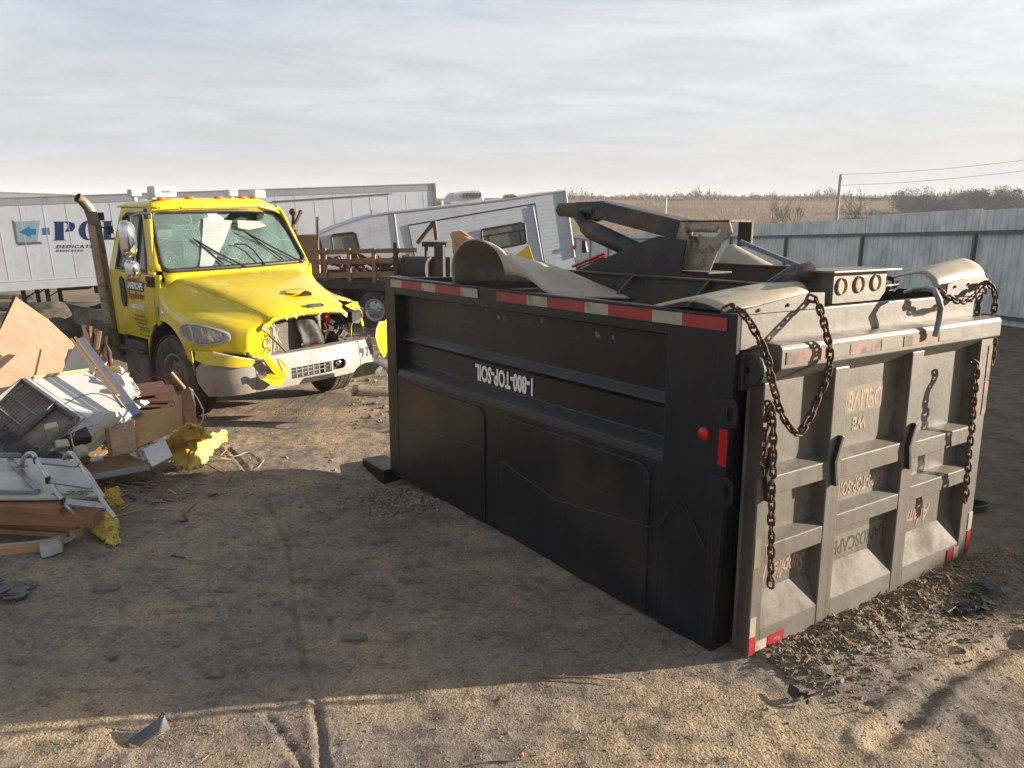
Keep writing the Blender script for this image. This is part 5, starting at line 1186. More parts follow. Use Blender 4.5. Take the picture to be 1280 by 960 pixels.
for txt, y_, s_, mt in (('DEDICATED', 308.6, .135, m_letk), ('DEDICATED', 313.6, .085, m_sgrey)):
    a = tl(70, y_); b_ = tl(150, y_ - .8); q = text_mb(txt, s_, TR(a, b_ - a, (0, 0, 1)), depth=.002, sx=1.25, spacing=1.35, shear=.25, align='LEFT', off=.003); q.build('lettering', mt, tr1)
for px in (19, 38, 79, 131): tpoly('red_reflector', [(px - 5, 352.3), (px + 5, 352), (px + 5, 353.8), (px - 5, 354)], m_tape_r)
# running gear
def lz(x): return 0
for x in (3.0, 3.65):
    for y_ in (.35, 2.0): q = P(); q.bb((x, y_, -.62), (x + .11, y_ + .1, 0)); q.bb((x - .06, y_ - .07, -.65), (x + .17, y_ + .17, -.62)); q.beam((x + .05, y_ + .05, -.3), (x + .55, y_ + .05, -.02), .04, .04); q.build('landing_leg', m_blackin, tr1)
q = P(); q.bb((5.0, .5, -.28), (7.6, 2.0, -.02)); q.bb((4.2, .3, -.12), (4.9, .9, 0)); q.build('bogie_frame', m_blackin, tr1)
for x in (5.6, 6.75):
    for y_ in (.30, 2.15): wheel((x, y_, -.25), .36, .26, (0, 1 if y_ < 1 else -1, 0), parent=tr1, tread=False, segs=28, rimmat=m_rimdirty)
q = P(); q.tube([(tl(340, 252).x, -.03, tl(340, 252).z), (tl(490, 242).x, -.03, tl(490, 242).z)], .018, 6); q.build('wire_conduit', m_grey, tr1)
# second trailer showing only as a strip of roof behind
trailer('semi_trailer', D(-60, 237.5, 27.6), D(190, 246.5, 30.2), 2.74, 2.5, 'second white trailer, only its roof edge showing at the far left behind the lettered one')

# ------------------------------------------------------------------ collapsed camper
ca = D(398, 296, 22.0); cb = D(706.5, 238.5, 24.0)
CX = (cb - ca); CX.z = 0; CX.normalize(); CYv = Vector((0, 0, 1)).cross(CX).normalized()
CR = Matrix((CX, CYv, Vector((0, 0, 1)))).transposed(); CO = Vector((ca.x, ca.y, 0))
camper = frame_empty('camper_trailer', CO, CR); tag(camper, 'pale blue grey camper trailer tipped down at its left end behind the flatbed', 'camper')
def cl(px, py, off=0.0):
    o_ = CR.transposed() @ (Vector((0, 0, CAMH)) - CO); d = CR.transposed() @ ray(px, py); p = o_ + d * ((-off - o_[1]) / d[1]); return p
outl = [(399, 294), (420, 284.5), (449, 274.5), (468, 269.3), (492, 265.6), (560, 258), (640, 248.5), (706.5, 238.5), (712, 280), (718, 322), (722, 352), (560, 380), (420, 386), (408, 345), (404, 312)]
q = P(); q.prism([cl(*p_) for p_ in outl], (0, 2.3, 0)); q.build('body_shell', m_rv, camper)
def ctube(pts, r_, name, mtl, closed=False, off=.01):
    pts = [cl(*p_, off) for p_ in pts]; 
    if closed: pts.append(pts[0])
    q_ = P(); q_.tube(pts, r_, 6, cap=not closed); return q_.build(name, mtl, camper)
# horizontal siding ribs parallel to the tipped floor
q = P()
for k in range(17):
    a = (402 + .9 * k, 299 + 4.6 * k); b_ = (707.8 + .73 * k, 243 + 4.75 * k)
    top = []
    for s_ in np.linspace(0, 1, 9):
        x = a[0] + (b_[0] - a[0]) * s_; y_ = a[1] + (b_[1] - a[1]) * s_ + 2.5 * math.sin(s_ * 3.14) * -1.2
        top.append(cl(x, y_, .003))
    q.tube(top, .006, 4)
q.build('siding_rib', mat('siding_shadow_line', (.54, .60, .70), .5), camper)
ctube(outl[:8], .03, 'roof_trim', m_fascia); ctube([(706.5, 238.5), (712, 280), (718, 322)], .035, 'corner_trim', m_white)
q = P(); q.box(cl(718, 309, .04), (.10, .06, .12)); q.build('tail_light', m_red, camper)
ctube([(519, 322), (510.5, 281.5), (669, 254.5), (681, 328)], .018, 'slide_out_seal', m_blk)
ctube([(666, 258), (678, 326)], .03, 'slide_out_edge', m_rv); ctube([(493, 267), (497, 300), (500, 320)], .012, 'panel_seam', m_fascia)
def cwin(pts, bar=None):
    pp = [cl(*p_, .012) for p_ in pts]; q_ = P(); q_.prism(pp, (0, .02, 0)); wn = q_.build('window', m_dglass, camper); pp2 = [p_ + Vector((0, -.012, 0)) for p_ in pp] ; pp2.append(pp2[0]); q_ = P(); q_.tube(pp2, .032, 6, cap=False); 
    if bar:
        for a, b_ in bar: q_.tube([cl(*a, .03), cl(*b_, .03)], .022, 5)
    q_.build('frame', m_blk, wn)
cwin([(414.5, 296), (417, 293.5), (441, 291), (444.5, 292.5), (449, 310), (444, 313), (417, 314)])
cwin([(602, 289), (604, 286.8), (652, 278.6), (655.5, 280), (658, 302), (656, 304), (628, 309), (606, 307), (603, 301)], [((603, 295.5), (656, 287)), ((611, 295), (612, 307)), ((649.5, 288.5), (652, 304))])
for (px, py) in ((470, 266.5),): q = P(); q.bb(cl(px - 3, py + 2) + Vector((0, .4, 0)), cl(px + 3, py - 2) + Vector((0, .8, .05))); q.build('roof_vent', m_white, camper)
acp = [(567, 254.8), (567.5, 245), (573, 240.5), (590, 238.2), (606, 237), (609.5, 239), (612, 250.5)]
q = P(); q.prism([cl(*p_) + Vector((0, .6, 0)) for p_ in acp], (0, .75, 0)); ac = q.build('air_conditioner', m_white, camper, bevel=.05)
q = P()
for k in range(6): q.beam(cl(585 + 4.0 * k, 247.5) + Vector((0, .575, 0)), cl(587 + 4.0 * k, 240.8) + Vector((0, .575, 0)), .05, .04, (0, 1, 0))
q.build('louvre', m_sgrey, ac)
q = P(); q.prism([cl(*p_) + Vector((0, .8, 0)) for p_ in ((642, 248), (644, 243.5), (652, 242), (658, 245.5))], (0, .5, 0)); q.build('roof_vent', m_grey, camper, bevel=.03)
# white box thing right of the trailer end
q = P(); c0 = D(549, 252, 40); q.bb((c0.x - .35, 40, c0.z - 2.5), (c0.x + .15, 40.6, c0.z + .05)); tag(q.build('roof_box', m_cream, bevel=.03), 'small cream box top beyond the right end of the lettered trailer', 'box')

# ------------------------------------------------------------------ flatbed truck with stake sides
fb0 = D(395, 354, 20.6); fb1 = D(560, 357, 19.3)
FX = (fb1 - fb0); FX.z = 0; FX.normalize(); FYv = Vector((0, 0, 1)).cross(FX); FR = Matrix((FX, FYv, Vector((0, 0, 1)))).transposed(); FO = Vector((fb0.x, fb0.y, 0))
flat = frame_empty('flatbed_truck', FO, FR); tag(flat, 'black flatbed truck with weathered wooden stake sides, behind the yellow hood', 'flatbed truck')
def fl(px, py, off=0.0):
    o_ = FR.transposed() @ (Vector((0, 0, CAMH)) - FO); d = FR.transposed() @ ray(px, py); return o_ + d * ((-off - o_[1]) / d[1])
fz = lambda px, py: fl(px, py).z
xa, xb = fl(370, 355).x, fl(620, 355).x
dk = fz(460, 352)
q = P(); q.bb((xa, 0, dk - .22), (xb, 2.4, dk)); q.build('deck', m_blackin, flat, bevel=.01)
q = P(); q.bb((xa, .7, dk - .60), (xb + 2, .82, dk - .22)); q.bb((xa, 1.6, dk - .60), (xb + 2, 1.72, dk - .22)); q.bb((xa + .2, .2, dk - .95), (xa + 1.3, .7, dk - .3)); q.bb((xa + .4, .75, dk - 1.0), (xb, 1.6, dk - .35)); q.build('chassis', m_blackin, flat)
wc = fl(467, 388)
gzl = gz(D(467, 400, 20).x, 20)
wheel((wc.x, .18, wc.z), .50, .28, (0, 1, 0), parent=flat, rimmat=m_rim, tread=False, dish=.05); wheel((wc.x, 2.2, wc.z), .50, .28, (0, -1, 0), parent=flat, rimmat=m_rim, tread=False)
wheel((wc.x + 3.6, .18, wc.z), .50, .28, (0, 1, 0), parent=flat, rimmat=m_rim, tread=False)
for px in (407, 437, 468):
    a = fl(px - 2.5, 310); b_ = fl(px + 3, 353); q = P(); q.bb((a.x, -.06, dk - .02), (b_.x, .0, a.z)); q.build('stake', m_stake, flat, bevel=.006)
for (y0, y1, xl, xr) in ((312.5, 318, 385, 520), (324.5, 331, 388, 500), (341.5, 348.5, 388, 495)):
    a = fl(xl, y0); b_ = fl(xr, y0 - .012 * (xr - xl)); q = P(); h_ = (y1 - y0) * .0203
    q.beam(a + Vector((0, .03, -h_ / 2)), Vector((b_.x, .03, b_.z - h_ / 2 + .02)), h_, .035, (0, 1, 0)); q.build('stake_rail', m_stake, flat, bevel=.005)
q = P(); q.bb((fl(493, 340).x, -.04, dk), (fl(498, 340).x, .02, fz(496, 303))); q.bb((fl(545, 340).x, -.1, dk - .3), (fl(556, 340).x, .05, fz(550, 306))); q.bb((fl(524, 340).x, .3, dk), (fl(527, 340).x, .38, fz(526, 303))); q.bb((fl(498, 340).x, .5, dk), (fl(552, 340).x, .6, fz(520, 322))); q.bb((fl(525, 320).x, .1, fz(540, 309)), (fl(556, 320).x, .6, fz(540, 303))); q.build('headboard', m_blackin, flat, bevel=.01)
q = P(); q.beam(fl(522, 304), fl(543, 277), .09, .09); q.beam(fl(543, 276), fl(546, 300), .09, .09); q.build('rusty_brace', m_brownst, flat, bevel=.01)
q = P(); q.tube([(fl(498, 335).x, .35, dk + .35), (fl(530, 335).x, .35, dk + .35)], .30, 18); q.build('tank', m_blackin, flat, smooth='auto')
# its load: scrap iron and timbers in view between the rails
rs = random.Random(4)
q = P()
for k in range(70):
    x = rs.uniform(fl(390, 330).x, fl(525, 330).x); y_ = rs.uniform(.15, 1.6); z = dk + rs.uniform(.03, .52); l_ = rs.uniform(.1, .6); R_ = rotm('Z', rs.uniform(-.5, .5)) @ rotm('Y', rs.uniform(-.5, .5))
    if k % 3: q.box((x, y_, z), (l_, rs.uniform(.05, .2), rs.uniform(.05, .22)), R_)
    else: q.tube([Vector((x, y_, z)), Vector((x, y_, z)) + R_ @ Vector((l_ * 1.5, 0, .0))], rs.uniform(.03, .09), 8)
o = q.build('scrap_load', m_rusty); o.matrix_world = flat.matrix_world; tag(o, 'heap of rusty scrap iron loaded on the flatbed deck behind the wooden stakes', 'scrap', kind='stuff')
q = P(); q.bb((fl(373, 330, -1.2).x, 1.2, dk), (fl(399, 330, -1.2).x, 1.8, fl(390, 294, -1.2).z)); o = q.build('wooden_crate', wood('crate_wood', (.42, .24, .15), (.28, .14, .08), (2, 10, 10)), bevel=.01); o.matrix_world = flat.matrix_world; tag(o, 'reddish wooden crate standing at the left end of the flatbed load', 'crate')
q = P()
q.beam(fl(366, 290, -1.0), fl(367.5, 262, -1.0), .10, .06); q.beam(fl(369, 280, -1), fl(376, 264, -1), .10, .05); q.lathe([(0, -.05), (.09, -.04), (.10, .04), (0, .05)], fl(366, 265, -1.05), (0, -1, .1), 14); q.lathe([(0, -.04), (.06, -.03), (.06, .04), (0, .05)], fl(376, 265, -1.05), (0, -1, .1), 12)
q.beam(fl(366, 300, -1.0), fl(366, 286, -1.0), .06, .06); q.beam(fl(369, 287, -1), fl(374, 300, -1), .07, .05)
o = q.build('rusty_jack', m_rusty, bevel=.01); o.matrix_world = flat.matrix_world; tag(o, 'rusty forked iron lever standing up right of the cracked windscreen', 'lever')
q = P(); q.beam(fl(397.5, 300, -.8), fl(397, 271, -.8), .05, .05); o = q.build('iron_post', m_rusty); o.matrix_world = flat.matrix_world; tag(o, 'thin rusty upright post beside the wooden crate', 'post')

# ------------------------------------------------------------------ corrugated fence
fx0, fy0 = 14.4, 21.8; fdx, fdy = -.154, .988
fence = empty('corrugated_fence', (fx0, fy0, gz(fx0, fy0))); tag(fence, 'tall grey green corrugated fence with dark blue posts along the right of the yard', 'fence')
FH = 3.30
def fp(s_, off, h_): # along, towards the yard, above ground
    x = fx0 + fdx * s_; y_ = fy0 + fdy * s_; nx, ny = -fdy, fdx * 1.0
    return Vector((x + nx * off - fx0, y_ + ny * off - fy0, gz(x, y_) + h_ - gz(fx0, fy0)))
s_ = -15.0; k = 0
while s_ < 66:
    e = s_ + 5.8 * 1.0
    q = P(); rows = []; x = s_; st_ = .0
    hstep = FH + (.06 if (k // 1) % 2 else 0) - .012 * max(0, s_) * .6
    while x < e - .1:
        for dx_, o_ in ((0, 0), (.03, -.03), (.09, -.03), (.12, 0)):
            rows.append([fp(x + dx_, o_, -.15), fp(x + dx_, o_, hstep)])
        x += .29
    rows.append([fp(e - .002, 0, -.15), fp(e - .002, 0, hstep)])
    q.grid(rows, 0); q.build('fence_sheet', m_fence, fence)
    s_ = e; k += 1
for k in range(-3, 11):
    s_ = 2.43 + 5.82 * k; q = P(); q.beam(fp(s_, .10, -.1), fp(s_, .10, FH * .80), .10, .12, (0, 1, 0)); q.build('fence_post', m_fpost, fence)
for hh in (FH * .80, .20):
    q = P(); 
    for k in range(-14, 62, 4): q.beam(fp(k, .07, hh), fp(k + 4.0, .07, hh), .07, .11)
    q.build('fence_rail', m_fpost, fence)
# ------------------------------------------------------------------ poles and wires
def pole(x, y_, ztop, r_, label, mtl=m_pole):
    q_ = P(); z0 = gz(x, y_); q_.tube([(0, 0, -.2), (0, 0, (ztop - z0) * .5), (0, 0, ztop - z0)], [r_ * 1.25, r_ * 1.1, r_ * .9], 10); q_.bb((-.12, -.1, ztop - z0 - .45), (.12, .1, ztop - z0 - .3))
    o_ = q_.build('utility_pole', mtl, smooth='auto'); o_.location = (x, y_, z0); return tag(o_, label, 'pole')
pp1 = D(1051, 218, 70); pole(pp1.x, 70, pp1.z, .13, 'tall grey utility pole standing just beyond the corrugated fence')
pp2 = D(832.5, 248, 150); pole(pp2.x, 150, pp2.z, .18, 'short white pole in the field above the hoist arm', m_white)
for i, (a, b_, sg_, lb) in enumerate(((pp1, D(1400, 183, 52), 1.0, 'upper overhead wire running right from the grey pole'), (pp1 + Vector((0, 0, -.9)), D(1400, 196, 52), 1.0, 'lower overhead wire running right from the grey pole')  )):
    q = P(); q.tube([a.lerp(b_, t_) + Vector((0, 0, -sg_ * 4 * t_ * (1 - t_) * .35)) for t_ in np.linspace(0, 1, 14)], .014 if i < 2 else .03, 5)
    tag(q.build('overhead_wire', m_sgrey), lb, 'wire', 'wires on the grey pole')
# ------------------------------------------------------------------ air
q = P(); q.bb((-2560, -75, -6.5), (2560, 3300, 34)); hz_o = q.build('haze', bpy.data.materials.new('thin_haze')); tag(hz_o, 'thin pale haze over the far field', 'haze', kind='stuff')
hm = hz_o.data.materials[0]; hm.use_nodes = True; ht_ = hm.node_tree; ht_.nodes.clear(); ho = ht_.nodes.new('ShaderNodeOutputMaterial'); hv_ = ht_.nodes.new('ShaderNodeVolumePrincipled')
hv_.inputs['Color'].default_value = (.86, .88, .92, 1); hv_.inputs['Density'].default_value = .0006; ht_.links.new(hv_.outputs[0], ho.inputs['Volume'])
# ------------------------------------------------------------------ bare trees, far woods, scrub, farm sheds
def branchy(q_, p, d, l_, r_, depth, rg, spread=.55, tw=None):
    e = p + d * l_; mid = p.lerp(e, .5) + Vector((rg.uniform(-1, 1), rg.uniform(-1, 1), 0)) * l_ * .05
    q_.tube([p, mid, e], [r_, r_ * .85, r_ * .65], 4 if depth < 3 else 6, cap=False)
    if depth == 0: return
    for k in range(rg.choice((2, 3, 3))):
        nd = (d + Vector((rg.gauss(0, spread), rg.gauss(0, spread), rg.gauss(.12, spread * .6)))).normalized()
        branchy(q_, p.lerp(e, rg.uniform(.55, 1)), nd, l_ * rg.uniform(.62, .85), r_ * .6, depth - 1, rg, spread)
def bare_tree(px, pyb, y_, h_, label, mtl, seed, lean=0, spread=.5, depth=6, r_=None):
    rg = random.Random(seed); x = D(px, 250, y_).x; z0 = gz(x, y_)
    t_ = empty('bare_tree', (x, y_, z0)); tag(t_, label, 'tree', 'bare trees beyond the fence')
    q_ = P(); q_.tube([(0, 0, -.3), (lean * .1, 0, h_ * .16), (lean * .3, 0, h_ * .30)], [h_ * .022, h_ * .017, h_ * .014], 7); q_.build('trunk', m_bark, t_, smooth=True)
    q_ = P()
    for k in range(4): branchy(q_, Vector((lean * .3, 0, h_ * (.16 + .045 * k))), Vector((rg.gauss(0, .5), rg.gauss(0, .5), 1)).normalized(), h_ * .24, h_ * .011, depth - 1, rg, spread)
    q_.build('crown', mtl, t_); return t_
bare_tree(1077, 0, 90, 8.4, 'largest bare spreading tree just right of the grey utility pole', m_twig, 3, spread=.55, depth=6)
bare_tree(967, 0, 105, 8.3, 'pale thin bare tree, leftmost of those above the fence', mat('pale_twigs', (.30, .26, .22), .9), 8, spread=.32, depth=5)
bare_tree(997, 0, 110, 7.6, 'slim bare tree just right of the leftmost pale tree', m_twig, 11, spread=.32, depth=5)
bare_tree(1100, 0, 86, 5.6, 'low bare bushy tree at the right foot of the largest one', m_twig, 19, spread=.7, depth=5)
def crown_tree(px, y_, h_, wd, seed, label, group, mtl=m_dtree, nm='far_tree'):
    rg = random.Random(seed); x = D(px, 250, y_).x; z0 = gz(x, y_); t_ = empty(nm, (x, y_, z0)); tag(t_, label, 'tree', group)
    q_ = P(); q_.tube([(0, 0, -.3), (0, 0, h_ * .4)], [h_ * .035, h_ * .02], 6); q_.build('trunk', m_bark, t_)
    q_ = P(); lobes = [(rg.uniform(-.36, .36) * wd, rg.uniform(-.3, .3) * wd, h_ * rg.uniform(.16, .78), rg.uniform(.15, .28) * wd) for _ in range(13)]
    vs = []; fs = []
    for k in range(4200):
        c_ = rg.choice(lobes); d_ = Vector((rg.gauss(0, 1), rg.gauss(0, 1), rg.gauss(0, 1))).normalized() * c_[3] * (.45 + .65 * rg.random()); p = Vector(c_[:3]) + Vector((d_.x, d_.y, d_.z * .8))
        if p.z < .25: continue
        a = Vector((rg.gauss(0, 1), rg.gauss(0, 1), rg.gauss(0, 1))).normalized() * rg.uniform(.25, .6); b2 = Vector((rg.gauss(0, 1), rg.gauss(0, 1), rg.gauss(0, 1))).normalized() * rg.uniform(.06, .2)
        i0 = len(vs); vs += [p - a, p + b2, p + a]; fs.append((i0, i0 + 1, i0 + 2))
    q_.add(vs, fs); q_.build('crown', mtl, t_)
rg = random.Random(2)
for i, (px, h_, wd) in enumerate(((1136, 6.2, 10), (1158, 4.9, 8), (1178, 5.8, 8), (1196, 5.2, 7), (1216, 6.7, 9), (1238, 5.8, 8), (1262, 7.2, 9), (1284, 5.9, 9), (1306, 6.6, 10))):
    crown_tree(px, 200 + rg.uniform(-8, 12), h_, wd, 30 + i, ['rounded dark tree, first of the row on the right skyline', 'low dark tree, second in the skyline row', 'thin dark tree, third in the skyline row', 'bushy dark tree, fourth in the skyline row', 'tall dark tree, fifth in the skyline row', 'wide dark tree, sixth in the skyline row', 'tallest dark tree near the right end of the skyline row', 'dark tree at the right edge of the photo', 'dark tree beyond the right edge of the skyline row'][i], 'dark trees along the right skyline', m_dtree if i % 3 else m_twig)
vs = []; fs = []
for k in range(26000):
    px = rg.uniform(690, 1290); x = None; y_ = rg.uniform(270, 345); x = (px - 640) / F * y_; dens_ = .5 + .5 * math.sin(px * .06) * math.sin(px * .021 + 2)
    hh = (.5 + 3.6 * dens_ * rg.random() ** 1.5) * (.35 + .9 * abs(math.sin(px * .31 + math.sin(px * .07) * 3)));
    if rg.random() > .35 + .7 * dens_: continue
    z = gz(x, y_) + rg.random() ** 1.3 * hh
    p = Vector((x, y_, z)); a = Vector((rg.gauss(0, .5), rg.gauss(0, .4), rg.gauss(0, 1))).normalized() * rg.uniform(.3, 1.0); b2 = Vector((rg.gauss(0, 1), rg.gauss(0, 1), rg.gauss(0, .3))).normalized() * rg.uniform(.08, .3)
    i0 = len(vs); vs += [p - a, p + b2, p + a]; fs.append((i0, i0 + 1, i0 + 2))
q = P(); q.add(vs, fs); tag(q.build('far_woods', m_twig), 'thin line of bare woods along the far skyline', 'woods', kind='stuff')
vs = []; fs = []
for k in range(34000):
    y_ = 80 + 230 * rg.random() ** 1.4; px = rg.uniform(640, 1300); x = (px - 640) / F * y_
    if math.sin(x * .11 + y_ * .03) * math.sin(y_ * .09 + x * .02) + rg.uniform(-.7, .5) < 0: continue
    z = gz(x, y_) ; h_ = rg.uniform(.35, 1.3) * (1 + (y_ < 130) * .8)
    d_ = rg.uniform(-.35, .35) * h_; i0 = len(vs); w_ = rg.uniform(.03, .10) * (1 + y_ / 160)
    vs += [Vector((x, y_, z - .05)), Vector((x + w_, y_ + w_, z - .05)), Vector((x + d_, y_ + rg.uniform(-.2, .2), z + h_))]; fs.append((i0, i0 + 1, i0 + 2))
q = P(); q.add(vs, fs); tag(q.build('field_scrub', mat('dry_scrub', (.155, .11, .078), .95, var=.4, vscale=.15)), 'dry brown weeds and scrub over the far field', 'scrub', kind='stuff')
for i, (px, y_, w_, d_, h_, mt, lb) in enumerate(((829, 268, 2.6, 2.4, .8, m_white, 'small white farm building on the far field edge'), (843, 270, 5, 3, .7, m_grey, 'grey low shed right of the white farm building'), (1086, 275, 6, 4, 1.0, m_brownst, 'low brown shed beyond the bare trees'))):
    x = D(px, 250, y_).x; z0 = gz(x, y_); b0 = empty('farm_building', (x, y_, z0)); tag(b0, lb, 'building', 'sheds on the far field')
    q = P(); q.bb((-w_ / 2, -d_ / 2, -.5), (w_ / 2, d_ / 2, h_)); q.build('wall', mt, b0)
    q = P(); q.prism([(-w_ / 2 - .3, -d_ / 2 - .3, h_), (-w_ / 2 - .3, 0, h_ + .5), (-w_ / 2 - .3, d_ / 2 + .3, h_)], (w_ + .6, 0, 0)); q.build('roof', m_grey, b0)
    q = P(); q.bb((-.5, -d_ / 2 - .03, 0), (.5, -d_ / 2, h_ * .8)); q.build('door', m_sgrey, b0)
# ------------------------------------------------------------------ wreckage pile on the left
def slab(name, pts, th, mats, label, cat, group=None, bevel=.003, edge=True, parent=None):
    pts = [Vector(p) for p in pts]; n_ = Vector((0, 0, 0))
    for i in range(len(pts)):
        a, b_ = pts[i], pts[(i + 1) % len(pts)]; n_ += a.cross(b_)
    n_.normalize()
    if n_.z < 0 and abs(n_.z) > .2 or (abs(n_.z) <= .2 and n_.y > 0): n_ = -n_
    c0 = sum(pts, Vector()) / len(pts)
    x_ = (pts[1] - pts[0]).normalized(); y_ = n_.cross(x_); R_ = Matrix((x_, y_, n_)).transposed(); Ri = R_.transposed()
    q_ = P(); q_.prism([Ri @ (p - c0) for p in pts], (0, 0, -th)); o_ = q_.build(name, mats, parent, bevel=bevel)
    m4 = R_.to_4x4(); m4.translation = c0; o_.matrix_world = m4
    if label: tag(o_, label, cat, group)
    return o_
def PLN(pxs, a, b_, c_):                 # where rays through pixels meet the plane of three points
    n_ = (b_ - a).cross(c_ - a); o_ = Vector((0, 0, CAMH)); return [o_ + ray(*p_) * ((a - o_).dot(n_) / ray(*p_).dot(n_)) for p_ in pxs]
GP = 'loose wreckage of a camper piled on the left'
slab('plywood_sheet', PLN([(20, 371), (60, 399), (97, 433), (84, 475), (60, 540), (-70, 560), (-28, 470)], D(20, 371, 8.7), D(97, 433, 8.6), D(30, 500, 7.9)), .012, m_ply, 'large pale plywood sheet leaning up at the top left of the wreckage', 'plywood', GP)
q = P(); q.beam(D(-22, 470, 8.12), D(20, 371, 8.78), .03, .05); tag(q.build('wood_strip', m_darkwood), 'dark wooden batten along the left edge of the large plywood sheet', 'batten', GP)
slab('wallboard', PLN([(97, 425), (122, 450), (112, 486), (68, 486), (86, 445)], D(97, 425, 8.45), D(122, 450, 8.25), D(90, 486, 8.0)), .01, m_pattern, 'cream patterned wallboard between the big plywood sheet and the metal trim', 'wallboard', GP)
# fridge lying on its side: white top face, open dark back
A1, D1, B1 = D(30, 475, 7.55), D(98, 524, 6.95), D(107, 463, 8.15)
e1 = D1 - A1; e2 = B1 - A1; nn = D(-40, 528, 6.95) - A1; dep = nn.length; nn.normalize()
e2 = (e2 - e1.normalized() * e2.dot(e1.normalized()) * .25)
fr = empty('refrigerator', (0, 0, 0)); tag(fr, 'tipped over refrigerator with a white side up and its dark open back facing the camera', 'refrigerator')
q = P(); q.prism([A1, A1 + e1, A1 + e1 + e2, A1 + e2], nn * .02); q.prism([A1 + e2 + nn * .02, A1 + e1 + e2 + nn * .02, A1 + e1 + e2 + nn * dep, A1 + e2 + nn * dep], -e2.normalized() * .02)
q.prism([A1 + e1 + nn * .02, A1 + e1 + e2 + nn * .02, A1 + e1 + e2 + nn * dep, A1 + e1 + nn * dep], -e1.normalized() * .015); q.build('cabinet', m_fridgew, fr, bevel=.006)
e1n = e1.normalized(); e2n = e2.normalized()
q = P()
def fpnt(a, b_, c_=0.0): return A1 + e1 * a + nn * (b_ * dep) + e2n * c_
for a, b_ in (((0, 0), (1, 0)), ((0, 0), (0, 1)), ((1, 0), (1, 1)), ((0, 1), (1, 1)), ((.62, 0), (.62, 1))): q.beam(fpnt(*a, -.01), fpnt(*b_, -.01), .045, .045, tuple(e2n))
q.build('back_frame', m_frame, fr, bevel=.004)
q = P(); q.prism([fpnt(0, 0, .06), fpnt(1, 0, .06), fpnt(1, 1, .06), fpnt(0, 1, .06)], e2n * .02); q.build('back_panel', m_fridgek, fr)
q = P()
for k in range(12): q.tube([fpnt(.04 + .045 * k, .04, .03), fpnt(.04 + .045 * k, .96, .03)], .0045, 5)
for k in range(4): q.beam(fpnt(.03, .12 + .25 * k, .035), fpnt(.6, .12 + .25 * k, .035), .02, .012, tuple(e2n))
q.build('condenser_coil', m_grey, fr)
q = P(); q.prism([A1 + e2 * .98 + nn * .0, A1 + e2 * .98 + e1 * .12, A1 + e2 * .86 + e1 * .1, A1 + e2 * .86], -nn * .012)
q = P(); ro = -nn * .014; q.beam(A1 + e2 * .12 + ro - e1n * .01, A1 + e2 * 1.0 + ro - e1n * .01, .055, .028, tuple(nn)); o = q.build('wood_strip', m_plyo, bevel=.002); tag(o, 'orange wooden strip along the upper edge of the white refrigerator side', 'batten', GP)
rp = random.Random(21)
def blk(px, py, y_, size, mtl, name, label, cat, rz=0., rx=0., bevel=.01):
    q_ = P(); q_.box((0, 0, 0), size); o_ = q_.build(name, mtl, bevel=bevel); o_.location = D(px, py, y_); o_.rotation_euler = (rx, rp.uniform(-.2, .2), rz); return tag(o_, label, cat, GP)
blk(66, 540, 6.75, (.10, .08, .16), m_cream, 'valve_box', 'small cream block beside the open refrigerator back', 'block', .5, .4)
blk(75, 560, 6.7, (.11, .08, .17), m_cream, 'valve_box', 'cream plastic box lying below the refrigerator near the white canister', 'block', .9, .8)
blk(60, 565, 6.75, (.22, .2, .12), m_frame, 'motor_housing', 'dark housing under the corner of the refrigerator', 'housing', .2, .3)
blk(88, 548, 6.85, (.30, .22, .12), m_blackin, 'motor_housing', 'black motor part behind the white canister', 'housing', .7, .3)
q = P(); a = D(92, 568, 6.65); b_ = D(110, 562, 6.72); q.tube([a, a.lerp(b_, .12), a.lerp(b_, .8), b_], [.03, .062, .062, .03], 16); tag(q.build('canister', m_cream, smooth='auto'), 'small cream canister lying behind the ladder hooks', 'canister', GP)
# cooling-unit strips to the right of the fridge
for i, (a, b_, mt, lb) in enumerate((((84, 562), (128, 520), m_grey, 'grey metal duct strip under the coil'), ((94, 566), (136, 524), m_frame, 'dark metal strip below the grey duct strip'), ((106, 560), (150, 520), m_cream, 'pale strip ending at the wire coil'))):
    q = P(); q.beam(D(*a, 6.75 + .03 * i), D(*b_, 7.25 + .03 * i), .07, .03); tag(q.build('duct_strip', mt, bevel=.004), lb, 'strip', GP)
q = P(); pts = []
for k in range(90):
    t_ = k / 89; an = t_ * 6.283 * 7; c_ = D(111 + 17 * t_, 526 - 5 * t_, 6.95); pts.append(c_ + Vector((math.cos(an) * .02, math.sin(an) * .055, math.sin(an) * .045 + math.cos(an) * .03)))
q.tube(pts, .006, 6); tag(q.build('coil', m_white, smooth=True), 'white coiled tubing right of the refrigerator', 'coil', GP)
q = P(); q.tube([D(148, 516, 7.0), D(156, 524, 6.95), D(140, 534, 6.9), D(157, 536, 6.95), D(154, 522, 6.95), D(159, 514, 7.05)], .012, 8); tag(q.build('bracket', m_alu, smooth=True), 'bent silver wire bracket at the lower corner of the refrigerator', 'bracket', GP)
q = P(); q.tube([D(88, 540, 6.7), D(91, 556, 6.62), D(97, 566, 6.58), D(100, 572, 6.55)], .006, 5); q.tube([D(85, 538, 6.7), D(95, 534, 6.7), D(92, 545, 6.65)], .006, 5); tag(q.build('cable', m_cream, smooth=True), 'thin cream cable dangling by the refrigerator corner', 'cable', GP)
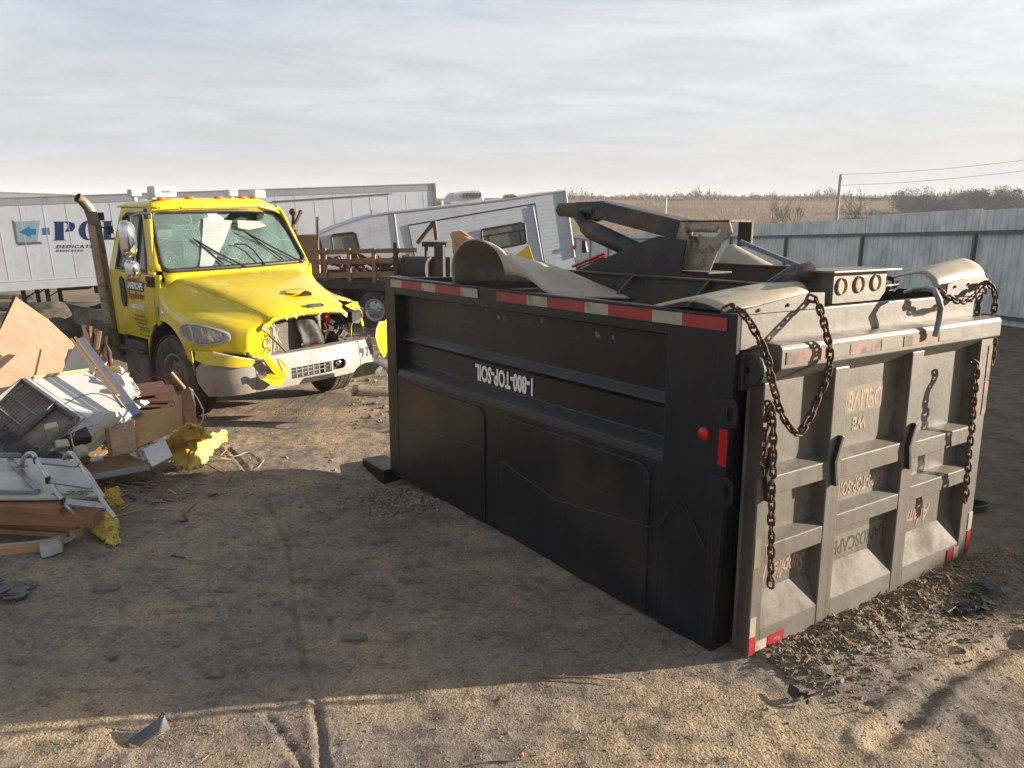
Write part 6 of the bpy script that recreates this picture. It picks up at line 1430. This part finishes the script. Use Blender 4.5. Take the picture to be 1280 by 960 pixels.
# long trim with orange wood
q = P(); a, b_ = D(100, 424, 8.3), D(172, 519, 7.15); q.beam(a, b_, .085, .035, (0, -.5, 1)); o = q.build('metal_trim', m_bluealu, bevel=.004); tag(o, 'long blue grey metal trim sloping down through the middle of the wreckage', 'trim', GP)
q = P(); off = Vector((-.03, -.035, .025)); q.beam(a + off, a.lerp(b_, .78) + off, .022, .022, (0, -.5, 1)); tag(q.build('wood_strip', m_plyo), 'narrow orange strip fixed along the blue grey trim', 'batten', GP)
q = P(); off = Vector((-.06, -.05, .01)); q.beam(a + off, a.lerp(b_, .9) + off, .02, .03, (0, -.5, 1)); tag(q.build('wood_strip', m_edge), 'pale splintered strip beside the blue grey trim', 'batten', GP)
# junk behind
for i in range(9):
    a = D(104 + 3.3 * i + rp.uniform(-1, 1), 436 + rp.uniform(-4, 6) + i, 8.7); b_ = D(98 + 4 * i + rp.uniform(-4, 8), 404 + rp.uniform(0, 9) + i * 1.2, 8.9)
    q = P(); q.beam(a, b_, rp.uniform(.015, .05), .015); tag(q.build('broken_lath', m_stake if i % 2 else m_darkwood), 'splintered lath in the bundle leaning against the exhaust stack', 'lath', 'splintered laths by the exhaust stack')
q = P(); q.tube([D(118, 470, 8.3), D(124, 440, 8.5), D(131, 428, 8.6), D(137, 440, 8.5), D(139, 462, 8.4)], .02, 8); tag(q.build('bent_hoop', m_rusty, smooth=True), 'bent rusty hoop under the exhaust stack', 'hoop', GP)
slab('storage_box', [D(92, 386, 12.2), D(135, 388, 12.0), D(138, 408, 11.8), D(95, 412, 12.0)], .3, mat('weathered_box', (.23, .20, .165), .8, dirt=(.13, .10, .075), dscale=4, dlo=.45, dhi=.6), 'weathered grey box behind the exhaust stack base', 'box', GP)
q = P(); q.lathe([(.19, -.09), (.30, -.10), (.35, -.06), (.35, .06), (.30, .10), (.19, .09)], D(92, 418, 10.6), (.3, .5, .8), 32); tag(q.build('old_tyre', m_rubber, smooth='auto'), 'old black tyre lying behind the wreckage left of the exhaust stack', 'tyre', GP)
# dark boards stack beside the step
for i, (a, b_, w_) in enumerate((((158, 492), (217, 486), .16), ((154, 500), (221, 497), .14), ((160, 507), (216, 503), .12), ((157, 486), (205, 480), .1), ((166, 514), (212, 508), .15))):
    q = P(); p1, p2 = D(*a, 7.9 + .02 * i), D(*b_, 8.15 + .02 * i); q.beam(p1, p2, w_, .028, (rp.uniform(-.2, .2), -.3, 1)); o = q.build('dark_board', m_darkwood, bevel=.003)
    tag(o, ['dark red brown board second from the top of the stack by the step box', 'dark board in the middle of the stack by the step box', 'dark board lower in the stack by the step box', 'top dark board of the stack by the step box', 'lowest dark board of the stack by the step box'][i], 'board', 'dark boards by the front wheel')
o = slab('insulation_scrap', [D(132, 455, 8.3), D(150, 462, 8.15), D(156, 470, 8.05), D(152, 476, 8.0), D(136, 468, 8.1)], .05, m_insul, 'small yellow insulation scrap behind the blue grey trim', 'insulation', GP)
q = P(); q.beam(D(122, 462, 8.3), D(139, 449, 8.5), .035, .03); tag(q.build('wood_strip', m_edge), 'short pale stick poking out behind the blue grey trim', 'stick', GP)
# upright plywood pieces with corner post
slab('plywood_piece', [D(168, 522, 7.15), D(190, 512, 7.22), D(215, 508, 7.3), D(218, 506, 7.3), D(215, 495, 7.32), D(234, 488, 7.4), D(236, 534, 7.3), D(207, 545, 7.15), D(171, 563, 7.0)], .014, m_plyo, 'larger upright orange plywood piece joined to the corner post', 'plywood', GP)
slab('plywood_piece', [D(131, 534, 6.92), D(167, 524, 7.1), D(171, 563, 7.0), D(140, 571, 6.85)], .014, m_ply, 'smaller pale plywood piece left of the larger upright one', 'plywood', GP)
q = P(); q.beam(D(133, 535, 6.93), D(139, 571, 6.86), .03, .04); tag(q.build('wood_strip', m_redwood), 'reddish batten on the left edge of the smaller plywood piece', 'batten', GP)
q = P(); q.beam(D(234, 487, 7.36), D(240, 536, 7.24), .095, .05, (0, 1, 0)); q.beam(D(229, 488, 7.38), D(231, 536, 7.28), .02, .05, (0, 1, 0)); tag(q.build('corner_post', m_redwood, bevel=.003), 'short reddish corner post at the right end of the upright plywood', 'post', GP)
q = P(); q.beam(D(215, 466, 7.5), D(231, 485, 7.35), .022, .02); tag(q.build('stick', m_edge), 'thin pale stick leaning above the corner post in front of the wheel', 'stick', GP)
q = P(); q.tube([D(236, 484, 7.32), D(246, 496, 7.3), D(254, 512, 7.3), D(254, 524, 7.3), D(249, 534, 7.28)], .006, 6); q.tube([D(238, 486, 7.32), D(244, 505, 7.3), D(243, 520, 7.3)], .005, 6); tag(q.build('cable', m_white, smooth=True), 'thin white cable looping down right of the corner post', 'cable', GP)
slab('white_panel_scrap', [D(178, 561, 6.9), D(206, 549, 7.05), D(216, 570, 6.8), D(190, 583, 6.6)], .01, m_white, 'white sheet scrap between the brown board and the yellow insulation', 'panel', GP)
slab('wood_board', [Z(97, 575, .13), Z(180, 563, .14), Z(187, 583, .12), Z(112, 596, .10)], .05, m_stake, 'weathered brown board lying flat below the upright plywood', 'board', GP)
q = P(); q.beam(Z(112, 597, .10), Z(187, 584, .12), .012, .05); tag(q.build('edge_trim', m_pale), 'pale edging strip along the front of the weathered brown board', 'trim', GP)
# fluffy insulation
def fluff(name, pts_px, z0, hgt, label, seed, mtl=m_insul, flat_=False):
    rg_ = random.Random(seed); cen = [Z(px, py, z0 + hgt * .25) for px, py, _ in pts_px]; q_ = P()
    bm = bmesh.new()
    for c_, (_, _, r_) in zip(cen, pts_px):
        R_ = rotm('Z', rg_.uniform(0, 3)); vs, fs_ = ICO[3]; nv = []
        for v in vs:
            n_ = 1 + .22 * math.sin(v[0] * 7 + seed + c_.x * 5) * math.sin(v[1] * 6 + v[2] * 5) + rg_.uniform(-.07, .07)
            nv.append(c_ + R_ @ Vector((v[0] * r_ * n_ * rg_.uniform(.97, 1.05), v[1] * r_ * n_ * .9, v[2] * r_ * .62 * n_)))
        q_.add(nv, fs_)
    o_ = q_.build(name, mtl, smooth=True); tag(o_, label, 'insulation', 'yellow insulation scraps'); return o_
def sheet_fluff(pts, label, seed, folds=.03, th=.02):
    # torn, crumpled sheet: a fan of triangles refined and noised
    pts = [Vector(p) for p in pts]; bm = bmesh.new(); vs = [bm.verts.new(p) for p in pts]; c_ = bm.verts.new(sum(pts, Vector()) / len(pts) + Vector((0, 0, .06)))
    for i in range(len(vs)): bm.faces.new((vs[i], vs[(i + 1) % len(vs)], c_))
    for _ in range(4): bmesh.ops.subdivide_edges(bm, edges=bm.edges[:], cuts=1, use_grid_fill=True)
    rg_ = random.Random(seed); ph = [rg_.uniform(0, 6) for _ in range(8)]
    for v in bm.verts:
        x, y_, z = v.co; bd = v.is_boundary
        d_ = folds * (.5 * math.sin(x * 17 + ph[0] + 2 * math.sin(y_ * 9)) + .35 * math.sin(y_ * 31 + z * 23 + ph[1] + 2 * math.sin(x * 12)) + .35 * abs(math.sin((x + z) * 41 + ph[2] + 3 * math.sin(y_ * 15)))) * .5 + rg_.uniform(-.003, .003)
        v.co += Vector((rg_.uniform(-1, 1) * .006, -d_ * .8, d_)) + (Vector((rg_.uniform(-.014, .014), rg_.uniform(-.014, .014), rg_.uniform(-.014, .014))) if bd else Vector())
    me_ = bpy.data.meshes.new('insulation_scrap'); bm.to_mesh(me_); bm.free(); me_.materials.append(m_insul); me_.shade_smooth()
    o_ = bpy.data.objects.new('insulation_scrap', me_); col.objects.link(o_); s_ = o_.modifiers.new('thickness', 'SOLIDIFY'); s_.thickness = th; s_.offset = 0
    tag(o_, label, 'insulation', 'yellow insulation scraps'); return o_
sheet_fluff([Z(204, 562, .08), D(214, 543, 7.05), D(236, 531, 7.2), D(254, 534, 7.18), D(262, 545, 7.05), Z(268, 546, .10), Z(283, 537, .08), Z(284, 548, .04), Z(272, 560, .02), Z(262, 570, .0), Z(250, 585, .0), Z(238, 590, .0), Z(222, 580, .02)], 'big crumpled yellow insulation sheet in the sun in front of the truck wheel', 3, .05)
sheet_fluff([Z(122, 642, .04), Z(132, 637, .12), Z(142, 642, .10), Z(148, 655, .03), Z(147, 670, -.0), Z(152, 680, -.02), Z(143, 683, -.02), Z(128, 674, .0), Z(116, 664, .02), Z(115, 652, .04)], 'yellow insulation tuft lying in the shade below the ladder feet', 5, .025)
sheet_fluff([Z(128, 619, .16), Z(147, 608, .16), Z(149, 622, .08), Z(155, 630, .03), Z(144, 635, .02), Z(134, 632, .06)], 'small yellow insulation tuft right of the ladder', 9, .02)
# white siding panel with window frame strips and faint lettering
zp = .42
pan = slab('siding_panel', [Z(-60, 568, zp), Z(96, 574, zp + .02), Z(112, 590, zp - .03), Z(132, 622, zp - .1), Z(60, 624, zp - .09), Z(-60, 622, zp - .05)], .018, mat('white_siding', (.60, .60, .57), .45, var=.08, dirt=(.38, .36, .31), dscale=3, dlo=.5, dhi=.75), 'white siding panel with a window frame lying under the aluminium ladder', 'panel', GP)
inv = pan.matrix_world.inverted()
def child_world(q_, name, mtl, par, **kw):
    iv = par.matrix_world.inverted(); q_.v = [iv @ Vector(v) for v in q_.v]; return q_.build(name, mtl, par, **kw)
q = P(); zz = zp + .012
q.beam(Z(11, 575, zz + .01), Z(46, 612, zz - .05), .03, .012); q.beam(Z(15, 574, zz + .01), Z(50, 612, zz - .05), .012, .02); child_world(q, 'window_frame', m_bluealu, pan)
q = P(); q.beam(Z(-40, 613, zz - .04), Z(48, 613, zz - .055), .03, .012); q.beam(Z(-40, 616, zz - .05), Z(48, 615, zz - .06), .012, .015); child_world(q, 'window_frame', m_bluealu, pan)
q = P(); q.beam(Z(-20, 571, zz + .02), Z(26, 570, zz + .04), .02, .03); child_world(q, 'window_frame', m_grey, pan)
nrm = pan.matrix_world.to_3x3() @ Vector((0, 0, 1))
for txt, p1, p2, s_, hh in (('KZ 40RRA', (84, 616.5), (112, 616), .055, 0), ('KOMFORT', (64, 619.5), (122, 620.5), .075, 0)):
    a = Z(*p1, zp - .068); b_ = Z(*p2, zp - .075); q = text_mb(txt, s_ * .62, TR(a + nrm * .012, b_ - a, nrm.cross(b_ - a)), depth=.001, sx=1.25, align='LEFT', off=.001)
    child_world(q, 'lettering', m_letk, pan)
# aluminium ladder
lad = empty('ladder', (0, 0, 0)); tag(lad, 'short aluminium camper ladder with hooked tops lying over the white siding panel', 'ladder')
def lp(px, py, z): return Z(px, py, z)
for pts in ([(27, 582, .46), (30, 572, .55), (36, 567, .60), (42, 568, .60), (47, 577, .56), (62, 600, .48), (80, 628, .36), (92, 642, .27)], [(80, 574, .47), (83, 568, .54), (88, 566, .58), (93, 570, .57), (99, 580, .53), (115, 606, .45), (132, 632, .32), (143, 647, .24)]):
    q = P(); q.tube(dens([lp(*p_) for p_ in pts], 4), .0165, 10); q.build('rail', m_alu, lad, smooth='auto')
for (a, b_) in (((46, 576, .56), (98, 581, .535)), ((61, 600, .485), (116, 608, .445)), ((79, 627, .365), (133, 633, .315))):
    q = P(); p1, p2 = lp(*a), lp(*b_); q.beam(p1, p2, .055, .02, (0, -.45, 1)); q.build('rung', m_alu, lad, bevel=.004)
for p_ in ((27, 583, .455), (80, 576, .465)):
    q = P(); q.box(lp(*p_), (.07, .05, .015)); q.build('mounting_foot', m_grey, lad, bevel=.003)
for p_ in ((45, 575, .565), (60, 600, .49), (79, 627, .37)):
    q = P(); q.box(lp(*p_), (.02, .045, .05)); q.build('rung_cap', m_blk, lad, bevel=.003)
# beams stacked under the panel
def beamt(p1, p2, w_, h_, mtl, name, label, cat='beam', upv=(0, 0, 1)):
    q_ = P(); d_ = (p2 - p1); l_ = d_.length; x = d_.normalized(); y_ = Vector(upv).cross(x).normalized(); z = x.cross(y_); q_.bb((0, -w_ / 2, -h_), (l_, w_ / 2, 0)); o_ = q_.build(name, mtl, bevel=.004)
    m4 = Matrix((x, y_, z)).transposed().to_4x4(); m4.translation = p1; o_.matrix_world = m4; return tag(o_, label, cat, 'timbers under the white siding panel')
beamt(Z(-70, 622, .33), Z(84, 630, .30), .20, .05, m_redwood, 'wooden_beam', 'dark reddish board directly under the white siding panel')
beamt(Z(-70, 634, .27), Z(122, 640, .25), .12, .10, m_redwood, 'wooden_beam', 'reddish timber whose end sticks out below the ladder')
beamt(Z(-70, 640, .15), Z(103, 650, .16), .16, .05, m_redwood, 'wooden_beam', 'flat orange brown timber below the reddish one')
beamt(Z(-70, 648, .13), Z(100, 658, .11), .05, .08, m_plyo, 'wooden_beam', 'orange lower timber with a notch near its middle')
beamt(Z(-70, 656, .13), Z(85, 666, .09), .035, .035, m_redwood, 'wooden_beam', 'thin lowest batten under the orange timber')
q = P(); pth = dens([Z(-60, 690, .05), Z(0, 680, .05), Z(40, 676, .06), Z(72, 670, .07), Z(92, 660, .10), Z(102, 650, .14), Z(103, 640, .20)], 5)
rows = [[p_ + Vector((0, 0, .0)), p_ + Vector((0, -.01, -.075))] for p_ in pth]; q.grid(rows, .012); tag(q.build('curved_trim', m_pale, smooth='auto'), 'pale curved metal trim bending around the timber ends at the bottom left', 'trim', GP)
beamt(Z(-60, 690, .035), Z(78, 676, .05), .05, .06, m_plyo, 'wooden_beam', 'orange wood strip on the ground inside the curved trim')
q = P(); q.prism([Z(50, 690, .0), Z(52, 698, .0), Z(64, 696, .0), Z(79, 690, .0), Z(77, 685, .0), Z(62, 684, .0)], (0, 0, .07)); tag(q.build('foam_chunk', m_pale, bevel=.008), 'pale grey foam chunk on the dirt below the curved trim', 'chunk', GP)
# dark filler wreck parts beneath the pile so that nothing floats
for i in range(46):
    px, py = rp.uniform(-40, 215), rp.uniform(540, 590)
    if py > 590 - (px > 120) * 22: continue
    p_ = G(px, py + 14); s_ = rp.uniform(.2, .75)
    q = P(); q.box((0, 0, 0), (s_, rp.uniform(.05, .22), rp.uniform(.012, .05))); o_ = q.build('broken_board', [m_darkwood, m_redwood, m_stake, m_blackin, m_frame][i % 5], bevel=.003)
    o_.location = (p_.x, p_.y + .25, gh(p_.x, p_.y) + rp.uniform(.03, .28)); o_.rotation_euler = (rp.uniform(-.3, .3), rp.uniform(-.4, .4), rp.uniform(-.8, .8)); tag(o_, 'broken board jumbled low inside the wreckage pile', 'board', 'broken boards inside the wreckage pile')
# splinters, torn liner and small litter over and around the pile
rq = random.Random(77); q = P()
for k in range(620):
    px, py = rq.gauss(120, 75), rq.gauss(575, 40)
    if py < 520 or px > 300 or px < -30: continue
    if px < 200 and py < 600: h_ = rq.uniform(.05, .50)
    else: h_ = .01
    p_ = G(px, max(py, 560)); l_ = rq.uniform(.03, .13) if k % 5 else rq.uniform(.15, .42); R_ = rotm('Z', rq.uniform(0, 6.3)) @ rotm('Y', rq.uniform(-.5, .5))
    q.mi = rq.choice((0, 0, 1, 2)); q.box((p_.x, p_.y, gh(p_.x, p_.y) + h_), (l_, rq.uniform(.004, .02), rq.uniform(.003, .01)), R_)
tag(q.build('splinters', [m_edge, m_redwood, m_darkwood]), 'splinters and slivers of wood scattered over and around the wreckage pile', 'splinters', kind='stuff')
for i, (pts, mt, lb) in enumerate((
    ([(60, 520), (90, 500), (120, 492), (150, 505), (172, 530), (160, 552)], m_blk, 'thin black wire looping over the refrigerator side'),
    ([(110, 560), (130, 548), (150, 556), (175, 548), (200, 560), (214, 556)], m_white, 'thin white wire trailing along the foot of the upright plywood'),
    ([(150, 470), (165, 462), (182, 474), (196, 470), (214, 480)], m_redpaint, 'thin red wire over the dark boards'),
    ([(272, 560), (290, 572), (312, 566), (330, 574), (322, 586)], m_cream, 'pale string lying on the dirt right of the yellow insulation'))):
    q = P(); q.tube(dens([D(px, py, 7.2 if i != 3 else G(px, py).y) if i != 3 else G(px, py) + Vector((0, 0, .012)) for px, py in pts], 5), .004, 5); tag(q.build('loose_wire', mt, smooth=True), lb, 'wire', GP)
for i, (px, py, y_, s_, lb) in enumerate(((150, 488, 7.75, .10, 'broken white foam lump beside the torn liner'), (176, 504, 7.7, .07, 'small white foam lump on the dark boards'), (120, 574, 6.6, .06, 'white foam crumb by the coil strips'))):
    q = P(); q.ico((0, 0, 0), s_, .28, 2, (1, .7, .5), None, random.Random(60 + i)); o_ = q.build('foam_lump', m_pale); o_.location = D(px, py, y_); tag(o_, lb, 'foam', GP)
def crumple(pts, label, seed, mtl, name='torn_liner', folds=.05, cat='liner'):
    o_ = sheet_fluff(pts, label, seed, folds, .004); o_.name = name; o_.data.name = name; o_.data.materials.clear(); o_.data.materials.append(mtl); del o_['group']; o_['group'] = GP; o_['category'] = cat; return o_
crumple([D(134, 468, 8.0), D(150, 458, 8.1), D(170, 480, 7.9), D(176, 496, 7.8), D(160, 500, 7.7), D(140, 486, 7.9)], 'crumpled torn cream liner between the metal trim and the dark boards', 31, m_pattern)
crumple([D(-10, 520, 6.9), D(20, 560, 6.6), D(60, 575, 6.5), D(110, 578, 6.5), D(100, 585, 6.4), D(20, 580, 6.4), D(-20, 560, 6.6)], 'crumpled dark plastic sheet tucked below the refrigerator', 33, m_blackin, 'plastic_sheet', .05, 'sheet')
crumple([Z(150, 572, .10), Z(178, 556, .22), Z(196, 560, .2), Z(200, 575, .1), Z(180, 583, .08)], 'crumpled silver foil piece by the white sheet scrap', 35, m_alu, 'foil', .03, 'foil')
# grey curved part and barrel beside the bumper
q = P(); rows = [[D(465, 478, 9.75) + Vector((.24 * math.cos(an), .34 * k - .05, .0 + .26 * math.sin(an))) + Vector((.30 * k, 0, 0)) for k in (0, .35, .7, 1.0)] for an in np.linspace(.15, 2.9, 16)]
q.grid(rows, .012); tag(q.build('bent_fender', m_grey, smooth=True), 'grey curved fender shell lying between the silver bumper and the black body', 'fender')
q = P(); rows = [[D(468, 487, 9.6) + Vector((-.24 + .85 * s_, -.14 * math.cos(an) - .1, .10 * math.sin(an) * (1 - .3 * s_) - .03)) for s_ in (0, .1, .5, 1)] for an in np.linspace(0, 3.14, 12)]
q.grid(rows, .01); tag(q.build('tan_panel', m_tan, smooth=True), 'tan curved panel on the ground under the grey fender shell', 'panel')
# ------------------------------------------------------------------ scraps on the ground
def scrap(px, py, rx_, ry_, hz_, mtl, name, label, cat, seed, sub=2, rot=0):
    p_ = G(px, py); q_ = P(); q_.ico((0, 0, 0), 1, .28, sub, (rx_, ry_, hz_), None, random.Random(seed)); o_ = q_.build(name, mtl, bevel=0); o_.location = (p_.x, p_.y, gh(p_.x, p_.y) + hz_ * .45); o_.rotation_euler = (0, 0, rot); return tag(o_, label, cat)
scrap(130, 740, .085, .04, .028, m_stone, 'rock', 'flat grey rock in the shade right of the pale foam chunk', 'rock', 1, 2, .5)
scrap(268, 842, .055, .035, .022, m_stone, 'rock', 'dark pebble in the shade near the lit sand', 'rock', 2, 2, .2)
scrap(280, 738, .06, .03, .015, m_stone, 'rock', 'dark stone in the middle of the shaded dirt', 'rock', 3)
scrap(348, 752, .035, .02, .015, m_stone, 'rock', 'small brown stone between the two ruts', 'rock', 5)
def flatp(pts, th, mtl, name, label, cat, lift=.012):
    P3 = []
    for px, py in pts: p_ = G(px, py); P3.append(Vector((p_.x, p_.y, gh(p_.x, p_.y) + lift + rp.uniform(0, .01))))
    q_ = P(); q_.prism(P3, (0, 0, th)); return tag(q_.build(name, mtl, bevel=.002), label, cat)
flatp([(424, 797), (458, 795), (460, 800), (426, 802)], .012, m_stone, 'slate_piece', 'thin grey slate piece in the shaded dirt left of the lit edge', 'slate')
flatp([(130, 822), (146, 817), (149, 822), (136, 826)], .01, m_stone, 'slate_piece', 'small grey slate piece low on the left', 'slate')
q = P(); g0 = G(180, 925); q.prism([(-.10, -.05, .0), (.03, -.08, .0), (.11, .02, .045), (.05, .17, .06), (.0, .15, .035)], (0, 0, .006)); q.prism([(.05, .17, .06), (.12, .13, .0), (.10, .05, .02)], (0, 0, .006)); q.tube([(-.01, .15, .02), (.02, .2, .07), (.10, .18, .03)], .006, 5); o = q.build('plastic_scrap', m_frame); o.location = (g0.x, g0.y, gh(g0.x, g0.y) + .01); o.rotation_euler = (0, 0, -.2); o.scale = (.68, .68, .8); tag(o, 'dark blue grey plastic scrap on the sand at the bottom left', 'scrap')
q = P(); pts = []
for px, py in ((668, 845), (700, 848), (735, 849), (775, 853)): p_ = G(px, py); pts.append(Vector((p_.x, p_.y, gh(p_.x, p_.y) + .012 + rp.uniform(0, .01))))
q.tube(pts, [.006, .008, .006, .004], 6); q.tube([pts[1], pts[1] + Vector((.05, .06, .01))], .004, 5); tag(q.build('dry_stick', m_stake, smooth=True), 'long dry stick on the lit sand in front of the body', 'stick')
q = P(); p_ = G(652, 948); q.tube([Vector((p_.x, p_.y, gh(p_.x, p_.y) - .01)), Vector((p_.x, p_.y, gh(p_.x, p_.y) + .045)), Vector((p_.x + .02, p_.y, gh(p_.x, p_.y) + .07))], .005, 5); q.ico((p_.x, p_.y, gh(p_.x, p_.y) + .03), .018, .4, 1); tag(q.build('dry_leaf', m_redwood), 'tiny curled dry leaf at the bottom centre of the sand', 'leaf')
def shards(cx_, cy_, n_, sp_, label, mtls, seed, big=1.0):
    rg_ = random.Random(seed)
    q_ = P()
    for k in range(n_):
        p_ = G(cx_ + rg_.gauss(0, sp_), cy_ + rg_.gauss(0, sp_ * .35)); s_ = rg_.uniform(.03, .12) * big; R_ = rotm('Z', rg_.uniform(0, 6)) @ rotm('X', rg_.uniform(-.5, .5))
        poly = [R_ @ Vector((s_ * rg_.uniform(.5, 1.1) * math.cos(t_), s_ * rg_.uniform(.3, .8) * math.sin(t_), 0)) + Vector((p_.x, p_.y, gh(p_.x, p_.y) + .015 + rg_.uniform(0, .03))) for t_ in (0, 1.2, 2.4, 3.6, 4.9)]
        q_.prism(poly, (0, 0, .008))
    return tag(q_.build('plastic_shards', mtls), label, 'shards', kind='stuff')
shards(12, 745, 22, 14, 'dark broken plastic shards at the left edge in the shade', m_frame, 3)
shards(1215, 762, 14, 15, 'dark crumpled plastic shards in the mud right of the tailgate', m_blackin, 4, .7)
shards(1228, 745, 9, 10, 'grey plastic shards in the mud right of the tailgate', m_frame, 6, .7)
shards(1005, 875, 6, 8, 'black fragments on the churned sand below the tailgate', m_blackin, 8, .6)
q = P(); p_ = G(1212, 636)
for k in range(3): q.tube([Vector((p_.x + .13 * math.cos(a_) * (1 + .1 * k), p_.y + .09 * math.sin(a_), gh(p_.x, p_.y) + .02 + .02 * k)) for a_ in np.linspace(0, 6.0, 16)], .012, 6)
tag(q.build('rubber_hose', m_blk, smooth=True), 'coil of black rubber hose by the right foot of the tailgate', 'hose')
# ------------------------------------------------------------------ gravel, clods, pebbles
def scatter(name, label, gen, n_, r0_, r1_, mtl, seed, jit=.3, flat_=(1, 1, .7), sub=1):
    rg_ = random.Random(seed); q_ = P()
    for k in range(n_):
        x, y_ = gen(rg_); r_ = r0_ + (r1_ - r0_) * rg_.random() ** 2.5; R_ = rotm('Z', rg_.uniform(0, 6.3)) @ rotm('X', rg_.uniform(-.5, .5))
        q_.ico((x, y_, gh(x, y_) + r_ * .30), r_, jit, sub, (flat_[0] * rg_.uniform(.7, 1.4), flat_[1] * rg_.uniform(.7, 1.1), flat_[2]), R_, rg_)
    return tag(q_.build(name, mtl), label, name.replace('_', ' '), kind='stuff')
def g_front(rg_):
    px, py = rg_.gauss(500, 30), rg_.gauss(622, 11); p_ = G(px, max(585, py)); return p_.x, p_.y
m_gravel = mat('gravel', (.30, .26, .21), .85, var=.55, vscale=9)
scatter('gravel', 'loose gravel spilled under the front corner of the black body', g_front, 900, .008, .026, m_gravel, 3)
def g_front2(rg_):
    p_ = G(rg_.gauss(420, 70), rg_.gauss(605, 22)); return p_.x, p_.y
scatter('gravel_scatter', 'thinly scattered stones left of the gravel patch', g_front2, 220, .006, .022, m_gravel, 4)
def g_foot(rg_):
    u_ = rg_.uniform(.15, 3.0); v_ = -.14 - abs(rg_.gauss(0, .26)); p_ = dw(u_, v_, 0); return p_.x, p_.y
m_clod = mat('clods', (.29, .235, .16), .95, var=.5, vscale=12, bump=.5, bscale=40)
scatter('dirt_clods', 'churned clods of tan dirt and bark along the foot of the tailgate', g_foot, 3800, .003, .016, m_clod, 5, .38, (1.2, .8, .6))
rg2 = random.Random(8); q = P()
for k in range(420):
    x, y_ = g_foot(rg2); R_ = rotm('Z', rg2.uniform(0, 6.3)) @ rotm('Y', rg2.uniform(-.8, .8)); q.box((x, y_, gh(x, y_) + rg2.uniform(.003, .02)), (rg2.uniform(.015, .065), rg2.uniform(.005, .015), rg2.uniform(.003, .008)), R_)
tag(q.build('bark_mulch', mat('mulch', (.26, .19, .12), .9, var=.5, vscale=14)), 'slivers of bark mulch spilled along the foot of the tailgate', 'mulch', kind='stuff')
def g_near(rg_):
    y_ = 2.9 + 2.2 * rg_.random() ** 1.3; x = rg_.uniform(-.72, .72) * y_; return x, y_
scatter('pebbles', 'fine pebbles strewn over the sand in the foreground', g_near, 9000, .002, .0055, mat('pebble', (.38, .32, .24), .8, var=.6, vscale=30), 9, .2)
def g_all(rg_):
    y_ = 3.2 + 7 * rg_.random(); x = rg_.uniform(-.75, .9) * y_ * .8; return x, y_
scatter('small_stones', 'small stones scattered over the packed dirt', g_all, 1300, .003, .010, mat('stones', (.26, .225, .18), .85, var=.6, vscale=20), 10, .25)
rg3 = random.Random(15); q = P()
for k in range(90):
    y_ = 2.9 + 4.5 * rg3.random(); x = rg3.uniform(-.7, .8) * y_; l_ = rg3.uniform(.02, .09); R_ = rotm('Z', rg3.uniform(0, 6.3)) @ rotm('Y', rg3.uniform(-.25, .25)); c_ = Vector((x, y_, gh(x, y_) + .006)); d_ = R_ @ Vector((l_, 0, 0)); q.tube([c_ - d_ * .5, c_ + Vector((0, 0, .004)), c_ + d_ * .5], [.0012, .0018, .001], 4)
tag(q.build('straw_bits', mat('straw', (.45, .36, .22), .8)), 'bits of dry straw and stems scattered over the dirt', 'straw', kind='stuff')
def g_yard(rg_):
    y_ = 9 + 12 * rg_.random(); x = -.1 * y_ + rg_.uniform(-.12, .25) * y_ ; return x, y_
scatter('yard_rubble', 'stones and grit on the sunlit yard behind the yellow truck', g_yard, 1600, .012, .05, m_gravel, 12)
